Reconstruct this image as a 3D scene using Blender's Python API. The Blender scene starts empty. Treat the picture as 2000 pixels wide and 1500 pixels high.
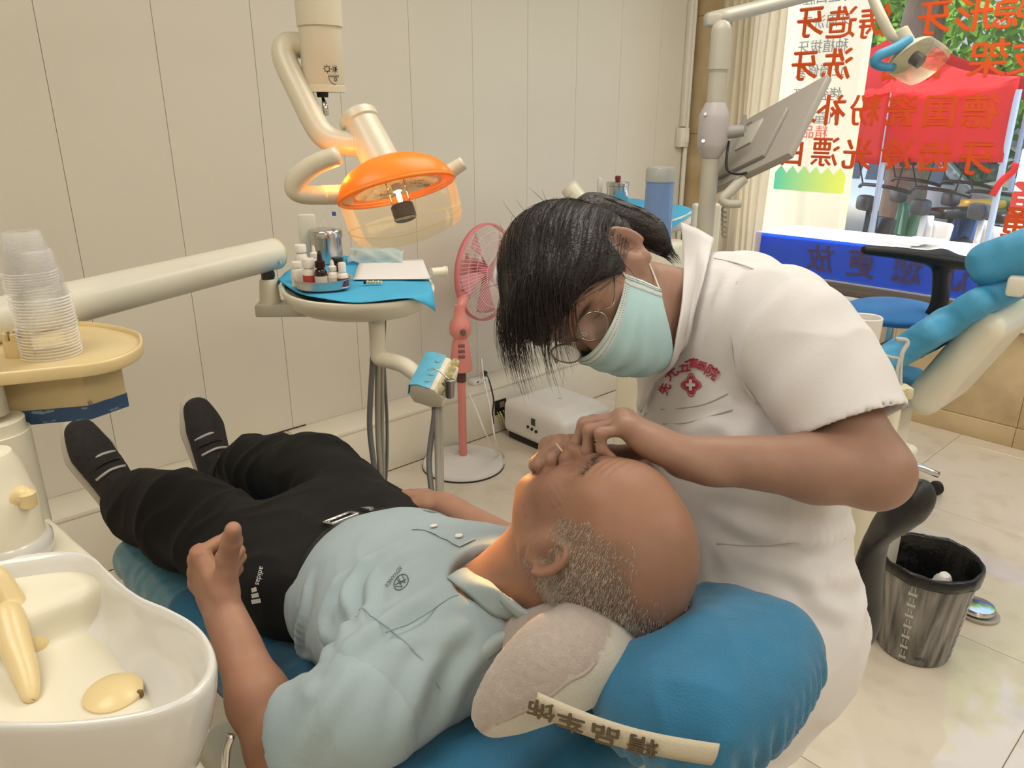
import bpy, bmesh, math, random
import numpy as np
from mathutils import Vector, Matrix
random.seed(7)
rng = np.random.default_rng(7)
SC = bpy.context.scene
COL = SC.collection

# ------------------------------------------------------------------ camera
FPX = 1480.0                       # focal length in pixels of a 2000 px wide frame
CAM_H = 1.5
PHI = math.radians(47.2)           # heading from +X (X runs along the panelled wall towards the window)
THETA = math.atan(520 / 1480.0)    # pitch down
CC = np.array([0.0, 0.0, CAM_H])
CF = np.array([math.cos(PHI) * math.cos(THETA), math.sin(PHI) * math.cos(THETA), -math.sin(THETA)])
CR = np.array([math.sin(PHI), -math.cos(PHI), 0.0])
CU = np.cross(CR, CF)
cam = bpy.data.cameras.new('camera')
cam.sensor_width = 36.0
cam.lens = 36.0 * FPX / 2000.0
cam.clip_start = 0.02
camo = bpy.data.objects.new('camera', cam)
COL.objects.link(camo)
camo.matrix_world = Matrix(((CR[0], CU[0], -CF[0], CC[0]), (CR[1], CU[1], -CF[1], CC[1]), (CR[2], CU[2], -CF[2], CC[2]), (0, 0, 0, 1)))
SC.camera = camo

# ------------------------------------------------------------------ world, sun, room lamps, exposure
SC.view_settings.view_transform = 'Standard'
SC.view_settings.look = 'None'
SC.view_settings.gamma = 1.0
SC.view_settings.use_curve_mapping = False
SC.view_settings.exposure = -0.14
world = bpy.data.worlds.new('sky'); SC.world = world
world.use_nodes = True
wn = world.node_tree.nodes; wl = world.node_tree.links
bg = wn['Background']
sky = wn.new('ShaderNodeTexSky'); sky.sky_type = 'NISHITA'
sky.sun_disc = False; sky.sun_elevation = math.radians(58); sky.sun_rotation = math.radians(-40)
wl.new(sky.outputs[0], bg.inputs[0]); bg.inputs[1].default_value = 0.85
sun = bpy.data.lights.new('sun', 'SUN'); sun.energy = 9.0; sun.angle = 0.01; sun.color = (1, .95, .86)
suno = bpy.data.objects.new('sun', sun); COL.objects.link(suno)
suno.rotation_euler = Vector((-.09, .22, -1)).to_track_quat('-Z', 'Y').to_euler()
CEIL = 2.75
LAMPS = [(-.4, 1.1), (1.45, 1.1), (3.3, 1.1), (-.4, -1.2), (1.45, -1.2), (3.3, -1.2)]
def area(name, loc, size, power, color):
    l = bpy.data.lights.new(name, 'AREA'); l.shape = 'SQUARE'; l.size = size; l.energy = power; l.color = color
    o = bpy.data.objects.new(name, l); COL.objects.link(o); o.location = loc
    return o
for lx, ly in LAMPS:
    area('ceiling_panel_light', (lx, ly, CEIL - .045), .95, 17.0, (1.0, .965, .89))
try:
    SC.cycles.use_denoising = True
    SC.cycles.max_bounces = 8; SC.cycles.diffuse_bounces = 4; SC.cycles.transparent_max_bounces = 64
    SC.cycles.sample_clamp_indirect = 6.0
    SC.cycles.caustics_reflective = False; SC.cycles.caustics_refractive = False
except Exception:
    pass

# ------------------------------------------------------------------ pixel planning helpers (real distances)
def ray(x, y): return CF + CR * ((x - 1000) / FPX) + CU * ((750 - y) / FPX)
def PZ(x, y, z): d = ray(x, y); return CC + d * ((z - CAM_H) / d[2])
def PY(x, y, Y): d = ray(x, y); return CC + d * (Y / d[1])
def PX(x, y, X): d = ray(x, y); return CC + d * (X / d[0])
def PD(x, y, t): return CC + ray(x, y) * t
A = lambda *v: np.array(v, float)
def unit(v): v = np.asarray(v, float); return v / (np.linalg.norm(v) + 1e-12)

# ------------------------------------------------------------------ materials
MATS = {}
def srgb(r, g=None, b=None):
    if g is None: r, g, b = r
    f = lambda c: ((c / 255 + .055) / 1.055) ** 2.4 if c > 10 else c / 255 / 12.92
    return (f(r), f(g), f(b), 1)
def setin(b, name, v):
    if name in b.inputs: b.inputs[name].default_value = v
def mat(name, col, rough=.5, metal=0., var=0., vscale=8., bump=0., bscale=60., trans=0., ior=1.45, alpha=1., sss=0., spec=.5, emit=None, estr=0., vcol=False, coat=0., stretch=None, dirt=None, sheen=0.):
    """principled material with procedural colour variation and fine relief"""
    if name in MATS: return MATS[name]
    m = bpy.data.materials.new(name); m.use_nodes = True
    nt = m.node_tree; n = nt.nodes; L = nt.links
    b = n['Principled BSDF']
    c = srgb(*col) if max(col) > 1.01 else tuple(col) + (1,)
    setin(b, 'Base Color', c); setin(b, 'Roughness', rough); setin(b, 'Metallic', metal)
    setin(b, 'IOR', ior); setin(b, 'Alpha', alpha); setin(b, 'Transmission Weight', trans)
    setin(b, 'Specular IOR Level', spec); setin(b, 'Coat Weight', coat); setin(b, 'Sheen Weight', sheen)
    if sss:
        setin(b, 'Subsurface Weight', sss); setin(b, 'Subsurface Radius', (.012, .005, .003)); setin(b, 'Subsurface Scale', 1.0)
    if emit: setin(b, 'Emission Color', srgb(*emit)); setin(b, 'Emission Strength', estr)
    tc = None
    src = None
    if var or bump or dirt:
        tc = n.new('ShaderNodeTexCoord')
        vec = tc.outputs['Object']
        if stretch:
            mp = n.new('ShaderNodeMapping'); L.new(vec, mp.inputs[0]); mp.inputs['Scale'].default_value = stretch; vec = mp.outputs[0]
    if vcol:
        a = n.new('ShaderNodeVertexColor'); a.layer_name = 'Col'; src = a.outputs[0]
    if var:
        t = n.new('ShaderNodeTexNoise'); L.new(vec, t.inputs[0]); t.inputs['Scale'].default_value = vscale; t.inputs['Detail'].default_value = 4
        mr = n.new('ShaderNodeMapRange'); L.new(t.outputs[0], mr.inputs[0])
        mr.inputs[1].default_value = .3; mr.inputs[2].default_value = .7; mr.inputs[3].default_value = 1 - var; mr.inputs[4].default_value = 1 + var
        mx = n.new('ShaderNodeMix'); mx.data_type = 'RGBA'; mx.blend_type = 'MULTIPLY'; mx.inputs[0].default_value = 1
        if src is None: mx.inputs[6].default_value = c
        else: L.new(src, mx.inputs[6])
        L.new(mr.outputs[0], mx.inputs[7]); src = mx.outputs[2]
    if dirt:
        dc, lo, hi, ds = dirt
        t = n.new('ShaderNodeTexNoise'); L.new(vec, t.inputs[0]); t.inputs['Scale'].default_value = ds; t.inputs['Detail'].default_value = 6
        mr = n.new('ShaderNodeMapRange'); L.new(t.outputs[0], mr.inputs[0]); mr.inputs[1].default_value = lo; mr.inputs[2].default_value = hi
        mx = n.new('ShaderNodeMix'); mx.data_type = 'RGBA'; L.new(mr.outputs[0], mx.inputs[0])
        if src is None: mx.inputs[6].default_value = c
        else: L.new(src, mx.inputs[6])
        mx.inputs[7].default_value = srgb(*dc); src = mx.outputs[2]
    if src is not None: L.new(src, b.inputs['Base Color'])
    if bump:
        t = n.new('ShaderNodeTexNoise'); L.new(vec, t.inputs[0]); t.inputs['Scale'].default_value = bscale; t.inputs['Detail'].default_value = 3
        bp = n.new('ShaderNodeBump'); L.new(t.outputs[0], bp.inputs['Height']); bp.inputs['Strength'].default_value = bump; bp.inputs['Distance'].default_value = .004
        L.new(bp.outputs[0], b.inputs['Normal'])
    MATS[name] = m
    return m
def clear_mat(name, col=(255, 255, 255), opac=.25, rough=.08, glossy=.9):
    """thin clear plastic: transparent with a glossy coat that follows the real viewing angle"""
    if name in MATS: return MATS[name]
    m = bpy.data.materials.new(name); m.use_nodes = True; nt = m.node_tree; n = nt.nodes; L = nt.links
    out = n['Material Output']; n.remove(n['Principled BSDF'])
    tr = n.new('ShaderNodeBsdfTransparent'); tr.inputs[0].default_value = (1, 1, 1, 1) if min(col) > 246 else srgb(*col)
    df = n.new('ShaderNodeBsdfPrincipled'); df.inputs['Base Color'].default_value = srgb(*col); df.inputs['Roughness'].default_value = rough
    lw = n.new('ShaderNodeFresnel'); lw.inputs[0].default_value = 1.45
    ad = n.new('ShaderNodeMath'); ad.operation = 'MULTIPLY_ADD'; L.new(lw.outputs[0], ad.inputs[0]); ad.inputs[1].default_value = glossy; ad.inputs[2].default_value = opac; ad.use_clamp = True
    mx = n.new('ShaderNodeMixShader'); L.new(ad.outputs[0], mx.inputs[0]); L.new(tr.outputs[0], mx.inputs[1]); L.new(df.outputs[0], mx.inputs[2])
    L.new(mx.outputs[0], out.inputs[0])
    MATS[name] = m
    return m

def trans_mat(name, col, tcol, amt=.5, rough=.5, bump=.1, bscale=40., clear=0.):
    """thin cloth or film that lets light through"""
    if name in MATS: return MATS[name]
    m = bpy.data.materials.new(name); m.use_nodes = True; n = m.node_tree.nodes; l = m.node_tree.links
    b = n['Principled BSDF']; b.inputs['Base Color'].default_value = srgb(*col); b.inputs['Roughness'].default_value = rough
    t = n.new('ShaderNodeBsdfTranslucent'); t.inputs[0].default_value = srgb(*tcol); mx = n.new('ShaderNodeMixShader'); mx.inputs[0].default_value = amt
    tc = n.new('ShaderNodeTexCoord'); nz = n.new('ShaderNodeTexNoise'); l.new(tc.outputs['Object'], nz.inputs[0]); nz.inputs['Scale'].default_value = bscale
    bp = n.new('ShaderNodeBump'); bp.inputs['Strength'].default_value = bump; bp.inputs['Distance'].default_value = .01; l.new(nz.outputs[0], bp.inputs['Height']); l.new(bp.outputs[0], b.inputs['Normal'])
    l.new(b.outputs[0], mx.inputs[1]); l.new(t.outputs[0], mx.inputs[2]); last = mx
    if clear:
        tp = n.new('ShaderNodeBsdfTransparent'); m2 = n.new('ShaderNodeMixShader'); m2.inputs[0].default_value = clear; l.new(mx.outputs[0], m2.inputs[1]); l.new(tp.outputs[0], m2.inputs[2]); last = m2
    l.new(last.outputs[0], n['Material Output'].inputs[0]); MATS[name] = m
    return m

# ------------------------------------------------------------------ objects
def tag(o, label=None, cat=None, group=None, kind=None):
    if label: o['label'] = label
    if cat: o['category'] = cat
    if group: o['group'] = group
    if kind: o['kind'] = kind
    return o
def empty(name, loc, label=None, cat=None, group=None):
    o = bpy.data.objects.new(name, None); COL.objects.link(o); o.empty_display_size = .05
    o.location = tuple(float(c) for c in loc)
    return tag(o, label, cat, group)
def make_mesh(name, V, F, smooth=True, col=None):
    me = bpy.data.meshes.new(name)
    V = np.asarray(V, np.float32)
    if isinstance(F, np.ndarray):
        n, k = F.shape
        me.vertices.add(len(V)); me.vertices.foreach_set('co', V.ravel())
        me.loops.add(n * k); me.loops.foreach_set('vertex_index', F.astype(np.int32).ravel())
        me.polygons.add(n); me.polygons.foreach_set('loop_start', np.arange(0, n * k, k, dtype=np.int32))
        me.polygons.foreach_set('loop_total', np.full(n, k, np.int32))
        me.update(calc_edges=True); me.validate()
    else:
        me.from_pydata([tuple(map(float, v)) for v in V], [], [tuple(int(i) for i in f) for f in F]); me.update()
    if smooth is True: me.polygons.foreach_set('use_smooth', np.ones(len(me.polygons), bool))
    elif smooth:                                          # smooth with an angle limit in degrees
        me.polygons.foreach_set('use_smooth', np.ones(len(me.polygons), bool))
        try: me.set_sharp_from_angle(angle=math.radians(smooth))
        except Exception: pass
    if col is not None:
        a = me.color_attributes.new('Col', 'FLOAT_COLOR', 'POINT')
        c = np.ones((len(V), 4), np.float32); c[:, :3] = col
        a.data.foreach_set('color', c.ravel())
    return me
def obj(name, VF, m, root=None, smooth=30, label=None, cat=None, group=None, kind=None, col=None, grand=None, base=None):
    """one mesh object from world-space geometry; a child of root when given"""
    V, F = VF
    V = np.asarray(V, float)
    if root is not None:
        org = np.array(root_world(root))
    elif base is not None: org = np.asarray(base, float)
    else:
        mn, mxx = V.min(0), V.max(0); org = A((mn[0] + mxx[0]) / 2, (mn[1] + mxx[1]) / 2, mn[2])
    me = make_mesh(name, V - org, F, smooth, col)
    o = bpy.data.objects.new(name, me); COL.objects.link(o)
    if m is not None: me.materials.append(m)
    if root is not None: o.parent = root
    else: o.location = org
    o['_org'] = [float(c) for c in org]
    return tag(o, label, cat, group, kind)
def root_world(r):
    p = Vector(r.location); q = r.parent
    while q is not None: p = p + Vector(q.location); q = q.parent
    return p
def struct(name, VF, m, smooth=30, label=None, root=None):
    o = obj(name, VF, m, root, smooth)
    o['kind'] = 'structure'
    if label and root is None: o['label'] = label
    return o
def copy_tree(o, parent=None, delta=None, label=None):
    c = o.copy(); COL.objects.link(c)
    if parent is not None: c.parent = parent
    if delta is not None: c.location = Vector(o.location) + Vector(delta)
    if label: c['label'] = label
    for ch in [x for x in bpy.data.objects if x.parent == o]: copy_tree(ch, c)
    return c

# ------------------------------------------------------------------ geometry: each returns (V, F)
def join(*vfs):
    Vs, Fs, n = [], [], 0
    for V, F in vfs:
        Vs.append(np.asarray(V, float)); Fs += [tuple(int(i) + n for i in f) for f in F]; n += len(V)
    return np.vstack(Vs), Fs
def joinq(*vfs):                                            # all-quad numpy version
    Vs, Fs, n = [], [], 0
    for V, F in vfs: Vs.append(V); Fs.append(np.asarray(F) + n); n += len(V)
    return np.vstack(Vs), np.vstack(Fs)
def xf(VF, M=None, loc=(0, 0, 0)):
    V, F = VF
    V = np.asarray(V, float)
    if M is not None: V = V @ np.asarray(M, float).T
    return V + np.asarray(loc, float), F
def rotz(a): c, s = math.cos(a), math.sin(a); return np.array([[c, -s, 0], [s, c, 0], [0, 0, 1.]])
def rotx(a): c, s = math.cos(a), math.sin(a); return np.array([[1., 0, 0], [0, c, -s], [0, s, c]])
def roty(a): c, s = math.cos(a), math.sin(a); return np.array([[c, 0, s], [0, 1., 0], [-s, 0, c]])
def frame(x=None, y=None, z=None):
    """rotation whose columns are the given axes (two given, third derived)"""
    if z is None: x = unit(x); y = np.asarray(y, float); y = unit(y - x * (x @ y)); z = np.cross(x, y)
    elif y is None: z = unit(z); x = np.asarray(x, float); x = unit(x - z * (x @ z)); y = np.cross(z, x)
    else: z = unit(z); y = np.asarray(y, float); y = unit(y - z * (y @ z)); x = np.cross(y, z)
    return np.stack([x, y, z], 1)
def any_frame(z):
    z = unit(z); x = A(1, 0, 0) if abs(z[0]) < .8 else A(0, 1, 0)
    return frame(x=x, z=z)
def bm_out(bm):
    bm.verts.index_update()
    V = np.array([v.co[:] for v in bm.verts]); F = [tuple(v.index for v in f.verts) for f in bm.faces]
    bm.free(); return V, F
def box(c, s, bev=0., seg=2, R=None):
    """box of full size s centred at c"""
    bm = bmesh.new(); bmesh.ops.create_cube(bm, size=1)
    for v in bm.verts: v.co = Vector((v.co.x * s[0], v.co.y * s[1], v.co.z * s[2]))
    if bev: bmesh.ops.bevel(bm, geom=bm.edges[:], offset=min(bev, min(s) * .49), segments=seg, affect='EDGES', profile=.5)
    return xf(bm_out(bm), R, c)
def boxz(x0, x1, y0, y1, z0, z1, bev=0., seg=2):
    return box(((x0 + x1) / 2, (y0 + y1) / 2, (z0 + z1) / 2), (x1 - x0, y1 - y0, z1 - z0), bev, seg)
def prism(outline, z0, z1, bev=0., seg=2, R=None, loc=(0, 0, 0)):
    """extrude a 2-D outline (counter-clockwise) from z0 to z1"""
    bm = bmesh.new()
    a = [bm.verts.new((p[0], p[1], z0)) for p in outline]; f = bm.faces.new(a)
    r = bmesh.ops.extrude_face_region(bm, geom=[f])
    vs = [g for g in r['geom'] if isinstance(g, bmesh.types.BMVert)]
    for v in vs: v.co.z = z1
    bmesh.ops.recalc_face_normals(bm, faces=bm.faces[:])
    if bev:
        ed = [e for e in bm.edges if abs(e.verts[0].co.z - e.verts[1].co.z) < 1e-7]
        bmesh.ops.bevel(bm, geom=ed, offset=bev, segments=seg, affect='EDGES', profile=.5)
    return xf(bm_out(bm), R, loc)
def lathe(prof, seg=32, R=None, loc=(0, 0, 0), cap=True, sx=1., sy=1., ang=2 * math.pi):
    """revolve (radius, z) profile round z"""
    V, F = [], []
    n = len(prof)
    full = abs(ang - 2 * math.pi) < 1e-6
    ns = seg if full else seg + 1
    for i in range(ns):
        a = ang * i / seg
        for r, z in prof: V.append((r * math.cos(a) * sx, r * math.sin(a) * sy, z))
    for i in range(seg):
        j = (i + 1) % ns
        for k in range(n - 1): F.append((i * n + k, j * n + k, j * n + k + 1, i * n + k + 1))
    if cap and full:
        if prof[0][0] > 1e-6: F.append(tuple(i * n for i in range(ns))[::-1])
        if prof[-1][0] > 1e-6: F.append(tuple(i * n + n - 1 for i in range(ns)))
    return xf((V, F), R, loc)
def cyl(a, b, r, r2=None, seg=24, bev=0.):
    a = np.asarray(a, float); b = np.asarray(b, float); r2 = r if r2 is None else r2
    h = np.linalg.norm(b - a)
    p = [(0, 0), (r - bev, 0), (r, bev), (r2, h - bev), (r2 - bev, h), (0, h)] if bev else [(0, 0), (r, 0), (r2, h), (0, h)]
    return lathe(p, seg, any_frame(b - a), a, cap=False)
def spline(pts, n=8, closed=False):
    P = np.asarray(pts, float)
    if len(P) < 3 and not closed: return np.linspace(P[0], P[-1], n + 1)
    out = []
    N = len(P)
    rng_ = range(N) if closed else range(N - 1)
    for i in rng_:
        if closed: p0, p1, p2, p3 = P[(i - 1) % N], P[i], P[(i + 1) % N], P[(i + 2) % N]
        else: p1, p2 = P[i], P[i + 1]; p0 = P[i - 1] if i else 2 * p1 - p2; p3 = P[i + 2] if i + 2 < N else 2 * p2 - p1
        for k in range(n):
            t = k / n
            out.append(.5 * (2 * p1 + (p2 - p0) * t + (2 * p0 - 5 * p1 + 4 * p2 - p3) * t * t + (3 * p1 - p0 - 3 * p2 + p3) * t ** 3))
    if not closed: out.append(P[-1])
    return np.array(out)
def tube(path, r, seg=12, cap=True, closed=False, flat=1., up=None):
    """sweep a circle (or ellipse: flat scales the second axis) along a path; r scalar or per-point"""
    P = np.asarray(path, float); n = len(P)
    r = np.full(n, r) if np.isscalar(r) else np.interp(np.linspace(0, 1, n), np.linspace(0, 1, len(r)), r)
    T = np.gradient(P, axis=0) if not closed else np.roll(P, -1, 0) - np.roll(P, 1, 0)
    T /= np.linalg.norm(T, axis=1)[:, None] + 1e-12
    u = A(*up) if up is not None else (A(0, 0, 1) if abs(T[0][2]) < .9 else A(1, 0, 0))
    V, F = [], []
    for i in range(n):
        u = unit(u - T[i] * (u @ T[i])); w = np.cross(T[i], u)
        for k in range(seg):
            a = 2 * math.pi * k / seg
            V.append(P[i] + r[i] * (math.cos(a) * u * flat + math.sin(a) * w))
    m = n if closed else n - 1
    for i in range(m):
        j = (i + 1) % n
        for k in range(seg):
            F.append((i * seg + k, i * seg + (k + 1) % seg, j * seg + (k + 1) % seg, j * seg + k))
    if cap and not closed: F.append(tuple(range(seg))[::-1]); F.append(tuple((n - 1) * seg + k for k in range(seg)))
    return np.array(V), F
def grid(fn, nu, nv, thick=0., closed_u=False):
    """parametric sheet fn(u,v)->xyz over [0,1]^2, with optional thickness"""
    V = [fn(i / nu, j / nv) for i in range(nu + 1) for j in range(nv + 1)]
    V = np.array(V, float)
    F = [(i * (nv + 1) + j, (i + 1) * (nv + 1) + j, (i + 1) * (nv + 1) + j + 1, i * (nv + 1) + j + 1) for i in range(nu) for j in range(nv)]
    if not thick: return V, F
    G = V.reshape(nu + 1, nv + 1, 3)
    N = np.cross(np.gradient(G, axis=0), np.gradient(G, axis=1)); N /= np.linalg.norm(N, axis=2)[..., None] + 1e-12
    W = (G - N * thick).reshape(-1, 3); n = len(V)
    F2 = F + [tuple(i + n for i in f)[::-1] for f in F]
    b = [i * (nv + 1) for i in range(nu + 1)] + [nu * (nv + 1) + j for j in range(1, nv + 1)] + [i * (nv + 1) + nv for i in range(nu - 1, -1, -1)] + [j for j in range(nv - 1, 0, -1)]
    for k in range(len(b)):
        p, q = b[k], b[(k + 1) % len(b)]; F2.append((q, p, p + n, q + n))
    return np.vstack([V, W]), F2
def rrect(w, h, r, n=6, cx=0, cy=0):
    out = []
    for sx, sy, a0 in ((1, 1, 0), (-1, 1, 90), (-1, -1, 180), (1, -1, 270)):
        for k in range(n + 1):
            a = math.radians(a0 + 90 * k / n)
            out.append((cx + sx * (w / 2 - r) + r * math.cos(a), cy + sy * (h / 2 - r) + r * math.sin(a)))
    return out
def text_vf(s, size, R, loc, depth=.0006, align='CENTER', bold=0.):
    """flat lettering as a mesh; R columns are the text's right, up and outward axes"""
    cu = bpy.data.curves.new('lettering', 'FONT'); cu.body = s; cu.size = size; cu.extrude = depth; cu.align_x = align; cu.align_y = 'CENTER'
    cu.resolution_u = 3
    o = bpy.data.objects.new('lettering_tmp', cu); COL.objects.link(o)
    dg = bpy.context.evaluated_depsgraph_get()
    me = bpy.data.meshes.new_from_object(o.evaluated_get(dg))
    V = np.array([v.co[:] for v in me.vertices]); F = [tuple(p.vertices) for p in me.polygons]
    bpy.data.objects.remove(o); bpy.data.curves.remove(cu); bpy.data.meshes.remove(me)
    if bold:                                                     # heavier strokes: the outline laid again with small shifts
        V, F = join(*[(V + A(dx * bold, dy * bold, dz * .0005), F) for dx, dy, dz in ((0, 0, 0), (1, 0, 1), (-1, 0, 2), (0, 1, 3), (0, -1, 4))])
    return xf((V, F), R, loc)

# ------------------------------------------------------------------ vectorised noise
def _hash(i, j, k, s):
    h = (i * 374761393 + j * 668265263 + k * 2147483647 + s * 974711) & 0xffffffff
    h = ((h ^ (h >> 13)) * 1274126177) & 0xffffffff
    return ((h ^ (h >> 16)) & 0xffff) / 65535.0
def vnoise(P, scale=1., seed=0):
    """value noise in 0..1; scale may be a 3-vector"""
    Q = np.asarray(P, float) * np.asarray(scale, float)
    I = np.floor(Q).astype(np.int64); f = Q - I; f = f * f * (3 - 2 * f)
    out = 0
    for dx in (0, 1):
        for dy in (0, 1):
            for dz in (0, 1):
                w = (f[:, 0] if dx else 1 - f[:, 0]) * (f[:, 1] if dy else 1 - f[:, 1]) * (f[:, 2] if dz else 1 - f[:, 2])
                out = out + w * _hash(I[:, 0] + dx, I[:, 1] + dy, I[:, 2] + dz, seed)
    return out
def ridge(P, scale, seed=0, warp=.0):
    P = np.asarray(P, float)
    if warp: P = P + warp * (np.stack([vnoise(P, 9, seed + 11), vnoise(P, 9, seed + 12), vnoise(P, 9, seed + 13)], 1) - .5)
    n = vnoise(P, scale, seed)
    return (1 - np.abs(2 * n - 1)) ** 2
def sstep(a, b, x):
    t = np.clip((x - a) / (b - a), 0, 1); return t * t * (3 - 2 * t)

# ------------------------------------------------------------------ implicit surfaces (smooth unions) meshed with surface nets
class Blob:
    def __init__(s, vox): s.vox = vox; s.ops = []
    def _op(s, fn, lo, hi, k, mode): s.ops.append((fn, np.asarray(lo, float), np.asarray(hi, float), k, mode)); return s
    def cone(s, a, b, ra, rb=None, k=.01, mode='u', w=None, sc=1.):
        """tapered capsule; w and sc flatten it along the axis w"""
        a = np.asarray(a, float); b = np.asarray(b, float); rb = ra if rb is None else rb
        ba = b - a; L2 = ba @ ba + 1e-12; m = max(ra, rb) * max(1, sc) + .005
        W = None if w is None else unit(w)
        def fn(P):
            pa = P - a; t = np.clip(pa @ ba / L2, 0, 1); q = pa - t[..., None] * ba
            if W is not None:
                c = q @ W; q = q + W * (c * (1 / sc - 1))[..., None]
            d = np.sqrt((q * q).sum(-1)) - (ra + (rb - ra) * t)
            return d * (min(1, sc) if W is not None else 1)
        return s._op(fn, np.minimum(a, b) - m, np.maximum(a, b) + m, k, mode)
    def ell(s, c, r, R=None, k=.01, mode='u'):
        c = np.asarray(c, float); r = np.asarray(r, float); R = np.eye(3) if R is None else np.asarray(R, float)
        e = np.sqrt(((R * r) ** 2).sum(1)) + .004
        def fn(P):
            q = (P - c) @ R
            k0 = np.sqrt(((q / r) ** 2).sum(-1)); k1 = np.sqrt(((q / r ** 2) ** 2).sum(-1)) + 1e-9
            return k0 * (k0 - 1) / k1
        return s._op(fn, c - e, c + e, k, mode)
    def box(s, c, h, R=None, rad=.01, k=.01, mode='u'):
        """rounded box with half sizes h"""
        c = np.asarray(c, float); h = np.asarray(h, float); R = np.eye(3) if R is None else np.asarray(R, float)
        e = np.abs(R) @ h + .005
        hh = np.maximum(h - rad, 1e-4)
        def fn(P):
            q = np.abs((P - c) @ R) - hh
            return np.sqrt((np.maximum(q, 0) ** 2).sum(-1)) + np.minimum(q.max(-1), 0) - rad
        return s._op(fn, c - e, c + e, k, mode)
    def path(s, pts, rs, n=5, k=.006, mode='u', w=None, sc=1.):
        P = spline(pts, n); r = np.interp(np.linspace(0, 1, len(P)), np.linspace(0, 1, len(pts)), rs)
        for i in range(len(P) - 1): s.cone(P[i], P[i + 1], r[i], r[i + 1], k if i == 0 else min(k, .004), mode, w, sc)
        return s
    def cut(s, p, n, lo, hi, k=.002):
        """remove what lies on the +n side of a plane through p, inside the box lo..hi"""
        p = np.asarray(p, float); n = unit(n)
        return s._op(lambda P: -((P - p) @ n), lo, hi, k, 's')
    def fn(s, f, lo, hi, k=.01, mode='u'): return s._op(f, lo, hi, k, mode)
    def field(s, lo, hi):
        v = s.vox; n = np.ceil((hi - lo) / v).astype(int) + 1
        D = np.full(tuple(n), .5, np.float32)
        ax = [lo[i] + v * np.arange(n[i]) for i in range(3)]
        for fn, a, b, k, mode in s.ops:
            mg = k + 3 * v if mode in 'us' else 0
            i0 = np.clip(np.floor((a - mg - lo) / v).astype(int), 0, n); i1 = np.clip(np.ceil((b + mg - lo) / v).astype(int) + 1, 0, n)
            if (i1 <= i0).any(): continue
            sl = tuple(slice(i0[q], i1[q]) for q in range(3))
            P = np.stack(np.meshgrid(*[ax[q][sl[q]] for q in range(3)], indexing='ij'), -1)
            d = fn(P); o = D[sl]
            if mode == 'u':
                h = np.maximum(k - np.abs(o - d), 0) / max(k, 1e-6); D[sl] = np.minimum(o, d) - h * h * k * .25
            elif mode == 's':
                d = -d; h = np.maximum(k - np.abs(o - d), 0) / max(k, 1e-6); D[sl] = np.maximum(o, d) + h * h * k * .25
            elif mode == 'd': D[sl] = o + d
        return D
    def mesh(s, smooth=1):
        us = [o for o in s.ops if o[4] == 'u']
        lo = np.min([o[1] for o in us], 0) - 3 * s.vox; hi = np.max([o[2] for o in us], 0) + 3 * s.vox
        D = s.field(lo, hi)
        V, F = nets(D); V = lo + V * s.vox
        if smooth: V = relax(V, F, smooth)
        return V, F
def nets(D):
    S = D < 0
    nx, ny, nz = S.shape
    c = [S[i:nx - 1 + i, j:ny - 1 + j, k:nz - 1 + k] for i in (0, 1) for j in (0, 1) for k in (0, 1)]
    cnt = sum(x.astype(np.int8) for x in c)
    act = (cnt > 0) & (cnt < 8)
    idx = np.full(act.shape, -1, np.int64); I = np.argwhere(act); idx[act] = np.arange(len(I))
    acc = np.zeros((len(I), 3)); num = np.zeros(len(I))
    corners = [(i, j, k) for i in (0, 1) for j in (0, 1) for k in (0, 1)]
    val = {q: D[I[:, 0] + q[0], I[:, 1] + q[1], I[:, 2] + q[2]].astype(float) for q in corners}
    for q in corners:
        for a in range(3):
            if q[a] == 0:
                p = list(q); p[a] = 1; p = tuple(p)
                v0, v1 = val[q], val[p]; m = (v0 < 0) != (v1 < 0)
                t = np.where(m, v0 / np.where(m, v0 - v1, 1), 0)
                pt = np.tile(np.array(q, float), (len(I), 1)); pt[:, a] += t
                acc += pt * m[:, None]; num += m
    V = I + acc / num[:, None]
    Fs = []
    for a in range(3):
        b, c_ = (a + 1) % 3, (a + 2) % 3
        s0 = [slice(None)] * 3; s1 = [slice(None)] * 3
        s0[a] = slice(0, -1); s1[a] = slice(1, None)
        m = S[tuple(s0)] != S[tuple(s1)]
        e = np.argwhere(m)
        ok = (e[:, b] > 0) & (e[:, c_] > 0) & (e[:, b] < S.shape[b] - 1) & (e[:, c_] < S.shape[c_] - 1)
        e = e[ok]
        if not len(e): continue
        def ci(db, dc):
            q = e.copy(); q[:, b] -= db; q[:, c_] -= dc; return idx[q[:, 0], q[:, 1], q[:, 2]]
        f = np.stack([ci(1, 1), ci(0, 1), ci(0, 0), ci(1, 0)], 1)
        ins = S[e[:, 0], e[:, 1], e[:, 2]]
        f = np.where(ins[:, None], f, f[:, ::-1]); Fs.append(f)
    return V, np.vstack(Fs)
def relax(V, F, it=1, lam=.5):
    e = np.vstack([F[:, [0, 1]], F[:, [1, 2]], F[:, [2, 3]], F[:, [3, 0]]])
    n = len(V)
    for q in range(it):
        s = np.zeros((n, 3)); c = np.bincount(e.ravel(), minlength=n)[:, None]
        for a in range(3): s[:, a] = np.bincount(e[:, 0], V[e[:, 1], a], n) + np.bincount(e[:, 1], V[e[:, 0], a], n)
        V = V + lam * (s / np.maximum(c, 1) - V)
    return V
def vnormals(V, F):
    n = np.cross(V[F[:, 2]] - V[F[:, 0]], V[F[:, 3]] - V[F[:, 1]])
    out = np.zeros_like(V)
    for k in range(4):
        for a in range(3): out[:, a] += np.bincount(F[:, k], n[:, a], len(V))
    return out / (np.linalg.norm(out, axis=1)[:, None] + 1e-12)
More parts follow.
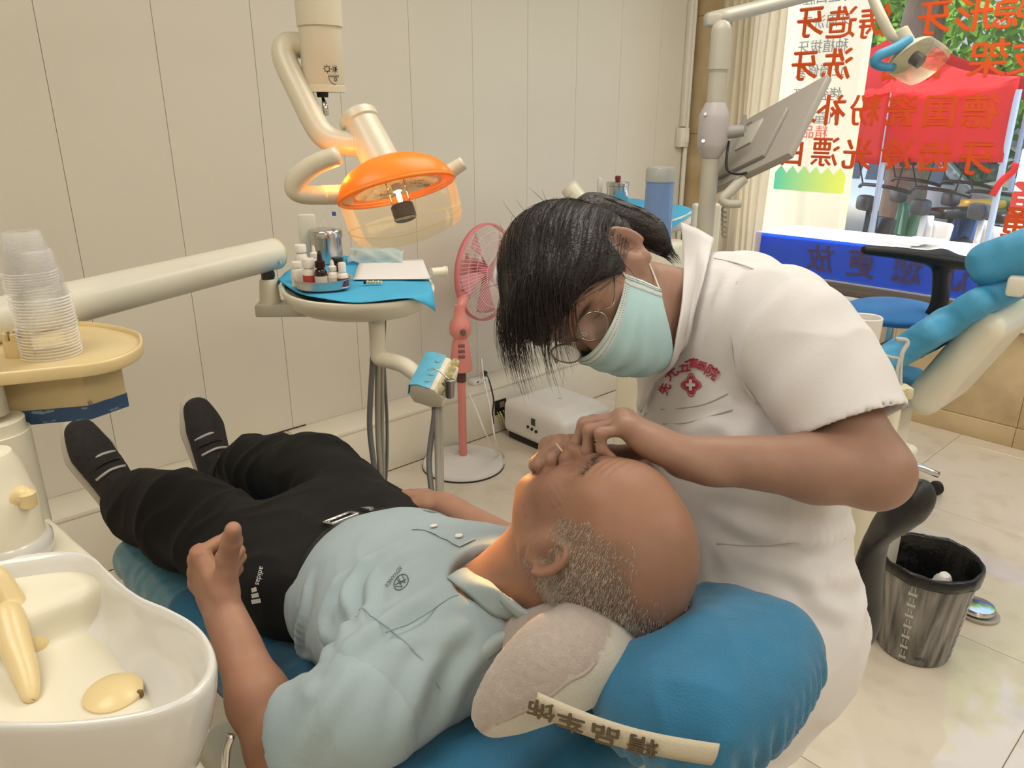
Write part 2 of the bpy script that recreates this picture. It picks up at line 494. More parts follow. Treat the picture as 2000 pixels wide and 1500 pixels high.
# ================================================================== room shell
WY, WX, LX, LY = 2.82, 4.05, -1.6, -2.8
M_panel = mat('wall_panel_pvc', (210, 203, 188), rough=.38, var=.015, vscale=3, bump=.02, bscale=4)
M_groove = mat('panel_groove', (190, 182, 168), rough=.8)
M_ledge = mat('ledge_tile', (226, 218, 200), rough=.25, var=.03, vscale=6)
M_grout = mat('grout', (150, 140, 122), rough=.9)
M_paint = mat('wall_paint', (214, 206, 192), rough=.7, var=.02)
def floor_mat():
    return mat('floor_tile', (217, 206, 189), rough=.06, var=.025, vscale=5, spec=.6, coat=.25, dirt=((196, 184, 164), .5, .8, 7))
floor = struct('floor', boxz(LX, 4.4, LY, WY + .08, -.12, -.004), M_grout)
tm = None
for i in range(-5, 3):
    for j in range(-4, 4):
        x0, y0 = 2.33 + .8 * i, .24 + .8 * j
        x1, y1 = min(x0 + .8, WX + .02), min(y0 + .8, 2.66)
        x0c, y0c = max(x0, LX), max(y0, LY)
        if x1 - x0c < .05 or y1 - y0c < .05: continue
        full = abs(x1 - x0c - .8) < 1e-6 and abs(y1 - y0c - .8) < 1e-6
        if full and tm is not None:
            o = bpy.data.objects.new('tile', tm); COL.objects.link(o)
        else:
            V, F = box((0, 0, -.004), (x1 - x0c - .002, y1 - y0c - .002, .008), .001, 1)
            me = make_mesh('tile', V, F, False); me.materials.append(floor_mat())
            o = bpy.data.objects.new('tile', me); COL.objects.link(o)
            if full: tm = me
        o.parent = floor; o.location = Vector(((x0c + x1) / 2, (y0c + y1) / 2, 0)) - floor.location
wl_ = struct('wall_left', boxz(LX, WX + .2, WY + .012, WY + .12, 0, CEIL), M_groove)
pm = None
k = 0
x = .657 - .3427 * 7
while x < 4.0:
    x1 = min(x + .3427, WX)
    w = x1 - x
    if pm is None or abs(w - .3427) > 1e-3:
        V, F = box((0, 0, 0), (w - .0012, .012, CEIL - .25), .0013, 2); me = make_mesh('panel', V, F, False); me.materials.append(M_panel)
        if abs(w - .3427) < 1e-3: pm = me
    else: me = pm
    o = bpy.data.objects.new('panel', me); COL.objects.link(o); o.parent = wl_
    o.location = Vector(((x + x1) / 2, WY + .006, (CEIL + .25) / 2)) - wl_.location
    x += .3427
ledge = struct('trim_1', boxz(LX, WX, 2.648, WY + .01, 0, .236), M_grout)
for a, b in ((LX, -.2), (-.2, 1.312), (1.312, 2.82), (2.82, WX)):
    obj('cap_slab', boxz(a + .0015, b - .0015, 2.636, WY, .236, .251, .002), M_ledge, ledge)
    obj('face_slab', boxz(a + .0015, b - .0015, 2.640, 2.650, .002, .236, .0015), M_ledge, ledge)
obj('gap_stain', boxz(1.27, 1.40, WY - .004, WY, .251, .256, .001), mat('dark_stain', (60, 50, 40), rough=.9), ledge)
struct('wall_back', boxz(LX - .1, LX, LY, WY + .1, 0, CEIL), M_paint)
struct('wall_right', boxz(LX, WX + .2, LY - .1, LY, 0, CEIL), M_paint)
struct('ceiling', boxz(LX - .1, WX + .3, LY - .1, WY + .12, CEIL, CEIL + .1), mat('ceiling_white', (232, 228, 220), rough=.8))
M_diff = mat('lamp_diffuser', (250, 246, 236), rough=.5, emit=(255, 244, 222), estr=1.5)
for n, (lx, ly) in enumerate(LAMPS):
    r = empty('ceiling_lamp', (lx, ly, CEIL), 'flat square white lamp panel on the ceiling', 'lamp', 'ceiling lamp panels')
    obj('frame', join(*[boxz(lx + a, lx + b, ly + c, ly + d, CEIL - .03, CEIL) for a, b, c, d in ((-.51, .51, -.51, -.48), (-.51, .51, .48, .51), (-.51, -.48, -.48, .48), (.48, .51, -.48, .48))]), M_paint, r)
    obj('diffuser', boxz(lx - .48, lx + .48, ly - .48, ly + .48, CEIL - .028, CEIL - .004), M_diff, r)
# ---- window wall: stone cladding below and beside the glass
def stone_mat():
    return mat('beige_stone', (202, 180, 142), rough=.22, var=.10, vscale=7, dirt=((176, 148, 108), .52, .85, 5), bump=.05, bscale=30)
ww = struct('wall_window', join(boxz(WX + .015, WX + .25, LY, WY + .1, 0, .56), boxz(WX + .015, WX + .25, 2.58, WY + .1, .56, CEIL), boxz(WX + .015, WX + .25, LY, 2.58, 2.5, CEIL), boxz(WX + .015, WX + .25, LY, -1.6, .56, 2.5)), M_groove)
ys = [2.82, 1.778, .818, -.14, -1.1, -2.06, -2.8]
for a, b in zip(ys[1:], ys[:-1]):
    obj('stone_tile', boxz(WX, WX + .02, a + .001, b - .001, .10, .555, .0015), stone_mat(), ww)
    obj('skirting_tile', boxz(WX - .012, WX + .02, a + .001, b - .001, .0, .098, .0015), stone_mat(), ww)
zs = [.555, .80, 1.41, 2.05, 2.75]
for a, b in zip(zs[:-1], zs[1:]): obj('stone_tile', boxz(WX, WX + .02, 2.60, 2.82, a + .001, b - .001, .0015), stone_mat(), ww)
M_sill = mat('dark_sill_stone', (92, 80, 68), rough=.12, var=.12, vscale=9)
M_white_t = mat('white_trim', (232, 228, 216), rough=.35)
struct('trim_2', boxz(WX - .025, WX + .22, -1.6, 2.60, .56, .585, .004), M_white_t)
struct('trim_3', boxz(WX + .03, WX + .20, -1.6, 2.60, .585, .60, .002), M_sill)
GX = 4.2
win = struct('window_1', join(boxz(GX - .025, GX + .025, 2.535, 2.59, .60, 2.5), boxz(GX - .025, GX + .025, -1.6, -1.55, .60, 2.5), boxz(GX - .025, GX + .025, -1.55, 2.535, .60, .63), boxz(GX - .025, GX + .025, -1.55, 2.535, 2.46, 2.5)), mat('window_frame_metal', (150, 146, 138), rough=.35, metal=.6))
M_glass = clear_mat('window_glass', (250, 253, 252), .01, .0, .5)
obj('pane', boxz(GX - .003, GX + .003, -1.55, 2.535, .63, 2.46), M_glass, win)
# vinyl lettering on the glass, read from the street: mirrored from inside
M_vinyl = mat('orange_red_vinyl', (228, 88, 30), rough=.5)
TR = np.stack([A(0, 1, 0), A(0, 0, 1), A(1, 0, 0)], 1)
for txt, y, z, sz in (('\u7259', 2.188, 1.972, .165), ('\u9020', 2.015, 1.955, .165), ('\u94f8', 1.845, 1.945, .165), ('\u7259', 1.56, 1.94, .165), ('\u5f62', 1.39, 1.945, .165), ('\u9690', 1.235, 1.945, .165),
                      ('\u6d17', 2.008, 1.755, .165), ('\u7259', 2.192, 1.757, .165), ('\u94ec', 1.70, 1.74, .165), ('\u94b4', 1.545, 1.74, .165), ('\u67b6', 1.295, 1.745, .175), ('\u652f', 1.13, 1.745, .165),
                      ('\u8865', 2.01, 1.527, .165), ('\u7259', 2.165, 1.53, .165), ('\u7c89', 1.83, 1.525, .165), ('\u74f7', 1.645, 1.522, .165), ('\u56fd', 1.464, 1.52, .165), ('\u5fb7', 1.285, 1.518, .165),
                      ('\u7259', 1.265, 1.305, .165), ('\u9f7f', 1.45, 1.308, .165), ('\u51b7', 1.637, 1.312, .165), ('\u5149', 1.835, 1.307, .165), ('\u6f02', 2.012, 1.313, .165), ('\u767d', 2.205, 1.309, .165),
                      ('\u901a', 1.02, 1.02, .16)):
    V, F = text_vf(txt, sz, TR, (GX - .0045, y, z), 0, bold=(.0042 if txt in '\u7259\u767d\u5149\u51b7\u5f62\u8865\u6d17' else .0030))
    obj('lettering', (V, F), M_vinyl, win, False)
# conduit and socket box in the corner
M_wp = mat('white_pvc', (226, 221, 208), rough=.35)
cd = empty('conduit', (3.985, WY, 1.0), 'white plastic cable conduit running up the corner of the panelled wall', 'conduit')
obj('trunking', boxz(3.965, 4.0, WY - .03, WY, 1.45, CEIL, .004), M_wp, cd)
obj('pipe', cyl((4.018, WY - .018, .3), (4.018, WY - .018, CEIL), .014), M_wp, cd)
sw = empty('switch_box', (3.975, WY - .02, 1.34), 'white double switch box on the wall under the conduit', 'switch')
obj('box', boxz(3.935, 4.015, WY - .045, WY, 1.335, 1.445, .006), M_wp, sw)
for dx in (-.018, .018): obj('rocker', boxz(3.975 + dx - .014, 3.975 + dx + .014, WY - .05, WY - .044, 1.36, 1.42, .002), M_white_t, sw)
# sheer curtain drawn to the side
def cur(u, v):
    y = 2.60 - .37 * u; z = .74 + (2.62 - .74) * v
    return (3.99 + .022 * math.sin(u * 52 + .6 * math.sin(v * 3)) + .008 * math.sin(u * 117), y + .012 * math.sin(v * 4 + u * 9), z)
def cur_mat(): return trans_mat('sheer_curtain', (232, 222, 200), (250, 240, 218), .6, .8, .1, 400., .25)
cu = empty('curtain', (3.99, 2.42, .74), 'pale striped sheer curtain gathered at the edge of the window', 'curtain')
obj('curtain_cloth', grid(cur, 160, 24), cur_mat(), cu, True)
obj('curtain_rail', cyl((3.99, 2.70, 2.63), (3.99, -.6, 2.63), .012), M_white_t, cu)
# ================================================================== people
def colmix(base, items):
    c = np.array(base, float)
    return c
SKIN_P = np.array(srgb(188, 142, 118)[:3]); SKIN_D = np.array(srgb(186, 145, 124)[:3])
M_skin = mat('skin', (.5, .3, .2), rough=.5, vcol=True, var=.05, vscale=40, bump=.035, bscale=420, sss=.2, spec=.4)
def tint(C, w, col, amt=1.):
    return C * (1 - amt * w[:, None]) + np.asarray(col)[None] * (amt * w[:, None])
def gauss(P, c, r):
    d = (P - c) / np.asarray(r); return np.exp(-(d * d).sum(1))

def head_blob(vox, c, R, es=1., cr=0., ck=1.):
    """R columns: l (own left), f (face), u (crown). Returns Blob and local->world map"""
    B = Blob(vox)
    W = lambda l, f, u: c + R @ A(l, f, u)
    E3 = lambda l, f, u, rl, rf, ru, k=.02, mode='u', Q=None: B.ell(W(l, f, u), (rl, rf, ru), R if Q is None else R @ Q, k, mode)
    E3(0, -.008 - cr * .6, .036 + cr * .4, .077, .099 + cr * .4, .088 + cr, .0)
    E3(0, -.03 - cr, .02, .074, .075, .075, .03)
    E3(0, .030, -.035, .063, .068, .085, .035)
    E3(0, .05, .045, .062, .04, .05, .03)                       # forehead
    for s in (-1, 1):
        B.cone(W(s * .056, -.005, -.055), W(s * .016, .066, -.1), .017, .016, .03)       # jaw line
        E3(s * .043 * ck, .06 * ck, -.014, .020 * ck, .020, .018, .035)                                  # cheekbone
        B.cone(W(s * .010, .086, .030), W(s * .042, .070, .031), .010, .008, .018)       # brow
    E3(0, .072, -.102, .022, .018, .018, .02)                   # chin
    for s in (-1, 1):
        E3(s * .032, .103, .012, .020, .020, .015, .014, 's')   # eye socket
        E3(s * .031, .074, .011, .0145, .0135, .0125, .004)     # eyeball with lid
        E3(s * .031, .0835, .0165, .0135, .006, .0045, .003)    # upper lid
        E3(s * .031, .0825, .0045, .012, .005, .004, .003)      # lower lid
    B.cone(W(0, .090, .028), W(0, .113, -.020), .0075, .0115, .012)     # nose
    E3(0, .116, -.024, .012, .011, .0105, .008)
    for s in (-1, 1):
        E3(s * .0125, .103, -.028, .0085, .011, .009, .006)
        E3(s * .0065, .112, -.0355, .0035, .006, .004, .003, 's')
    E3(0, .092, -.056, .025, .010, .011, .012)
    E3(0, .1005, -.0575, .021, .0065, .0045, .004); E3(0, .098, -.0675, .019, .0065, .005, .004)
    E3(0, .107, -.0625, .02, .005, .0012, .003, 's')
    for s in (-1, 1):                                           # ear: shell, bowl, rim, lobe
        Q = rotz(s * .38) @ rotx(-.16)
        ec = A(s * .0795, -.014, -.004)
        EP = lambda x, y, z: c + R @ (ec + Q @ (A(s * x, y, z) * es))
        B.ell(EP(0, 0, 0), A(.0075, .019, .032) * es, R @ Q, .006)
        B.ell(EP(.010, .002, .001), A(.0140, .0140, .0230) * es, R @ Q, .003, 's')
        B.ell(EP(.002, .006, -.003), A(.010, .0075, .0115) * es, R @ Q, .003, 's')
        B.path([EP(.005, math.cos(t) * .0185 - .002, math.sin(t) * .0315 + .002) for t in np.linspace(-.7, 3.9, 12)], [.0040 * es] * 12, 2, .002)
        B.path([EP(.0035, math.cos(t) * .0095 - .0055, math.sin(t) * .019 + .001) for t in np.linspace(1.0, 4.4, 8)], [.0030 * es] * 8, 2, .002)
        B.ell(EP(.003, .005, -.028), A(.0055, .009, .010) * es, R @ Q, .005)
        B.ell(EP(.004, .0155, -.003), A(.004, .0045, .007) * es, R @ Q, .003)
        E3(s * .072, .0, -.012, .012, .018, .03, .012)
    return B, W

def hand_blob(B, W0, d, t, n, curls, thumb, s=1., spread=(.10, .02, -.06, -.14), k=.004, tr=1.):
    """wrist W0, finger direction d, thumb side t, palm normal n; curls per finger in degrees; thumb list of (d,t,n) directions"""
    d, t, n = unit(d), unit(t), unit(n)
    R = np.stack([d, t, n], 1)
    B.box(W0 + (d * .052 + t * .002) * s, A(.047, .039, .0135) * s, R, .0125 * s, .012)
    B.cone(W0 - d * .03 * s, W0 + d * .03 * s, .0235 * s, .030 * s, .02, 'u', n, .62)
    B.ell(W0 + (d * .045 - n * -.006 + t * -.022) * s, A(.034, .014, .015) * s, R, .012)
    B.ell(W0 + (d * .032 + n * .008 + t * .024) * s, A(.032, .016, .016) * s, R, .012)
    L = ((.043, .026, .022), (.047, .030, .023), (.043, .028, .022), (.034, .021, .019))
    tips = []
    for i in range(4):
        p = W0 + (d * (.090, .095, .090, .081)[i] + t * (.030, .0105, -.0095, -.0285)[i]) * s
        a = 0; r = (.0098, .0102, .0096, .0084)[i] * s
        dd = unit(d + t * spread[i])
        B.ell(p - n * .003, A(.013, .0115, .0115) * s, R, .008)
        for j in range(3):
            a += math.radians(curls[i][j])
            q = p + (dd * math.cos(a) + n * math.sin(a)) * L[i][j] * s
            B.cone(p, q, r, r * .9, k)
            if j: B.ell(p, A(1, 1, 1) * r * 1.05, None, k)
            p, r = q, r * .9
        nd = unit(dd * math.cos(a) + n * math.sin(a)); tips.append((p, nd, r))
        nn = unit(-n * math.cos(a) + dd * math.sin(a))
        B.ell(p + nn * r * .75 + nd * r * .1, A(r * .95, r * .75, r * .28), frame(x=nd, z=nn), .0012)
    p = W0 + (d * .022 + t * .028 + n * .006) * s
    r = .0145 * s * tr
    for j, v in enumerate(thumb):
        q = p + R @ unit(v) * (.046, .034, .028)[j] * s
        B.cone(p, q, r, (.0118, .0108, .0088)[j] * s * tr, .009 if j == 0 else k)
        if j: B.ell(p, A(1, 1, 1) * r * 1.06, None, k)
        p, r = q, (.0118, .0108, .0088)[j] * s * tr
    tips.append((p, R @ unit(thumb[-1]), r))
    return tips

# ------------------------------------------------------------------ the patient
pat = empty('person', (.64, 1.2, .50), 'person lying back in dental chair in pale blue polo and black trousers, thumb up', 'person', None)
PH_C = PD(1208, 1066, .93) + A(0, .036, -.006)
PH_R = frame(y=(.25, .42, .87), z=(.03, -.9, .42))                # l, f, u
B, PHW = head_blob(.0027, PH_C, PH_R, 1.05, .012)
NECK = A(.612, .715, .815)
B.cone(PHW(0, -.022, -.045), NECK, .056, .062, .03)
B.cone(PHW(0, .02, -.085), NECK + A(0, .015, .015), .035, .042, .03)
B.cone(NECK, A(.61, .80, .775), .062, .06, .03)
Vh, Fh = B.mesh(2)
# left arm with the raised thumb
SHL, ELL, WRL = A(.405, .70, .775), A(.330, .845, .655), A(.352, 1.045, .757)
HD = unit(A(.02, .9, .42))
B = Blob(.003)
B.cone(SHL, ELL, .052, .043, .01).cone(ELL, ELL + (WRL - ELL) * .35, .041, .043, .02).cone(ELL + (WRL - ELL) * .35, WRL, .043, .027, .02)
B.cone(ELL + (WRL - ELL) * .75, WRL, .031, .0255, .02, 'u', A(1, 0, 0), .85)
LT = unit(A(.05, -.38, .92)); LN = np.cross(LT, HD) * 1.; LN = LN if LN[0] > 0 else -LN
hand_blob(B, WRL, HD, LT, LN, [(78, 92, 55)] * 4, [(.30, .9, .10), (-.05, 1, .05), (-.16, 1, -.10)], 1.19, tr=1.18)
Va, Fa = B.mesh(2)
# right arm, resting along the far side
SHR, ELR, WRR = A(.80, .70, .775), A(.885, .93, .70), A(.865, 1.15, .725)
B = Blob(.0045)
B.cone(SHR, ELR, .052, .043, .01).cone(ELR, WRR, .043, .027, .02)
hand_blob(B, WRR, A(-.1, .97, -.1), A(-.9, 0, .3), A(-.25, -.1, -.95), [(25, 30, 20)] * 4, [(.6, .6, .2), (.9, .3, .1), (1, .1, .1)], 1.)
Vr, Fr = B.mesh(2)
B = Blob(.012)
B.cone(NECK, A(.64, 1.18, .66), .10, .12, .03, 'u', A(0, .35, .93), .7)
HIPL, HIPR = A(.56, 1.2, .655), A(.735, 1.2, .655)
KNL, KNR = A(.485, 1.59, .655), A(.80, 1.58, .66)
ANL, ANR = A(.455, 1.965, .575), A(.735, 1.965, .585)
B.cone(HIPL, KNL, .075, .055, .02).cone(KNL, ANL, .05, .036, .02).cone(HIPR, KNR, .075, .055, .02).cone(KNR, ANR, .05, .036, .02)
Vt, Ft = B.mesh(1)
nh = len(Vh)
V, F = joinq((Vh, Fh), (Va, Fa), (Vr, Fr), (Vt, Ft))
C = np.tile(SKIN_P, (len(V), 1))
q = (V - PH_C) @ PH_R
hd = np.zeros(len(V)); hd[:nh] = 1
lf, ff, uf = q[:, 0], q[:, 1], q[:, 2]
redn = hd * sstep(.02, .06, ff) * (1 - sstep(-.02, .02, uf)) * .25
C = tint(C, redn, srgb(188, 118, 98)[:3])
C = tint(C, hd * sstep(.0, .07, uf) * sstep(-.03, .05, ff), srgb(204, 150, 120)[:3], .7)     # forehead and crown, lighter
# close-cropped hair zone: side and back of the head
nzz = .018 * (vnoise(V, 70) - .5)
ffr = .036 - .42 * np.maximum(0, uf - .02) + nzz
ubot = np.where(ff > -.012, .010, -.052)
hairz = hd * (1 - sstep(.080, .115, uf + nzz)) * (1 - sstep(-.012, .004, ff - ffr)) * sstep(-.012, .006, uf - ubot)
ear = hd * (np.abs(lf) > .0835) * (np.abs(uf + .004) < .040) * (ff < .012) * (ff > -.045)
hairz = hairz * (1 - np.clip(ear, 0, 1))
C = tint(C, hairz, srgb(146, 122, 104)[:3], .55)
C = tint(C, hairz * sstep(.0, -.08, ff) , srgb(110, 98, 90)[:3], .55)
for s in (-1, 1):
    C = tint(C, hd * gauss(q, A(s * .032, .086, .031), (.02, .02, .006)), srgb(120, 90, 74)[:3], .5)
C = tint(C, hd * gauss(q, A(0, .1, -.063), (.022, .016, .008)), srgb(170, 95, 85)[:3], .7)
spots = rng.uniform(-1, 1, (46, 3)) * A(.08, .06, .09) + A(0, .03, .0)
for sp in spots:
    w = gauss(q, A(math.copysign(.066, -sp[0]) if abs(sp[0]) > .03 else sp[0], sp[1], sp[2]), (.03, .0022, .0022))
    C = tint(C, hd * w, srgb(120, 76, 58)[:3], .4)
# knuckle reddening and veins on the near hand
hd2 = np.zeros(len(V)); hd2[nh:nh + len(Va)] = 1
C = tint(C, hd2 * (1 - sstep(.95, 1.06, V[:, 1])) * 1., srgb(176, 124, 96)[:3], .5)
C = tint(C, hd2 * sstep(1.03, 1.12, V[:, 1]), srgb(182, 132, 106)[:3], .8)
# forehead creases
N = vnormals(V, F)
fw = hd * sstep(.055, .08, ff) * sstep(.034, .045, uf) * (1 - sstep(.085, .1, uf)) * (1 - sstep(.045, .06, np.abs(lf)))
V = V - N * (fw * .0013 * np.maximum(0, np.sin((uf + .12 * lf * lf * 10) * 2 * math.pi / .0105)) ** 4)[:, None]
fw2 = hd * sstep(.035, .055, np.abs(lf)) * sstep(.02, .05, ff) * (1 - sstep(.02, .03, np.abs(uf - .012)))
V = V - N * (fw2 * .0008 * np.maximum(0, np.sin((uf - .9 * (ff - .06)) * 2 * math.pi / .008)) ** 4)[:, None]
V = V + N * (hd2 * .0012 * (ridge(V, (60, 30, 60), 3) - .4) * sstep(1.03, 1.06, V[:, 1]))[:, None]
body = obj('body', (V, F), M_skin, pat, True, col=C * np.where(hd > 0, .52, .78)[:, None])  # head darkened and arms lightened in skin colour to offset overhead light
HEADV, HEADN, HEADZ = V[:nh], N[:nh], hairz[:nh]

def strands(name, P, D, ln, r0, m, root, segs=1, drop=0., label=None):
    """short tapering hairs: P roots, D directions"""
    n = len(P); Vs, Fs = [], []
    ref = unit(A(.3, .5, .8))
    u = np.cross(D, ref); u /= np.linalg.norm(u, axis=1)[:, None] + 1e-9; w = np.cross(D, u)
    r = np.full(n, r0) if np.isscalar(r0) else r0
    tri = [np.cos(2 * math.pi * k / 3) * u + np.sin(2 * math.pi * k / 3) * w for k in range(3)]
    for k in range(3): Vs.append(P + tri[k] * r[:, None])
    Vs.append(P + D * ln[:, None])
    V = np.stack(Vs, 1).reshape(-1, 3)
    b = np.arange(n) * 4
    F = np.vstack([np.stack([b + k, b + (k + 1) % 3, b + 3], 1) for k in range(3)])
    return obj(name, (V, F), m, root, True, label=label)
M_greyhair = mat('grey_hair', (216, 210, 202), rough=.5, var=.35, vscale=90)
M_darkhair = mat('dark_hair', (70, 60, 56), rough=.42, var=.3, vscale=60)
sel = np.where(rng.random(nh) < HEADZ * .85)[0]
sel = np.concatenate([sel, sel])
P = HEADV[sel] + rng.normal(0, .0011, (len(sel), 3)); Nn = HEADN[sel]
back = PH_R @ A(0, -1, -.6)
D = Nn * .22 + unit(back)[None] * .80 + rng.normal(0, .16, P.shape); D /= np.linalg.norm(D, axis=1)[:, None]
strands('hair', P, D, rng.uniform(.005, .010, len(P)), .00019, M_greyhair, pat, label='close-cropped grey hair round the sides of the head')
# eyebrows
P, D = [], []
for s in (-1, 1):
    for i in range(240):
        t = rng.random(); P.append(PHW(s * (.012 + .036 * t), .0945 - .024 * t * t, .034 + .006 * math.sin(t * 2.4) + rng.normal(0, .0022))); D.append(PH_R @ A(s * .9, .45 - .3 * t, .25 + rng.normal(0, .2)))
P = np.array(P); D = np.array(D); D /= np.linalg.norm(D, axis=1)[:, None]
# snap the roots to the skin
for i in range(len(P)):
    j = np.argmin(((HEADV - P[i]) ** 2).sum(1)); P[i] = HEADV[j] + HEADN[j] * .0003 + rng.normal(0, .0012, 3)
strands('eyebrows', P, D, rng.uniform(.006, .010, len(P)), .00022, M_darkhair, pat)['kind'] = 'stuff'

# ---- polo shirt
M_polo = mat('polo_knit', (154, 172, 178), rough=.85, var=.03, vscale=14, bump=.15, bscale=700, sheen=.2)
UPN = unit(A(0, .34, .94))
B = Blob(.005)
B.cone(A(.648, 1.10, .655), A(.64, .99, .69), .166, .170, .0, 'u', UPN, .74)
B.cone(A(.64, .99, .69), A(.618, .82, .755), .170, .172, .05, 'u', UPN, .70)
B.cone(A(.618, .82, .755), A(.606, .735, .79), .172, .13, .06, 'u', UPN, .68)
B.cone(A(.44, .725, .78), A(.77, .725, .785), .074, .074, .07)
B.ell(A(.64, .98, .745), (.13, .15, .075), None, .06)          # belly
B2 = Blob(.005)
hl = ELL - SHL; he = SHL + hl * .66
B2.cone(A(.43, .72, .775), A(.405, .715, .772), .072, .074, .0).cone(A(.405, .715, .772), he, .074, .076, .03)
B2.cone(he, he + hl * .3, .076, .078, .01)
B2.cut(he, hl, he - .2, he + .2, .003)
B2.cone(he - hl * .25, he + hl * .1, .060, .070, .003, 's')
B.cone(A(.44, .725, .775), A(.40, .725, .765), .074, .070, .05)
hr = ELR - SHR; her = SHR + hr * .7
B.cone(A(.78, .72, .778), her, .074, .074, .05).cut(her + hr * .02, hr, her - .12, her + .14)
B.ell(A(.612, .70, .875), (.062, .060, .080), None, .012, 's')   # neck opening
hemp = A(.648, 1.115, .65)
B.cut(hemp, A(.05, .96, -.26), A(.4, .95, .3), A(.9, 1.5, .95), .004)
V, F = joinq(B.mesh(2), B2.mesh(2)); N = vnormals(V, F)
up = sstep(-.3, .4, N @ UPN)
wr = .005 * (ridge(V @ rotz(.55), (6, 15, 5), 4, .06) - .35) * sstep(.8, 1.0, V[:, 1]) + .004 * (ridge(V @ rotz(-.5), (5, 13, 8), 9, .07) - .35) * (1 - sstep(.82, 1.0, V[:, 1]))
wr = wr + .002 * (ridge(V @ rotz(.9), (11, 28, 12), 21, .05) - .4)
# drape fold between arm and chest
V = V + N * wr[:, None]
def pxy(VV_):
    D_ = VV_ - CC; dd = D_ @ CF; return np.stack([1000 + FPX * (D_ @ CR) / dd, 750 - FPX * (D_ @ CU) / dd], 1), dd
def folds(V, N, curves):
    """raise cloth ridges along curves that are found on the cloth"""
    q_, dd = pxy(V); out = np.zeros(len(V))
    for pts, amp, w in curves:
        C3 = []
        for x, y in pts:
            rad = 10; d2 = ((q_ - A(x, y)) ** 2).sum(1); ok = d2 < rad * rad
            while not ok.any(): rad *= 1.5; ok = d2 < rad * rad
            j = np.where(ok)[0]; C3.append(PD(x, y, dd[j][dd[j] < dd[j].min() + .02].mean()))
        P = spline(C3, 8); lo, hi = P.min(0) - 3 * w, P.max(0) + 3 * w
        j = np.where(((V > lo) & (V < hi)).all(1))[0]
        d2 = ((V[j][:, None] - P[None]) ** 2).sum(2); k = d2.argmin(1); d = np.sqrt(d2[np.arange(len(j)), k])
        e = np.sin(np.clip(k / (len(P) - 1), .02, .98) * math.pi) ** .5
        out[j] += amp * e * (np.exp(-(d / w) ** 2) - .45 * np.exp(-((d - 1.7 * w) / (.8 * w)) ** 2))
    return V + N * out[:, None]
V = folds(V, N, [([(712, 1092), (664, 1128), (636, 1176), (630, 1240), (652, 1290)], .010, .014), ([(760, 1062), (700, 1110), (676, 1165), (668, 1230), (680, 1280)], .011, .013), ([(850, 1060), (780, 1085), (730, 1130), (705, 1200), (700, 1260)], .008, .014),
    ([(869, 1140), (782, 1192), (707, 1246), (660, 1290)], .010, .015), ([(600, 1130), (590, 1200), (588, 1290), (600, 1350)], .009, .012), ([(900, 1240), (840, 1300), (800, 1390), (790, 1450)], .009, .016), ([(960, 1250), (900, 1330), (860, 1420)], .010, .016), ([(700, 1300), (640, 1390), (590, 1470)], .007, .014), ([(780, 1260), (850, 1240), (930, 1235)], .006, .014)])
shirt = obj('polo_shirt', (V, F), M_polo, pat, True)
SV, SN = V, N
def on_shirt(x, y, off=.001):
    d = (SV[:, 0] - x) ** 2 + (SV[:, 1] - y) ** 2 + (SV[:, 2] < .75) * 9 + (SN[:, 2] < .1) * 9
    j = np.argsort(d)[:6]
    return SV[j].mean(0) + unit(SN[j].mean(0)) * off, unit(SN[j].mean(0))
# collar: a fold standing round the neck and falling outwards, open at the front
M_collar = mat('polo_collar', (164, 180, 184), rough=.85, var=.03, vscale=20, bump=.2, bscale=900, stretch=(1, 6, 1))
CX = .612
def mirx(p): return A(2 * CX - p[0], p[1], p[2])
def pxhit(VV_, NN_, px, py, off, rad=9):
    D_ = VV_ - CC; dd = D_ @ CF; q_ = np.stack([1000 + FPX * (D_ @ CR) / dd, 750 - FPX * (D_ @ CU) / dd], 1)
    d2 = ((q_ - A(px, py)) ** 2).sum(1); ok = d2 < rad * rad
    while not ok.any(): rad *= 1.5; ok = d2 < rad * rad
    j = np.where(ok)[0]; j = j[dd[j] < dd[j].min() + .02]; n = unit(NN_[j].mean(0))
    return PD(px, py, dd[j].mean()) + n * off
fold = [pxhit(HEADV, HEADN, x, y, .012) for x, y in ((945, 1100), (985, 1146), (1030, 1180), (1075, 1200))] + [A(.552, .642, .846)]
fold[0] = pxhit(SV, SN, 930, 1104, .018)
outer = [pxhit(SV, SN, x, y, .005) for x, y in ((872, 1132), (908, 1168), (958, 1203), (1012, 1230))] + [A(.500, .628, .812)]
stand = [p - A(0, 0, .018) + unit(A(CX, .70, p[2]) - p) * .006 for p in fold]
nape = [A(CX, .62, .836), A(CX, .598, .800), A(CX, .632, .818)]
rows = []
for r, nm in ((stand, nape[2]), (fold, nape[0]), (outer, nape[1])): rows.append(spline(r + [nm] + [mirx(p) for p in r[::-1]], 6))
rows.insert(2, rows[1] * .45 + rows[2] * .55 + A(0, 0, .010))
CG = np.array(rows)
def collar(u, v):
    n = CG.shape[1] - 1
    a = u * n; i = min(int(a), n - 1); t = a - i
    col_ = CG[:, i] * (1 - t) + CG[:, i + 1] * t
    c = spline(col_, 4); b = v * (len(c) - 1); k = min(int(b), len(c) - 2); s = b - k
    return c[k] * (1 - s) + c[k + 1] * s
obj('collar', grid(collar, 60, 12, -.0028), M_collar, pat, True, label='ribbed fold-down polo collar')
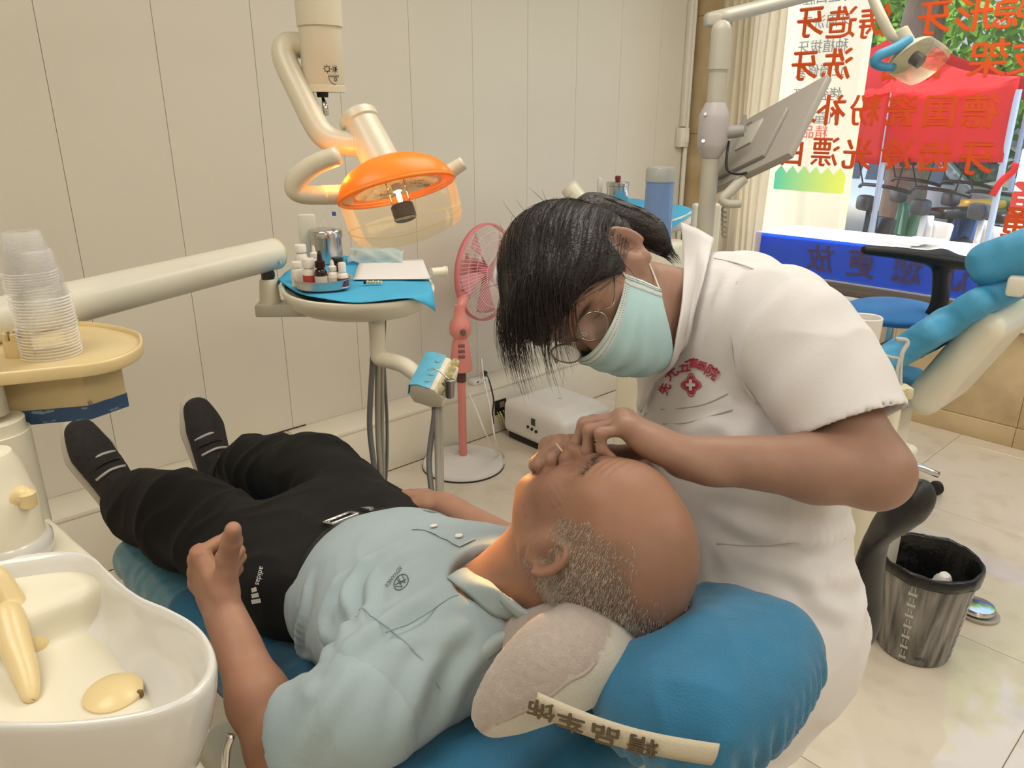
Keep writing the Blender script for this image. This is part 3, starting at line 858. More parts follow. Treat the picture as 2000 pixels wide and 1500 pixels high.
# placket, button, seams, chest logo
p0, n0 = on_shirt(.628, .80, .002); p1, n1 = on_shirt(.632, .90, .002)
pl = [on_shirt(.628 + .004 * t, .775 + .13 * t, .0022)[0] for t in np.linspace(0, 1, 9)]
Rr = A(1, 0, 0)
Vp = np.array([[p - Rr * .016, p + Rr * .016] for p in pl]).reshape(-1, 3)
obj('placket', (np.vstack([Vp, Vp - A(0, 0, .003)]), [(2 * i, 2 * i + 2, 2 * i + 3, 2 * i + 1) for i in range(8)]), M_polo, pat, True)
M_white = mat('white_plastic', (232, 230, 224), rough=.35, var=.02)
for y in (.80, .862):
    p, n = on_shirt(.63, y, .004)
    obj('button', lathe([(0, 0), (.0056, 0), (.006, .001), (.0055, .0022), (.003, .0018), (0, .0018)], 20, any_frame(n), p), M_white, pat)
M_ink = mat('dark_grey_print', (88, 96, 102), rough=.8, var=.04)
def snap(P, off=.0012):
    out = []
    for p in P:
        j = np.argsort(((SV - p) ** 2).sum(1))[:4]; c = SV[j].mean(0); n = unit(SN[j].mean(0)); out.append(p + n * (n @ (c - p) + off))
    return np.array(out)
LA = math.radians(-127)                                         # oval mark with slanted strokes and the word beside it, lying on the chest
def onl(pts): return np.array([pxhit(SV, SN, 784 + (x * math.cos(LA) - y * math.sin(LA)), 1138 - (x * math.sin(LA) + y * math.cos(LA)), .0012, 8) for x, y in pts])
marks = [tube(onl([(17 * math.cos(a), 12 * math.sin(a)) for a in np.linspace(0, 2 * math.pi, 24, endpoint=False)]), .0007, 5, closed=True)]
for s in ([(-12, -6), (-4, 7), (0, -3)], [(0, -10), (6, 8), (13, -4)], [(-4, -10), (3, 2)], [(-11, 4), (11, -6)]): marks.append(tube(onl(s), .0006, 5))
obj('chest_logo', join(*marks), M_ink, pat, True)
tv, tf = text_vf('ADVANCE', 10.5, np.eye(3), (0, 0, 0), 0)
obj('chest_lettering', (onl(tv[:, :2] + A(0, -19)), tf), M_ink, pat, False)
def seam(name, P, r, m, root): return obj(name, tube(P, r, 5), m, root, True)
M_seam = mat('polo_seam', (134, 154, 162), rough=.9)
sm = [A(.45, .60, .9), A(.44, .66, .91), A(.425, .70, .92), A(.418, .74, .92), A(.425, .79, .9)]
seam('sleeve_seam', snap(spline([A(.475, .63, .78), A(.455, .66, .85), A(.44, .70, .90), A(.435, .745, .90), A(.45, .80, .86), A(.46, .83, .80)], 6), .0), .0009, M_seam, pat)
seam('shoulder_seam', snap(spline([A(.43, .71, .9), A(.47, .70, .9), A(.52, .695, .9), A(.545, .69, .9)], 6), .0), .0009, M_seam, pat)

# ---- trousers and belt
M_trous = mat('black_trousers', (13, 12, 13), rough=.85, var=.2, vscale=6, bump=.2, bscale=500)
B = Blob(.006)
B.cone(A(.65, 1.05, .68), A(.65, 1.22, .64), .166, .172, .0, 'u', UPN, .70)
B.cone(HIPL + A(-.01, .03, 0), KNL, .112, .092, .06, 'u', A(0, 0, 1), .95)
B.cone(HIPR + A(.01, .03, 0), KNR, .112, .092, .06, 'u', A(0, 0, 1), .95)
B.cone(KNL, KNL + (ANL - KNL) * .55, .092, .086, .05).cone(KNL + (ANL - KNL) * .5, ANL + A(0, .02, -.0), .086, .072, .03)
B.cone(KNR, KNR + (ANR - KNR) * .55, .092, .086, .05).cone(KNR + (ANR - KNR) * .5, ANR + A(0, .02, -.0), .086, .072, .03)
B.ell(A(.65, 1.28, .72), (.10, .12, .04), None, .05)
B.cut(A(.65, 1.885, .57), A(0, 1, -.1), A(.3, 1.84, .4), A(.95, 2.2, .8), .004)
B.cut(A(.648, 1.06, .68), A(-.05, -.96, .26), A(.4, .8, .4), A(.9, 1.2, .95), .004)
V, F = B.mesh(2); N = vnormals(V, F)
wr = .012 * (ridge(V @ rotz(.4), (5, 11, 6), 14, .09) - .35) * sstep(1.25, 1.4, V[:, 1]) + .008 * (ridge(V @ rotz(-.6), (7, 17, 9), 15, .06) - .35) + .006 * (ridge(V, (6, 26, 8), 33, .05) - .35) * sstep(1.8, 1.95, V[:, 1])
V = V + N * wr[:, None]
trous = obj('trousers', (V, F), M_trous, pat, True)
TV, TN = V, N
def snapT(P, off=.001):
    out = []
    for p in P:
        j = np.argsort(((TV - p) ** 2).sum(1))[:4]; c = TV[j].mean(0); n = unit(TN[j].mean(0)); out.append(p + n * (n @ (c - p) + off))
    return np.array(out)
M_belt = mat('black_leather', (26, 24, 24), rough=.4, bump=.1, bscale=200)
def ring_at(cy, off):                                           # waist ring in the plane of the hem
    out = []
    for a in np.linspace(0, 2 * math.pi, 48, endpoint=False):
        sx = A(1, 0, 0) * math.cos(a) * (.170 + off); nz = UPN * math.sin(a) * (.128 + off)
        out.append(cy + sx + nz)
    return np.array(out)
bc = A(.649, 1.082, .668); ax = unit(A(.02, .94, -.34))
r1 = ring_at(bc, .004); r2 = r1 + ax * .034; r3 = ring_at(bc, -.002); n = 48
Vb = np.vstack([r1, r2, r3 + ax * .034, r3]); Fb = [(k * n + i, k * n + (i + 1) % n, ((k + 1) % 4) * n + (i + 1) % n, ((k + 1) % 4) * n + i) for k in range(4) for i in range(n)]
belt = obj('belt', (Vb, Fb), M_belt, pat)
M_steel = mat('polished_steel', (200, 200, 200), rough=.18, metal=1., var=.05)
bp = bc + UPN * .136 + ax * .014 + A(-.03, 0, .0); Rb = frame(x=A(1, 0, 0), z=UPN)
out = [bp + Rb @ A(x, y, 0) for x, y in rrect(.056, .040, .006)]
obj('buckle', tube(np.array(out), .0032, 8, closed=True), M_steel, belt, True)
obj('buckle_prong', tube([bp + Rb @ A(-.026, 0, .003), bp + Rb @ A(.026, 0, .004)], .002, 8), M_steel, belt, True)
lpp = bp + A(.055, 0, .0)
obj('belt_loop', box(lpp, (.010, .044, .006), .002, 2, Rb), M_steel, belt)
# small white print on the hip: three slanted bars and letters
M_print = mat('white_print', (225, 225, 222), rough=.8)
hp = A(.487, 1.215, .70)
LRr = frame(x=unit(A(.1, -.05, .95)), y=unit(A(-.1, 1, .1)))
def tdec(VF, cx, cy, off=.002):
    V, F = VF; return np.array([pxhit(TV, TN, cx + v[0], cy - v[1], off, 6) for v in V]), F
bars = []
for i, h in enumerate((12, 17, 22)):
    bars.append((np.array([(0, -11 * i, 0), (h * .8, -11 * i + 3, 0), (h * .8 + 2, -11 * i - 5, 0), (2, -11 * i - 8, 0)]), [(0, 1, 2, 3)]))
obj('stripe_print', tdec(join(*bars), 492, 1149), M_print, pat, False)
tv, tf = text_vf('adidas', 15, rotz(math.radians(-104)), (0, 0, 0), 0, align='RIGHT')
obj('hip_lettering', tdec((tv, tf), 504, 1143), M_print, pat, False)

# ---- shoes
M_shoe = mat('grey_knit_shoe', (50, 47, 47), rough=.85, var=.15, vscale=60, bump=.3, bscale=400)
M_sole = mat('white_rubber', (205, 198, 182), rough=.6, var=.05)
M_lace = mat('white_lace', (205, 203, 198), rough=.8)
def shoe(an, toe, side):
    """an ankle centre, toe direction (heel to toe)"""
    t = unit(toe); up = unit(A(0, -1, .1) - t * (A(0, -1, .1) @ t)); s = np.cross(t, up)
    R = np.stack([s, t, up], 1)
    heel = an - up * .065 - t * .055
    W = lambda x, y, z: heel + R @ (A(x, y, z) * A(1.25, 1.08, 1.12)) + t * .012
    B = Blob(.004)
    B.path([W(0, .03, .045), W(0, .10, .043), W(side * .006, .19, .036), W(side * .004, .245, .03)], [.040, .042, .046, .034], 4, .02, 'u', s, 1.12)
    B.cone(W(0, .035, .05), W(0, .05, .095), .037, .036, .02)
    B.cone(W(0, .06, .085), W(0, .14, .052), .034, .034, .02)
    B.cut(W(0, 0, .012), -up, W(0, .13, 0) - .2, W(0, .13, 0) + .2)
    V, F = B.mesh(2)
    up_o = obj('shoe_upper', (V, F), M_shoe, pat, True)
    B = Blob(.004)
    B.path([W(0, .015, .008), W(side * .004, .10, .008), W(side * .007, .19, .008), W(side * .004, .258, .010)], [.046, .050, .060, .036], 5, .02, 'u', up, .40)
    V, F = B.mesh(2)
    obj('sole', (V, F), M_sole, up_o, True)
    for i in range(4):
        y = .128 + .021 * i; z = .092 - .0085 * i
        P = spline([W(-.030, y - .004, z - .016), W(-.018, y, z - .002), W(0, y + .003, z + .004), W(.018, y, z - .002), W(.030, y - .004, z - .016)], 4)
        obj('lace', tube(P, .0036, 7, flat=.55, up=up), M_lace if i != 1 else M_belt, up_o, True)
    P = spline([W(.004, .098, .099), W(.03, .105, .11), W(.05, .10, .10), W(.036, .09, .095), W(.0, .098, .099)], 6)
    obj('lace_bow', tube(P, .002, 6), M_belt, up_o, True)
    P = spline([W(-.034, .02, .098), W(-.030, .075, .105), W(0, .10, .104), W(.030, .075, .105), W(.034, .02, .098)], 5)
    obj('collar_lining', tube(P, .008, 8), M_shoe, up_o, True)
shoe(ANL + A(.01, .02, -.03), A(-.22, .42, .88), -1)
shoe(ANR + A(-.02, .02, -.065), A(-.02, .40, .92), 1)
# ------------------------------------------------------------------ the dentist
def CAMV(r, u, c): return CR * r + CU * u - CF * c             # right, up, towards the photographer
den = empty('person', tuple(PZ(1600, 1330, .0) * A(1, 1, 0)), 'person in white short-sleeved coat, blue mask and round glasses bending over the patient', 'person')
DX, DFv, DU = CAMV(-.484, -.563, -.67), CAMV(-.078, -.775, .627), CAMV(-.872, .355, .331)
D_R = frame(y=unit(DFv), z=unit(DU))
D_C = PD(1156, 562, 1.12)
B, DW = head_blob(.003, D_C, D_R, 1.12, 0., .86)
SHN, SHF = PD(1545, 640, 1.05), PD(1335, 622, 1.36)            # near and far shoulder
CHEST = (SHN + SHF) / 2 + A(0, 0, -.08)
NB = (SHN + SHF) / 2 + A(.0, .0, .012)                           # base of the neck
B.cone(DW(0, -.03, -.055), NB, .049, .056, .03)
B.cone(NB, CHEST, .056, .07, .03)
B.cone(DW(0, .02, -.08), NB * .5 + CHEST * .5 + unit(DFv) * .03, .032, .05, .03)
Vh, Fh = B.mesh(2)
# near (left) arm
ELN, WRN = PD(1708, 922, .955), PD(1335, 893, .955)
B = Blob(.003)
B.cone(SHN, ELN, .05, .045, .01).cone(ELN, ELN + (WRN - ELN) * .3, .044, .043, .02).cone(ELN + (WRN - ELN) * .3, WRN, .042, .026, .02)
hd_ = unit(PD(1230, 832, .965) - WRN)                             # hand direction
hn_ = unit(A(0, 0, -1) - hd_ * (hd_ @ A(0, 0, -1)))
hn_ = unit(hn_ + .25 * np.cross(hd_, hn_))
ht_ = np.cross(hd_, hn_); ht_ = ht_ if ht_ @ CF > 0 else -ht_      # thumb on the far side
tipsN = hand_blob(B, WRN, hd_, ht_, hn_, [(38, 52, 20), (40, 58, 25), (44, 70, 35), (40, 85, 45)], [(.75, .45, .7), (.85, .1, .6), (.95, -.1, .4)], .98)
Va, Fa = B.mesh(2)
# far (right) arm
ELF, WRF = PD(1330, 960, 1.36), PD(1170, 905, 1.10)
B = Blob(.003)
B.cone(SHF, ELF, .047, .042, .01).cone(ELF, WRF, .042, .026, .02)
fd = unit(PD(1085, 868, 1.05) - WRF); fn = unit(A(0, 0, -1) - fd * (fd @ A(0, 0, -1))); fn = unit(fn - .5 * CF)
fn = unit(fn - fd * (fd @ fn)); ft = np.cross(fd, fn); ft = ft if ft @ CF < 0 else -ft
tipsF = hand_blob(B, WRF, fd, ft, fn, [(45, 75, 40), (55, 80, 45), (60, 85, 45), (60, 85, 45)], [(.8, .5, .5), (.9, .1, .5), (1, -.1, .3)], .96)
Vf, Ff = B.mesh(2)
PEL = PD(1478, 1180, 1.20)
LAT = unit((SHN - SHF) * A(1, 1, .3)); FWD = unit(np.cross(A(0, 0, 1), LAT)); FWD = FWD if FWD @ CR < 0 else -FWD
B = Blob(.012)
B.cone(PEL, CHEST, .10, .11, .03, 'u', FWD, .75)
KN = [PEL + LAT * s * .16 + FWD * .36 + A(0, 0, -.16) for s in (1, -1)]
FT = [PEL + LAT * s * .2 + FWD * .30 + A(0, 0, .075 - PEL[2]) for s in (1, -1)]
for i, s in enumerate((1, -1)):
    B.cone(PEL + LAT * s * .08, KN[i], .08, .055, .02).cone(KN[i], FT[i], .05, .034, .02)
Vt, Ft = B.mesh(1)
V, F = joinq((Vh, Fh), (Va, Fa), (Vf, Ff), (Vt, Ft)); nh = len(Vh)
C = np.tile(SKIN_D, (len(V), 1)); q = (V - D_C) @ D_R
hd = np.zeros(len(V)); hd[:nh] = 1
for s in (-1, 1):                                              # brows, eyes
    brow = gauss(np.stack([q[:, 0] - s * .03, q[:, 2] - .032 + 4 * (np.abs(q[:, 0]) - .03) ** 2, q[:, 1] - .085], 1), 0, (.016, .0042, .03))
    C = tint(C, np.clip(hd * brow * 1.6, 0, 1), srgb(50, 38, 34)[:3], .9)
    C = tint(C, hd * gauss(q, A(s * .031, .088, .0095), (.010, .01, .0022)), srgb(24, 20, 20)[:3], .95)
obj('body', (V, F), M_skin, den, True, col=C * .66)
DHV, DHN = Vh, vnormals(Vh, Fh)

# ---- hair: cap gathered to a tail, and strands
def hair_mat():
    m = mat('black_hair', (34, 27, 26), rough=.42, var=.35, vscale=40, bump=.6, bscale=240, spec=.5)
    return m
M_hair = hair_mat()
B = Blob(.004)
LW = lambda l, f, u: D_C + D_R @ A(l, f, u)
B.ell(LW(0, -.012, .046), (.088, .112, .100), D_R, .0)
B.ell(LW(0, -.045, .005), (.082, .078, .075), D_R, .03)
B.ell(LW(0, .062, .075), (.07, .045, .052), D_R, .03)
for s in (-1, 1): B.ell(LW(s * .074, .028, .036), (.018, .046, .036), D_R, .02)
B.ell(LW(0, .10, -.066), (.15, .088, .122), D_R, .012, 's')      # face opening
B.ell(LW(0, .03, -.12), (.15, .09, .08), D_R, .012, 's')
for s in (-1, 1): B.ell(LW(s * .095, -.012, -.008), (.034, .032, .042), D_R, .01, 's')
B.ell(LW(0, -.05, -.09), (.10, .06, .05), D_R, .02, 's')
Vc, Fc = B.mesh(2); Nc = vnormals(Vc, Fc)
qc = (Vc - D_C) @ D_R
ang = np.arctan2(qc[:, 0], qc[:, 2] - .0)
Vc = Vc + Nc * ((.0005) * np.sin(ang * 110 + 8 * vnoise(Vc, 22)) + .002 * (vnoise(Vc, 60, 5) - .5))[:, None]
hair = obj('hair', (Vc, Fc), M_hair, den, True, label='black hair tied back in a short tail with a loose fringe')
TIE = LW(-.01, -.128, .005)
B = Blob(.004)
tp = [TIE + D_R @ A(.0, .02, .01), TIE + D_R @ A(-.006, -.018, .006), PD(1215, 437, 1.20), PD(1265, 452, 1.20), PD(1298, 486, 1.20)]
B.path(tp, [.032, .034, .033, .027, .012], 5, .01)
Vc2, Fc2 = B.mesh(2); Nc2 = vnormals(Vc2, Fc2)
Vc2 = Vc2 + Nc2 * (.003 * (vnoise(Vc2, (40, 40, 160), 8) - .5))[:, None]
obj('hair_tail', (Vc2, Fc2), M_hair, hair, True)
# long strands: mesh of thin tapering three-sided tubes
def long_strands(paths, r):
    Vs, Fs, base = [], [], 0
    for P in paths:
        n = len(P); T = np.gradient(P, axis=0); T /= np.linalg.norm(T, axis=1)[:, None] + 1e-9
        u = np.cross(T, A(.31, .77, .55)); u /= np.linalg.norm(u, axis=1)[:, None] + 1e-9; w = np.cross(T, u)
        rr = (r * (1 - .75 * np.linspace(0, 1, n) ** 2))[:, None]
        for k in range(3): Vs.append(P + rr * (math.cos(k * 2.0944) * u + math.sin(k * 2.0944) * w))
        i = np.arange(n - 1)
        for k in range(3):
            a, b = base + k * n, base + ((k + 1) % 3) * n
            Fs.append(np.stack([a + i, b + i, b + i + 1, a + i + 1], 1))
        base += 3 * n
    return np.vstack(Vs), np.vstack(Fs)
capv = Vc; capq = qc
def cap_snap(p, off):
    j = np.argmin(((capv - p) ** 2).sum(1)); return capv[j] + Nc[j] * off
paths = []
front = np.where((capq[:, 1] > .02) & (capq[:, 2] > .01))[0]
for i in range(420):                                            # combed over the crown towards the tie
    j = front[rng.integers(len(front))]; p0 = capv[j]
    pts = []
    for t in np.linspace(0, 1, 9):
        p = p0 * (1 - t) + TIE * t; v = p - LW(0, -.01, .02); v = unit(v) * .13 + LW(0, -.01, .02)
        pts.append(v)
    off = rng.uniform(.0005, .0035)
    pts = [cap_snap(p, off) for p in pts]; paths.append(spline(pts, 2))
G = A(0, 0, -1)
for i in range(620):                                            # fringe falling from the hairline
    l = rng.uniform(-.058, .066)
    r0 = LW(l, .045 + .045 * (1 - (l / .07) ** 2) + rng.uniform(-.03, .012), .105 - .02 * (l / .07) ** 2 + rng.uniform(-.03, .02))
    r0 = cap_snap(r0, .001)
    d0 = unit(D_R @ A(l * 2 + .25, .9, .15 + .25 * rng.random()) + rng.normal(0, .06, 3))
    ln = rng.uniform(.030, .100) * (1 if rng.random() < .9 else 1.25)
    pts = [r0]; v = d0
    for s in range(8):
        v = unit(v + G * .16 + D_R @ A(.02, 0, -.15) + rng.normal(0, .02, 3)); p = pts[-1] + v * ln / 8
        qq = D_R.T @ (p - D_C)                                    # keep outside the forehead
        e = math.sqrt((qq[0] / .080) ** 2 + ((qq[1] + .005) / .108) ** 2 + ((qq[2] - .036) / .094) ** 2)
        if e < 1.04: qq = A(0, -.005, .036) + (qq - A(0, -.005, .036)) * (1.04 / e); p = D_C + D_R @ qq
        pts.append(p)
    paths.append(spline(np.array(pts), 2))
for i in range(160):                                            # stray hairs round the outline
    j = rng.integers(len(capv)); p0 = capv[j]; n = Nc[j]
    if (D_R.T @ (p0 - D_C))[2] < -.02: continue
    v = unit(n * .4 + unit(TIE - p0) * rng.uniform(-.3, .9) + rng.normal(0, .25, 3)); pts = [p0]
    for s in range(5): v = unit(v + unit(TIE - p0) * .12 + G * .05); pts.append(pts[-1] + v * rng.uniform(.004, .009))
    paths.append(spline(np.array(pts), 2))
V, F = long_strands(paths, .00042)
obj('hair_strands', (V, F), M_hair, hair, True, kind='stuff')
paths = []
for i in range(240):
    o = rng.normal(0, 1, 3); o = o / np.linalg.norm(o)
    rr = np.array([.030, .033, .033, .027, .012]) * rng.uniform(.9, 1.08)
    pts = [tp[k] + o * rr[k] for k in range(5)] + [tp[4] + unit(tp[4] - tp[3]) * rng.uniform(.0, .03) + o * .008]
    paths.append(spline(np.array(pts), 3))
V, F = long_strands(paths, .0005)
obj('tail_strands', (V, F), M_hair, hair, True, kind='stuff')

# ---- mask
M_mask = mat('mask_fabric', (174, 208, 212), rough=.9, var=.03, vscale=30, bump=.15, bscale=500)
M_maskw = mat('mask_edge', (214, 224, 222), rough=.9, bump=.1, bscale=500)
def mask_pt(u, v, off=0.):
    a = (u - .5) * 2 * math.radians(84)
    top = math.cos(a) ** 2
    uu = (.004 * (1 - top) - .004 * top) * (1 - v) + v * (-.118 - .012 * top + .048 * (1 - top)) + (-.012) * (1 - top) * (1 - v)
    fp = np.interp(v, [0, .12, .3, .55, .8, 1.0], [.121, .131, .129, .124, .114, .094])
    pl = .0034 * (math.sin(v * 24) * math.sin(math.pi * v)) * (.35 + .65 * abs(math.cos(a)))
    rl = .071 + .003 * math.sin(math.pi * v)
    f0 = .012
    return LW((rl + off) * math.sin(a), f0 + (fp + pl + off - f0) * max(0, math.cos(a)) ** .82, uu)
mask = obj('face_mask', grid(lambda u, v: mask_pt(u, v), 60, 40, .0015), M_mask, den, True, label='pleated pale blue surgical mask')
obj('mask_top_band', grid(lambda u, v: mask_pt(u, .0 + .10 * v, .0008), 60, 4, .001), M_maskw, mask, True)
for a, b in ((0, .045), (.955, 1)):
    obj('mask_side_band', grid(lambda u, v: mask_pt(a + (b - a) * u, v, .0010), 3, 40, .001), M_maskw, mask, True)
M_stitch = mat('stitch_dots', (120, 150, 152), rough=.9)
dots = []
for vv in (.035, .075):
    for k in range(70):
        p = mask_pt(.05 + .9 * k / 69, vv, .0022); dots.append(box(p, (.0010, .0010, .0010)))
for uu in (.012, .022, .978, .988):
    for k in range(34): dots.append(box(mask_pt(uu, .04 + .92 * k / 33, .0024), (.0010, .0010, .0010)))
obj('mask_stitching', join(*dots), M_stitch, mask, False, kind='stuff')
M_loop = mat('ear_loop', (228, 226, 222), rough=.8)
for s in (-1, 1):
    u = 0.02 if s < 0 else .98
    c0, c1 = mask_pt(u, .04, .001), mask_pt(u, .96, .001)
    P = spline([c0, LW(s * .080, .028, .010), LW(s * .0835, .004, .024), LW(s * .086, -.026, .018), LW(s * .086, -.030, -.012), LW(s * .078, -.006, -.046), c1], 7)
    obj('ear_loop', tube(P, .0013, 6), M_loop, mask, True)

# ---- glasses
M_wire = mat('glasses_wire', (150, 140, 128), rough=.22, metal=1., var=.05)
M_lens = clear_mat('lens', (250, 252, 255), .03, .02, .7)
gl = []
GF, GU = .120, .020
def gp(l, u, f=0.): return LW(l, GF + f - 3.2 * l * l - .12 * (u), GU + u)
glasses = None
for s in (-1, 1):
    ring = np.array([gp(s * .033 + .0235 * math.cos(a), .0195 * math.sin(a)) for a in np.linspace(0, 2 * math.pi, 40, endpoint=False)])
    o = obj('glasses_rim', tube(ring, .0014, 8, closed=True), M_wire, den, True, label='thin metal oval spectacle rim')
    cen = ring.mean(0); Vl = np.vstack([ring, cen]); obj('glasses_lens', (Vl, [(i, (i + 1) % 40, 40) for i in range(40)]), M_lens, o, True)
    P = spline([gp(s * .0555, .008), LW(s * .071, .10, .012), LW(s * .076, .05, .013), LW(s * .0815, .0, .016), LW(s * .083, -.026, .012)], 6)
    obj('glasses_temple', tube(P, .0012, 7), M_wire, o, True)
    pad = gp(s * .012, -.006, -.008); obj('nose_pad', lathe([(0, 0), (.0022, .0006), (.0028, .004), (.0018, .0085), (0, .009)], 10, D_R, pad), M_lens, o, True)
    obj('pad_arm', tube(spline([gp(s * .0125, .004), gp(s * .011, .002, -.006), pad + D_R @ A(0, 0, .004)], 4), .0006, 6), M_wire, o, True)
    if s < 0: P = spline([gp(-.0115, .006), gp(-.004, .010, .002), gp(.004, .010, .002), gp(.0115, .006)], 6); obj('glasses_bridge', tube(P, .0011, 7), M_wire, o, True)

# ---- white coat
M_coat = mat('white_cotton_coat', (216, 213, 213), rough=.8, var=.02, vscale=10, bump=.12, bscale=600, sheen=.1)
B = Blob(.005)
UPT = unit(CHEST - PEL)
B.cone(PEL + A(0, 0, -.02), PEL * .45 + CHEST * .55, .165, .172, .0, 'u', FWD, .80)
B.cone(PEL * .45 + CHEST * .55, CHEST + UPT * .02, .172, .16, .05, 'u', FWD, .76)
B.cone(SHN - LAT * .035 + A(0, 0, -.012), SHF + LAT * .03 + A(0, 0, -.012), .070, .068, .06)
B.cone(SHN * .5 + SHF * .5 + A(0, 0, -.03), CHEST, .105, .11, .05, 'u', FWD, .9)
ad = ELN - SHN; se = SHN + ad * .70
B.cone(SHN - LAT * .02, SHN + ad * .12, .074, .076, .05)
B2 = Blob(.005)
B2.cone(SHN - LAT * .02, SHN + ad * .1, .072, .076, .0).cone(SHN + ad * .1, SHN + ad * .38, .075, .076, .03).cone(SHN + ad * .38, se + ad * .2, .076, .078, .03)
B2.cut(se, ad + A(0, 0, -.06), se - .25, se + .25, .003)
B2.cone(se - ad * .22, se + ad * .1, .062, .072, .004, 's')
af = ELF - SHF; sf = SHF + af * .6
B.cone(SHF, sf, .074, .078, .05).cut(sf, af, sf - .13, sf + .13)
# skirt of the coat over the thighs
for i, s in enumerate((1, -1)): B.cone(PEL + LAT * s * .06, (PEL + LAT * s * .06) * .4 + KN[i] * .6, .105, .095, .06)
B.cone(PEL, PEL + A(0, 0, -.22) + FWD * .05, .15, .145, .05, 'u', FWD, .85)
B.cut(PEL + A(0, 0, -.19), A(0, 0, -1), PEL - .5, PEL + A(.5, .5, -.1), .004)
nax = unit(DW(0, -.03, -.055) - NB)
B.cone(NB, NB + nax * .02, .085, .075, .05)
B.cone(NB + nax * .045, NB + nax * .13, .046, .066, .01, 's')
B.cone(NB + nax * .05 + FWD * .06, CHEST + FWD * .15 + A(0, 0, .06), .032, .010, .01, 's')
V, F = joinq(B.mesh(2), B2.mesh(2)); N = vnormals(V, F)
s_ = (V - PEL) @ UPT
wr = .006 * (ridge(V @ rotz(.3), (9, 9, 6), 5, .08) - .35) + .0035 * (ridge(V @ rotx(.6), (16, 16, 12), 8, .05) - .4)
wr = wr + .006 * (ridge(V, (7, 7, 20), 18, .06) - .35) * (1 - sstep(.05, .25, s_))
dh = (V - se) @ unit(ad); near_h = (np.linalg.norm(V - se - dh[:, None] * unit(ad), axis=1) < .11) & (dh > -.05) & (dh < .05)
wr = np.where(near_h, wr * np.clip(-dh / .05, 0, 1), wr)
V = V + N * wr[:, None]
V = folds(V, N, [([(1560, 540), (1500, 600), (1462, 680), (1452, 760)], .006, .018), ([(1620, 660), (1560, 740), (1510, 800)], .004, .02), ([(1440, 520), (1400, 600), (1380, 680)], .006, .014), ([(1470, 820), (1440, 880), (1430, 960)], .008, .016),
    ([(1680, 1030), (1580, 1050), (1480, 1040), (1410, 1010)], .009, .014), ([(1690, 1120), (1600, 1130), (1500, 1100), (1420, 1090)], .008, .014), ([(1660, 1200), (1610, 1180), (1560, 1120)], .007, .014), ([(1340, 850), (1390, 830), (1440, 850)], .005, .012)])
coat = obj('white_coat', (V, F), M_coat, den, True)
KV, KN_ = V, N
VV = V - CC; dep = VV @ CF; KPX = np.stack([1000 + FPX * (VV @ CR) / dep, 750 - FPX * (VV @ CU) / dep], 1); KD = dep
def hit(px, py, off=.001, rad=7, PXY=None, DD=None, NN=None, mx=None):
    """surface point of the coat found along the line of sight; the point then lives on the coat in 3-D"""
    PXY = KPX if PXY is None else PXY; DD = KD if DD is None else DD; NN = KN_ if NN is None else NN
    d2 = ((PXY - A(px, py)) ** 2).sum(1); ok = d2 < rad * rad
    while not ok.any(): rad *= 1.6; ok = d2 < rad * rad
    j = np.where(ok)[0]; dm = DD[j].min(); j = j[DD[j] < dm + .02]
    n = unit(NN[j].mean(0)); return PD(px, py, DD[j].mean()) + n * off
def sheet_from(pts_rows, thick, off=.004, sub=5):
    """cloth panel through rows of (px,py) found on the coat"""
    rows = [spline([hit(x, y, off) for x, y in r], sub) for r in pts_rows]
    n = min(len(r) for r in rows); G_ = np.array([r[:n] for r in rows])
    m = len(rows)
    def fn(u, v):
        a = u * (m - 1); i = min(int(a), m - 2); t = a - i; b = v * (n - 1); j = min(int(b), n - 2); s = b - j
        return (G_[i, j] * (1 - t) + G_[i + 1, j] * t) * (1 - s) + (G_[i, j + 1] * (1 - t) + G_[i + 1, j + 1] * t) * s
    return grid(fn, (m - 1) * 6, n - 1, thick)

# coat details: collar and lapel, front edge, pocket, seams, embroidery
KV2 = np.vstack([KV, DHV]); KN2 = np.vstack([KN_, DHN]); KP2, KD2 = pxy(KV2)
_hit = hit
def hit(px, py, off=.001, rad=7): return _hit(px, py, off, rad, KP2, KD2, KN2)
lap = sheet_from([[(1336, 448), (1330, 520), (1320, 590), (1306, 650), (1294, 700), (1282, 745), (1262, 800)],
                  [(1364, 462), (1356, 532), (1344, 600), (1324, 658), (1300, 702), (1284, 752), (1265, 803)],
                  [(1394, 482), (1384, 545), (1368, 612), (1338, 664), (1306, 706), (1287, 760), (1268, 806)]], .003, .012)
obj('lapel', lap, M_coat, den, True, label='turned-down notched lapel')
e1 = unit(LAT - nax * (LAT @ nax)); e2 = np.cross(nax, e1); e2 = e2 if e2 @ FWD > 0 else -e2
def ccol(u, v):
    a = math.radians(112 + 316 * u)                              # opening towards the chest
    r = .064 + (.004 if v < .35 else .004 + .030 * (v - .35) / .65)
    h = .020 + .05 * v if v < .35 else .0375 - .062 * ((v - .35) / .65) ** 1.3
    p = NB + nax * h + (e1 * math.cos(a) * 1.06 + e2 * math.sin(a)) * r
    return p
obj('coat_collar', grid(lambda u, v: ccol(u * .56, v), 30, 14, .003), M_coat, den, True)
M_cseam = mat('coat_seam', (196, 190, 188), rough=.9)
def cseam(name, pts, r=.0012, m=None): obj(name, tube(spline([hit(x, y, .0006) for x, y in pts], 5), r, 5), m or M_cseam, den, True)
cseam('shoulder_seam', [(1440, 550), (1430, 640), (1432, 700), (1450, 745), (1480, 790)])
cseam('yoke_seam', [(1395, 505), (1440, 515), (1490, 533)])
cseam('pocket_seam', [(1292, 800), (1340, 796), (1380, 788), (1422, 768)])
cseam('pocket_seam', [(1296, 828), (1340, 826), (1390, 812), (1430, 800)])
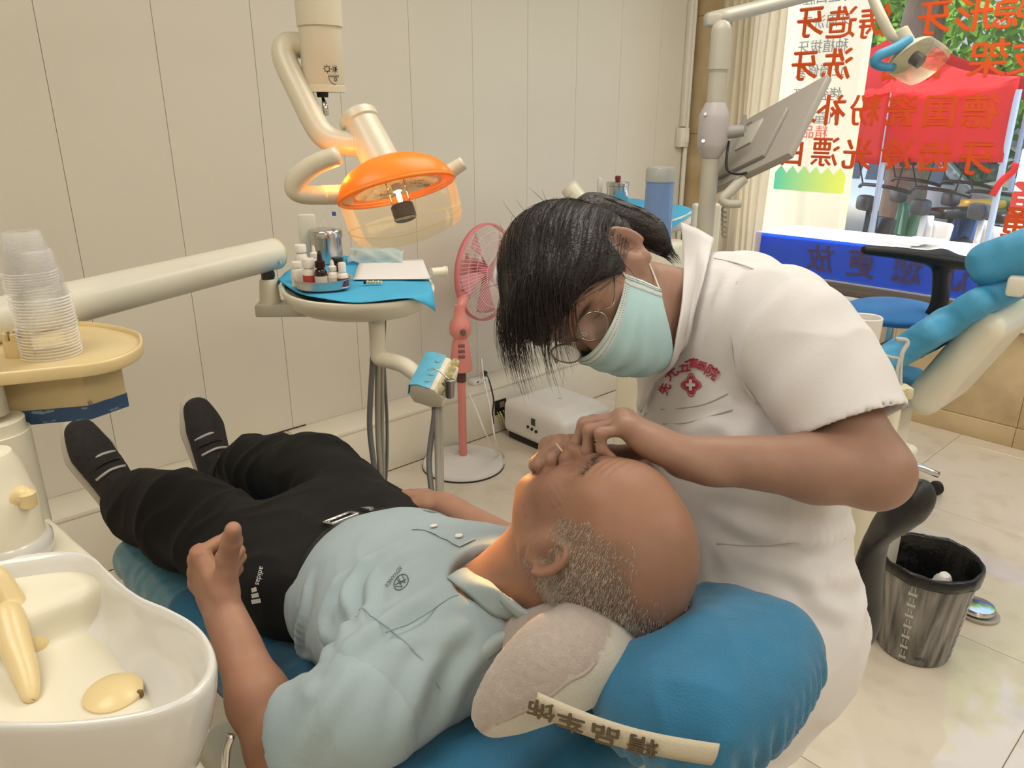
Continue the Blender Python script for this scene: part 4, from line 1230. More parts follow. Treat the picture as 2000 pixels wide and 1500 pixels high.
cseam('front_edge_seam', [(1262, 806), (1250, 830), (1246, 850)])
cseam('hip_pocket_seam', [(1400, 1062), (1480, 1066), (1560, 1062), (1650, 1052)])
M_red = mat('red_embroidery', (186, 60, 76), rough=.8, bump=.3, bscale=900)
def decal(VF, cx, cy, off=.0016):
    """lay flat lettering (x right, y up, in pixels of the photograph) on the coat"""
    V, F = VF
    return np.array([hit(cx + v[0], cy - v[1], off, 5) for v in V]), F
tk = frame(x=np.cross(A(0, 0, 1), ad), z=ad + A(0, 0, -.06))
hem_r = [se - unit(ad) * .020 + tk @ A(.0775 * math.cos(t), .0775 * math.sin(t), 0) for t in np.linspace(0, 2 * math.pi, 48, endpoint=False)]
cseam('sleeve_hem_stitch', [(1580, 862), (1620, 840), (1670, 822), (1700, 812)])
for ch, x, y, a, sz in (('\u5148', 1303, 760, 68, 24), ('\u5149', 1314, 730, 44, 27), ('\u4e94', 1339, 717, 8, 27), ('\u5b98', 1357, 710, -2, 21), ('\u533b', 1374, 715, -14, 19), ('\u9662', 1392, 728, -34, 28)):
    V, F = text_vf(ch, sz, rotz(math.radians(a)), (0, 0, 0), 0, bold=.6)
    obj('embroidered_character', decal((V, F), x, y, .0035), M_red, den, False)
tt_ = np.linspace(0, 2 * math.pi, 48, endpoint=False); out = [(17 + 3.2 * math.cos(4 * t)) for t in tt_]
o = [(r * math.cos(t), r * 1.18 * math.sin(t)) for r, t in zip(out, tt_)]; n = 48
obj('emblem_outline', decal((np.array([(x, y, 0) for x, y in o + [(x * .90, y * .90) for x, y in o]]), [(k, (k + 1) % n, n + (k + 1) % n, n + k) for k in range(n)]), 1351, 752), M_red, den, False)
obj('emblem', decal((np.array([(x * .80, y * .80, 0) for x, y in o] + [(x * .4, y * .4, 0) for x, y in o] + [(0, 0, 0)]), [(k, (k + 1) % n, n + (k + 1) % n, n + k) for k in range(n)] + [(n + k, n + (k + 1) % n, 2 * n) for k in range(n)]), 1351, 752, .0018), M_red, den, False, label='red quatrefoil emblem')
cr_ = [(-3, -11), (3, -11), (3, -3), (9, -3), (9, 3), (3, 3), (3, 11), (-3, 11), (-3, 3), (-9, 3), (-9, -3), (-3, -3)]
obj('emblem_cross', decal((np.array([(x, y, 0) for x, y in cr_]), [(0, 1, 2, 11), (11, 2, 5, 8), (2, 3, 4, 5), (8, 5, 6, 7), (9, 10, 11, 8)]), 1351, 752, .0030), M_coat, den, False)
# trousers and shoes under the coat
B = Blob(.008)
for i, s in enumerate((1, -1)): B.cone(PEL + LAT * s * .08, KN[i], .095, .075, .03).cone(KN[i], FT[i] + A(0, 0, .03), .07, .06, .03).cut(FT[i] + A(0, 0, .02), A(0, 0, -1), FT[i] - .15, FT[i] + A(.15, .15, .05))
obj('white_trousers', B.mesh(1), M_coat, den, True)
for i, s in enumerate((1, -1)):
    B = Blob(.007); a = FT[i] * A(1, 1, 0)
    B.cone(a + A(0, 0, .05) - FWD * .05, a + A(0, 0, .035) + FWD * .13, .042, .034, .02, 'u', LAT, 1.05).cone(a + A(0, 0, .05), a + A(0, 0, .1), .04, .04, .02).cut(a, A(0, 0, -1), a - .3, a + A(.3, .3, .02))
    V, F = B.mesh(1); V[:, 2] = np.maximum(V[:, 2], .002)
    obj('shoe', (V, F), M_sole, den, True)
# ================================================================== dental chair, pillow, stool, bin
M_blue = mat('blue_cover', (36, 108, 146), rough=.75, var=.06, vscale=18, bump=.35, bscale=420, sheen=.2)
M_film = mat('blue_film', (112, 166, 190), rough=.2, var=.12, vscale=24, spec=.7, bump=.6, bscale=26, stretch=(.5, 2.2, 1))
M_bluev = mat('blue_vinyl', (40, 100, 150), rough=.4, var=.04)
M_dark = mat('dark_grey_vinyl', (52, 52, 56), rough=.5, var=.06)
M_cream = mat('cream_plastic', (226, 220, 200), rough=.32, var=.02)
M_ivory = mat('ivory_enamel', (216, 212, 196), rough=.28, var=.02)
M_chrome = mat('chrome', (215, 215, 215), rough=.12, metal=1., var=.04)
M_black = mat('black_plastic', (24, 23, 24), rough=.45, var=.1)
chair = empty('dental_chair', (.64, 1.25, 0), 'dental chair in blue disposable covers that the patient lies on', 'dental chair')
def tiltx(a): return rotx(math.radians(a))
CXc = .635
B = Blob(.007)
B.box(A(CXc, 1.02, .555), (.255, .22, .05), tiltx(-17), .045, .0)
B.box(A(CXc - .01, .74, .635), (.25, .16, .05), tiltx(-16), .045, .04)
B.box(A(CXc - .005, .55, .700), (.18, .11, .045), tiltx(-20), .04, .06)
V, F = B.mesh(2); N = vnormals(V, F)
V = V + N * (.004 * (ridge(V, (14, 8, 8), 3, .08) - .35) + .002 * (vnoise(V, 40, 2) - .5))[:, None]
obj('backrest', (V, F), M_blue, chair, True)
B = Blob(.008)
B.box(A(CXc, 1.32, .505), (.26, .19, .055), None, .05)
V, F = B.mesh(2); obj('seat', (V, F), M_blue, chair, True)
B = Blob(.008)
B.box(A(CXc, 1.05, .47), (.235, .40, .035), tiltx(-10), .03); V, F = B.mesh(1); obj('seat_shell', (V, F), M_dark, chair, True)
B = Blob(.006)
B.box(A(.62, 1.615, .478), (.25, .22, .055), tiltx(4), .05).box(A(.615, 1.78, .466), (.215, .12, .045), tiltx(4), .045, .04)
V, F = B.mesh(2); N = vnormals(V, F)
fr = sstep(1.55, 1.66, V[:, 1])
V = V + N * ((fr * .010 * (ridge(V @ rotz(.22), (5, 34, 9), 6, .05) - .3)) + .003 * (vnoise(V, 30, 4) - .5))[:, None]
leg = obj('leg_rest', (V, F), M_film, chair, True, label='foot end wrapped in crinkled blue film')
# headrest with a loose gathered cover
HR = rotx(math.radians(-14)) @ roty(math.radians(-4))
HRC = A(.650, .370, .900)
B = Blob(.0045)
B.box(HRC, (.125, .095, .056), HR, .052)
B.ell(HRC + A(-.015, -.01, .0), (.12, .10, .066), HR, .04)
B.ell(PH_C + PH_R @ A(0, -.02, .035), (.083, .112, .098), PH_R, .008, 's')
V, F = B.mesh(2); N = vnormals(V, F)
rad = np.arctan2(V[:, 0] - HRC[0], V[:, 1] - HRC[1])
under = 1 - sstep(-.05, .02, (V - HRC) @ HR[:, 2])
V = V + N * (.0055 * (ridge(V @ rotz(.8), (9, 20, 9), 31, .09) - .35) + .006 * under * np.sin(rad * 34 + 5 * vnoise(V, 18)) + .0015 * (vnoise(V, 70, 3) - .5))[:, None]
obj('headrest', (V, F), M_blue, chair, True, label='headrest in a gathered blue cover')
obj('headrest_bracket', join(cyl(HRC + A(-.02, .02, -.05), A(.63, .52, .66), .018), box(HRC + A(-.02, .0, -.06), (.10, .08, .02), .006, 2, HR)), M_chrome, chair)
kb = PD(1452, 1478, .79)
obj('headrest_knob', join(cyl(kb + CR * -.025 + A(0, 0, -.012), kb + CR * .018 + A(0, 0, .004), .017, .013, 20, .003), cyl(kb + CR * -.07 + A(0, 0, -.03), kb + CR * -.025 + A(0, 0, -.012), .024, .018, 20)), M_cream, chair)
B = Blob(.012)
B.box(A(CXc, 1.25, .04), (.22, .36, .04), None, .03).cone(A(CXc, 1.25, .06), A(CXc, 1.22, .44), .12, .10, .08)
V, F = B.mesh(2); V[:, 2] = np.maximum(V[:, 2], .001); obj('base', (V, F), M_ivory, chair, True)
P = spline([PD(437, 1560, 1.0), PD(440, 1500, 1.0), PD(443, 1462, 1.0), PD(452, 1436, 1.0)], 6)
obj('side_rail', tube(P, .0055, 10), M_chrome, chair, True)

# ---- neck pillow
pil = empty('neck_pillow', tuple(PD(1080, 1330, .86)), 'grey plush neck pillow with piping under the patient\'s neck', 'pillow')
B = Blob(.004)
ppts = [PD(965, 1392, .865), PD(1015, 1350, .865), PD(1085, 1300, .87), PD(1150, 1262, .90), A(.60, .60, .835), A(.68, .60, .835), A(.75, .64, .84), A(.775, .72, .845)]
prad = [.026, .042, .056, .058, .048, .048, .046, .03]
B.path(ppts, prad, 6, .01)
V, F = B.mesh(2); N = vnormals(V, F)
PPath = spline(ppts, 10)
near = np.array([np.argmin(((PPath - v) ** 2).sum(1)) for v in V[::1]])
tang = np.gradient(PPath, axis=0)[near]; rel = V - PPath[near]
outd = unit(CAMV(-.80, .45, .25)); side = rel @ outd
C = np.tile(np.array(srgb(188, 184, 172)[:3]), (len(V), 1))
plush = sstep(.004, .009, side)
C = tint(C, plush, srgb(166, 154, 146)[:3])
C = C * (1 + (.16 * (vnoise(V, 420, 5) - .5) * plush)[:, None])
V = V + N * (.0022 * (vnoise(V, 330, 6) - .5) * plush + .0008 * (vnoise(V, 60, 7) - .5))[:, None]
M_pil = mat('pillow_fabric', (.5, .5, .5), rough=.95, vcol=True, bump=.4, bscale=500, sheen=.4)
obj('cushion', (V, F), M_pil, pil, True, col=C)
def on_pil(t):
    i = int(t * (len(PPath) - 1)); i = min(max(i, 1), len(PPath) - 2)
    T = unit(PPath[i + 1] - PPath[i - 1]); r = np.interp(t, np.linspace(0, 1, len(prad)), prad)
    o = unit(outd - T * (outd @ T)); w = np.cross(T, o); w = w if w @ CF < 0 else -w
    ca = .0065 / r; return PPath[i] + (o * ca + w * math.sqrt(1 - ca * ca)) * (r + .001)
pp_ = np.array([on_pil(t) for t in np.linspace(.02, .5, 46)])
for _ in range(6): pp_[1:-1] = pp_[1:-1] * .4 + (pp_[:-2] + pp_[2:]) * .3
obj('piping', tube(pp_, .0028, 8), mat('piping_cord', (160, 150, 140), rough=.9), pil, True)
# strap with printed characters
sa, sb = PD(1044, 1372, .745), PD(1398, 1474, .695)
wdir = unit(CAMV(.30, .95, .1)); L_ = sb - sa
def strap(u, v): return sa + L_ * u + wdir * (.0225 * (v - .5)) + A(0, 0, -.010) * math.sin(math.pi * u) + CF * -.004 * math.sin(math.pi * v)
M_strap = mat('strap_webbing', (186, 176, 154), rough=.85, bump=.3, bscale=700)
st = obj('strap', grid(strap, 40, 4, .0012), M_strap, pil, True, label='beige elastic strap with printed characters')
M_brown = mat('brown_print', (92, 78, 58), rough=.9)
snn = unit(np.cross(L_, wdir)); snn = snn if snn @ CF < 0 else -snn
SR = frame(x=-unit(L_), z=snn)
for ch, u in (('\u7cbe', .62), ('\u54c1', .415), ('\u8f66', .22), ('\u9970', .05)):
    V, F = text_vf(ch, .021, np.eye(3), (0, 0, 0), 0, bold=.0004)
    c0 = sa + L_ * u + A(0, 0, -.010) * math.sin(math.pi * u) + snn * .0054
    obj('strap_lettering', (c0 + (SR @ (V * A(1.45, .92, 1)).T).T, F), M_brown, st, False)

# ---- dentist's stool
stool = empty('dentist_stool', tuple(PEL * A(1, 1, 0)), 'stool with black arm support under the dentist', 'stool')
sc_ = PEL + FWD * .04
B = Blob(.008)
B.ell(A(sc_[0], sc_[1], .575), (.135, .135, .045), None, .0); V, F = B.mesh(1)
obj('seat', (V, F), M_blue, stool, True)
obj('gas_column', join(cyl(A(sc_[0], sc_[1], .09), A(sc_[0], sc_[1], .36), .028), cyl(A(sc_[0], sc_[1], .34), A(sc_[0], sc_[1], .56), .018)), M_chrome, stool)
for k in range(5):
    a = 2 * math.pi * k / 5 + .3; d = A(math.cos(a), math.sin(a), 0); e = A(sc_[0], sc_[1], .075) + d * .24
    obj('base_arm', tube([A(sc_[0], sc_[1], .11), e], [.022, .015], 10), M_chrome, stool, True)
    obj('caster', cyl(e + A(-d[1], d[0], 0) * -.012 + A(0, 0, -.05), e + A(-d[1], d[0], 0) * .012 + A(0, 0, -.05), .0245, None, 20, .003), M_black, stool, True)
B = Blob(.006)
bk = [PD(1800, 975, 1.16), PD(1760, 1000, 1.20), PD(1715, 1050, 1.28), PD(1690, 1140, 1.34), PD(1672, 1215, 1.36)]
B.path(bk, [.032, .036, .028, .040, .058], 6, .01, 'u', unit(CAMV(.5, 0, .9)), .45)
V, F = B.mesh(2); obj('arm_support', (V, F), M_black, stool, True, label='curved black arm and back support')
obj('support_post', tube(spline([bk[-1], bk[-1] + A(0, 0, -.12), A(sc_[0], sc_[1], .50)], 6), .013, 10), M_black, stool, True)
M_blueh = M_blue
hemv = [PD(1640, 1288, 1.30), PD(1622, 1318, 1.30), PD(1568, 1360, 1.30), PD(1585, 1335, 1.33)]
obj('seat_cover_corner', join((np.array(hemv + [p + CF * .004 for p in hemv]), [(0, 1, 2, 3), (7, 6, 5, 4), (0, 4, 5, 1), (1, 5, 6, 2), (2, 6, 7, 3), (3, 7, 4, 0)])), M_blue, stool, False)

# ---- waste bin with grey wood print
bin_c = PZ(1782, 1262, 0.0); bin_c = A(bin_c[0], bin_c[1], 0)
binr = empty('waste_bin', tuple(bin_c), 'waste bin with grey wood-grain print and black bag liner', 'waste bin')
def wood_mat():
    m = bpy.data.materials.new('grey_wood_print'); m.use_nodes = True; nt = m.node_tree; n = nt.nodes; L = nt.links; b = n['Principled BSDF']
    tc = n.new('ShaderNodeTexCoord'); mp = n.new('ShaderNodeMapping'); L.new(tc.outputs['Object'], mp.inputs[0]); mp.inputs['Scale'].default_value = (34, 34, 2.2)
    t = n.new('ShaderNodeTexNoise'); L.new(mp.outputs[0], t.inputs[0]); t.inputs['Scale'].default_value = 1.6; t.inputs['Detail'].default_value = 6; t.inputs['Distortion'].default_value = .6
    w = n.new('ShaderNodeTexWave'); L.new(mp.outputs[0], w.inputs[0]); w.inputs['Scale'].default_value = .35; w.inputs['Distortion'].default_value = 9; w.inputs['Detail'].default_value = 3
    mx = n.new('ShaderNodeMix'); mx.data_type = 'FLOAT'; mx.inputs[0].default_value = .15; L.new(t.outputs[0], mx.inputs[2]); L.new(w.outputs[0], mx.inputs[3])
    r = n.new('ShaderNodeValToRGB'); L.new(mx.outputs[0], r.inputs[0]); r.color_ramp.elements[0].position = .28; r.color_ramp.elements[0].color = srgb(62, 60, 58); r.color_ramp.elements[1].position = .72; r.color_ramp.elements[1].color = srgb(158, 154, 150)
    L.new(r.outputs[0], b.inputs['Base Color']); b.inputs['Roughness'].default_value = .4
    return m
prof = [(0, .004), (.098, .004), (.100, .010), (.128, .30), (.130, .30), (.125, .30), (.096, .016), (0, .016)]
obj('body', lathe(prof, 48, None, bin_c), wood_mat(), binr, 40)
M_bag = mat('black_bag_film', (16, 16, 17), rough=.25, bump=.5, bscale=60)
bp_ = [(.127, .272), (.134, .276), (.138, .296), (.136, .308), (.130, .314), (.124, .306), (.107, .22), (.086, .08), (.06, .05), (0, .045)]
V, F = lathe(bp_, 64, None, bin_c, cap=False)
V[:, :2] += (V[:, :2] - bin_c[:2]) * (.05 * (vnoise(V, 30, 3) - .5) + .04 * (vnoise(V, (60, 60, 20), 4) - .5))[:, None]; V[:, 2] += .012 * (vnoise(V, 25, 8) - .5) * (V[:, 2] > .2)
obj('bag_liner', (V, F), M_bag, binr, True)
B = Blob(.004)
tcn = bin_c + A(.055, -.03, .225)
B.ell(tcn, (.022, .02, .02)).ell(tcn + A(.01, .012, -.02), (.025, .02, .02), None, .01).ell(tcn + A(-.02, .0, -.02), (.016, .02, .018), None, .01)
V, F = B.mesh(1); V = V + vnormals(V, F) * (.008 * (vnoise(V, 120, 2) - .5))[:, None]
obj('tissue', (V, F), mat('tissue_paper', (225, 222, 220), rough=.95), None, True, 'crumpled white tissue lying inside the black-lined waste bin', 'tissue')
M_chain = mat('white_print_pattern', (188, 184, 178), rough=.5)
view_a = math.atan2(-bin_c[1], -bin_c[0])
def on_bin(a, z, off=.0012):
    r = .100 + .028 * (z - .01) / .29 + off; return bin_c + A(math.cos(a) * r, math.sin(a) * r, z)
for col_a in (view_a - .20, view_a + 1.25, view_a - 1.35):
    pats = []
    for k in range(7):
        z0 = .022 + k * .037
        pts = []
        for u, v in ((-1, -1), (-.5, -.6), (.5, -.6), (1, -1), (1.15, 0), (1, 1), (.5, .6), (-.5, .6), (-1, 1), (-1.15, 0)):
            pts.append(on_bin(col_a + u * .085, z0 + v * .0075))
        pats.append((np.array(pts), [tuple(range(10))]))
        for u0 in (-.45, .45): pats.append((np.array([on_bin(col_a + (u0 - .12) * .085, z0 + .0075), on_bin(col_a + (u0 + .12) * .085, z0 + .0075), on_bin(col_a + (u0 + .12) * .085, z0 + .026), on_bin(col_a + (u0 - .12) * .085, z0 + .026)]), [(0, 1, 2, 3)]))
    obj('printed_column', join(*pats), M_chain, binr, False)
V, F = text_vf('WFS', .016, np.eye(3), (0, 0, 0), 0)
V = np.array([on_bin(view_a + .22 + v[0] / .105, .030 + v[1], .0015) for v in V])
obj('bin_lettering', (V, F), M_black, binr, False)

# ---- chrome foot pedal
fp = PZ(1910, 1200, .0); fp = A(fp[0], fp[1], 0)
ped = empty('foot_pedal', tuple(fp), 'round chrome foot pedal on the floor beside the waste bin', 'foot pedal')
obj('base', lathe([(0, 0), (.058, 0), (.060, .004), (.060, .010), (.056, .013), (0, .013)], 40, None, fp), mat('grey_plastic', (168, 162, 152), rough=.4), ped)
obj('disc', lathe([(0, .018), (.046, .018), (.052, .022), (.053, .032), (.049, .037), (.03, .040), (0, .041)], 40, None, fp + A(-.006, .006, 0)), M_chrome, ped, 40)
obj('stem', cyl(fp + A(0, 0, .012), fp + A(-.004, .004, .022), .012), M_chrome, ped)
# ================================================================== dental unit in front: spittoon, cup shelf, instrument table, lamp
M_ceram = mat('white_ceramic', (216, 215, 211), rough=.09, var=.015, coat=.4)
M_yel = mat('yellowed_plastic', (222, 200, 150), rough=.3, var=.03, vscale=12)
M_yel2 = mat('yellowed_panel', (196, 176, 132), rough=.4, var=.04, vscale=10)
# ---- spittoon
sp = empty('spittoon', (.08, 1.05, 0), 'white ceramic spittoon basin with cream spouts beside the patient', 'spittoon')
ZB = .885
rim_px = [(-260, 1300), (-220, 1180), (-90, 1110), (40, 1085), (130, 1076), (180, 1086), (222, 1126), (275, 1166), (335, 1192), (390, 1225), (420, 1272), (418, 1318), (380, 1362), (300, 1396), (190, 1415), (60, 1422), (-90, 1415), (-210, 1380)]
rim = spline([PZ(x, y, ZB)[:2] for x, y in rim_px], 5, closed=True)
cen = rim.mean(0); cen = cen + (PZ(150, 1270, ZB)[:2] - cen) * .5
n = len(rim)
def ring(s, z, c=None):
    c = cen if c is None else c
    return [(float(c[0] + (p[0] - c[0]) * s), float(c[1] + (p[1] - c[1]) * s), z) for p in rim]
c2 = PZ(235, 1355, .80)[:2]
stack = [(.35, .68), (.62, .70), (.80, .745), (.92, .805), (.985, .855), (1.0, .876), (.995, .884), (.975, .888), (.945, .886), (.918, .876), (.89, .855), (.84, .830)]
lay = [ring(s, z) for s, z in stack]
for s, z, t in ((.74, .812, .25), (.58, .800, .5), (.40, .790, .75), (.22, .780, 1.), (.10, .776, 1.)):
    cc_ = cen * (1 - t) + c2 * t; lay.append(ring(s, z, cc_))
V = np.array([p for l in lay for p in l]); F = []
for i in range(len(lay) - 1):
    for k in range(n): F.append((i * n + k, i * n + (k + 1) % n, (i + 1) * n + (k + 1) % n, (i + 1) * n + k))
F.append(tuple(range(n))[::-1]); F.append(tuple((len(lay) - 1) * n + k for k in range(n)))
me_b = obj('basin', (V, F), M_ceram, sp, True, label='glossy white ceramic bowl')
dc = PZ(222, 1356, .800)
obj('drain_cover', lathe([(0, .012), (.028, .010), (.035, .004), (.035, -.006), (0, -.006)], 36, rotx(.05), dc), M_yel, sp, 40, label='round cream drain cover')
obj('drain_slot', box(dc + CR * .033 + A(0, 0, .001), (.006, .010, .010), .001, 1, rotz(PHI)), mat('brown_gap', (120, 92, 56), rough=.8), sp)
# rinsing spout: boss on the left wall, spout falling forward
b0 = PD(18, 1225, 1.06)
B = Blob(.0035)
B.cone(PD(66, 1258, 1.065), PD(48, 1226, 1.06), .026, .021, .0)
B.path([PD(-8, 1128, 1.06), PD(24, 1180, 1.06), PD(52, 1225, 1.06)], [.0165, .0165, .018], 5, .004)
B.path([PD(14, 1202, 1.03), PD(28, 1255, 1.01), PD(48, 1310, .985), PD(60, 1358, .965)], [.0195, .019, .015, .0105], 5, .004)
V, F = B.mesh(2); so = obj('rinse_spout', (V, F), M_yel, sp, True, label='cream bowl-rinsing spout')
e = PD(61, 1362, .963); obj('spout_hole', cyl(e, e + CAMV(0, -.003, .002), .006), M_black, so)
# body below and behind, post and cup filler
B = Blob(.010)
cb = PZ(70, 1060, .86)
B.box(A(.115, 1.26, .64), (.10, .17, .222), rotz(.10), .02).box(A(.06, 1.02, .44), (.14, .16, .36), None, .03, .02)
V, F = B.mesh(1); obj('cabinet', (V, F), M_cream, sp, 40)
pc = PZ(25, 1082, .865)
obj('post_collar', lathe([(.050, 0), (.056, .0), (.058, .006), (.058, .026), (.054, .032), (.046, .030)], 40, None, pc), M_ceram, sp, 40)
obj('post', lathe([(0, .0), (.050, .0), (.050, .02), (.049, .10), (.046, .105), (.038, .15), (.030, .17), (0, .172)], 40, None, pc), M_cream, sp, 40)
P = spline([PD(-40, 1032, 1.12), PD(0, 1004, 1.12), PD(26, 976, 1.12), PD(44, 966, 1.12), PD(54, 972, 1.12)], 6)
cf = obj('cup_filler', tube(P, .0135, 12), M_yel, sp, True, label='cream cup-filling nozzle')
e = PD(54, 974, 1.12); obj('filler_tip', join(cyl(e + A(0, 0, .012), e + A(0, 0, -.014), .0125, .0115, 20, .003)), M_yel, cf)
obj('lower_cover', boxz(.02, .235, .80, 1.0, .30, .69, .02, 3), M_cream, sp)
obj('unit_column', join(cyl((.155, 1.40, 0), (.155, 1.40, 1.02), .05), cyl((.155, 1.40, 0), (.155, 1.40, .03), .16)), M_cream, sp)
# ---- cup shelf with a cream box below
cs = empty('cup_shelf', (.2, 1.45, .98), 'yellowed cream shelf with raised rim over a box with worn blue band', 'shelf')
ZT = 1.118
o_px = [(276, 662), (272, 680), (235, 700), (180, 713), (100, 722), (0, 732), (-120, 742), (-260, 745), (-260, 660), (-100, 634), (20, 628), (120, 630), (190, 634), (240, 643), (268, 652)]
ol = spline([PZ(x, y, ZT)[:2] for x, y in o_px], 4, closed=True)
if np.sum(ol[:, 0] * np.roll(ol[:, 1], -1) - np.roll(ol[:, 0], -1) * ol[:, 1]) < 0: ol = ol[::-1]
oc = ol.mean(0)
obj('shelf_top', prism(ol, ZT - .016, ZT - .004), M_yel, cs)
n = len(ol)
def loop(s, z): return np.array([(oc[0] + (p[0] - oc[0]) * s, oc[1] + (p[1] - oc[1]) * s, z) for p in ol])
ra = [loop(1.0, ZT - .018), loop(1.012, ZT - .014), loop(1.012, ZT), loop(1.006, ZT + .004), loop(.985, ZT + .004), loop(.98, ZT - .004)]
obj('rim', (np.vstack(ra), [(i * n + k, i * n + (k + 1) % n, (i + 1) * n + (k + 1) % n, (i + 1) * n + k) for i in range(5) for k in range(n)]), M_yel, cs, True)
bx = [PZ(158, 722, ZT - .018), PZ(234, 700, ZT - .018), PZ(180, 640, ZT - .018), PZ(-250, 660, ZT - .018), PZ(-250, 752, ZT - .018)]
def boxpoly(pts, z0, z1, **k):
    pts = [p[:2] for p in pts]; ar = sum(pts[i][0] * pts[(i + 1) % len(pts)][1] - pts[(i + 1) % len(pts)][0] * pts[i][1] for i in range(len(pts)))
    return prism(pts if ar > 0 else pts[::-1], z0, z1, **k)
obj('box_body', boxpoly(bx, ZT - .085, ZT - .016), M_yel2, cs)
band = [p + (p - A(oc[0], oc[1], p[2])) * .012 for p in bx]
M_band = mat('worn_blue_band', (52, 78, 114), rough=.45, var=.1, vscale=20, dirt=((130, 146, 160), .58, .62, 26), stretch=(1, 1, 2.5))
bo = obj('blue_band', boxpoly(band, ZT - .108, ZT - .083), M_band, cs, label='dark blue band with worn paint')
obj('screw', cyl(PZ(158, 722, ZT - .018) + A(.004, .0, -.06), PZ(158, 722, ZT - .018) + A(.004, -.003, -.0605), .0035), M_steel, cs)
obj('mount', cyl((.155, 1.40, 1.0), (.155, 1.40, 1.04), .045), M_cream, cs)
# ---- stacked clear cups, one by one
M_cup = clear_mat('clear_cup', (255, 255, 255), .010, .15, .16)
M_cuprim = clear_mat('clear_cup_rim', (255, 255, 255), .16, .12, .35)
cp = PZ(102, 688, ZT)
def cups(n, base, r0, r1, h, dz, grp, lab):
    seg = 32
    prof = [(r0 - .0004, .0024), (r0 + .0016, .0020), (r0 + .0020, .0008), (r0 + .0006, 0), (r0 - .0006, .0010), (r0 * .8 + r1 * .2, h * .2), (r0 * .4 + r1 * .6, h * .6), (r1, h - .005), (r1 - .004, h), (0, h)]
    V, F = lathe(prof, seg, None, (0, 0, 0), cap=False); me = make_mesh('plastic_cup', V, F, True); me.materials.append(M_cup); me.materials.append(M_cuprim)
    for i, p_ in enumerate(me.polygons): p_.material_index = 1 if i % (len(prof) - 1) in (0, 1, 2, 3, 7) else 0
    for i in range(n):
        o = bpy.data.objects.new('plastic_cup', me); COL.objects.link(o)
        o.location = (base[0] + random.uniform(-.0006, .0006), base[1] + random.uniform(-.0006, .0006), base[2] + i * dz)
        tag(o, lab, 'cup', grp)
    return base[2] + (n - 1) * dz
zt = cups(20, (cp[0], cp[1], ZT - .003), .0455, .0310, .080, .0053, 'wider cups of the stack', 'clear plastic cup in the lower, wider part of the upturned stack')
cups(8, (cp[0] - CR[0] * .010, cp[1] - CR[1] * .010, zt + .010), .0400, .0290, .068, .0046, 'narrower cups of the stack', 'clear plastic cup in the upper, narrower part of the upturned stack')
# ---- notched nozzle cap
nc = PZ(38, 690, ZT); nc[2] = ZT - .004
cap_ = empty('nozzle_cap', tuple(nc), 'small notched cream plastic cap standing beside the cups', 'cap')
obj('skirt', lathe([(0, 0), (.021, 0), (.022, .003), (.0215, .016), (.0215, .018), (.0205, .030), (.014, .030), (.014, .01), (0, .01)], 32, None, nc), M_yel, cap_, 40)
for k in range(6):
    a = k * math.pi / 3 + .2; obj('tooth', box(nc + A(math.cos(a) * .0165, math.sin(a) * .0165, .036), (.007, .012, .014), .0015, 1, rotz(a)), M_yel, cap_)
obj('core', cyl(nc + A(0, 0, .01), nc + A(0, 0, .040), .006, .005, 16), mat('brass', (170, 130, 80), rough=.35, metal=.8), cap_)
# ---- swab packet leaning at the shelf edge
pkc = PZ(5, 668, ZT)
pk = empty('sachet', tuple(pkc), 'clear sachet with teal print lying behind the notched cap', 'packet')
def pkt(u, v): return pkc + A(-.02, 0, 0) + CR * (.055 * (u - .75)) + unit(A(CF[0], CF[1], 0)) * (.04 * (v - .5)) + A(0, 0, .006 + .030 * v + .006 * math.sin(u * 7) * v)
obj('film', grid(pkt, 12, 10, .002), mat('sachet_film', (222, 226, 224), rough=.2), pk, True)
for q in range(3):
    obj('printed_stripe', grid(lambda u, v: pkt(.55 + .12 * q + .05 * u, .15 + .7 * v) + A(0, 0, .0012), 3, 8), mat('teal_print', (50, 140, 150), rough=.4), pk, True)
# ---- horizontal supply arm
ZA = 1.15
aL, aR = PZ(-60, 640, ZA), PZ(535, 496, ZA)
ar = empty('supply_arm', tuple(aL), 'thick cream tubular arm carrying the instrument table', 'arm')
obj('tube', cyl(aL - (aR - aL) * .05, aR, .042, .042, 40, .002), M_ivory, ar, 40)
ad_ = unit(aR - aL)
obj('end_cap', cyl(aR, aR + ad_ * .006, .043, .041, 40, .002), mat('aged_cap', (214, 202, 160), rough=.4), ar, 40)
sw_ = PZ(520, 518, ZA - .012) ; sw_ = aR - ad_ * .03 + np.cross(ad_, A(0, 0, 1)) * .0405 + A(0, 0, -.014)
obj('set_screw', cyl(sw_, sw_ + np.cross(ad_, A(0, 0, 1)) * .003, .005), M_steel, ar)
pv = aR - ad_ * .035
obj('pivot', join(cyl(pv + A(0, 0, -.04), pv + A(0, 0, -.062), .017), cyl(pv + A(.008, 0, -.044), pv + A(.008, .0, -.058), .012)), mat('dark_metal', (80, 76, 70), rough=.35, metal=.9), ar)
pb = pv + A(0, 0, -.062)
obj('pivot_cone', lathe([(0, 0), (.020, 0), (.023, -.004), (.025, -.018), (.029, -.07), (0, -.07)], 32, None, pb), M_cream, ar, 40)
tcn_ = PZ(690, 556, 1.07)
bk0, bk1 = pb + A(0, 0, -.082), A(tcn_[0], tcn_[1], pb[2] - .082)
bd = unit(bk1 - bk0); bn = A(-bd[1], bd[0], 0)
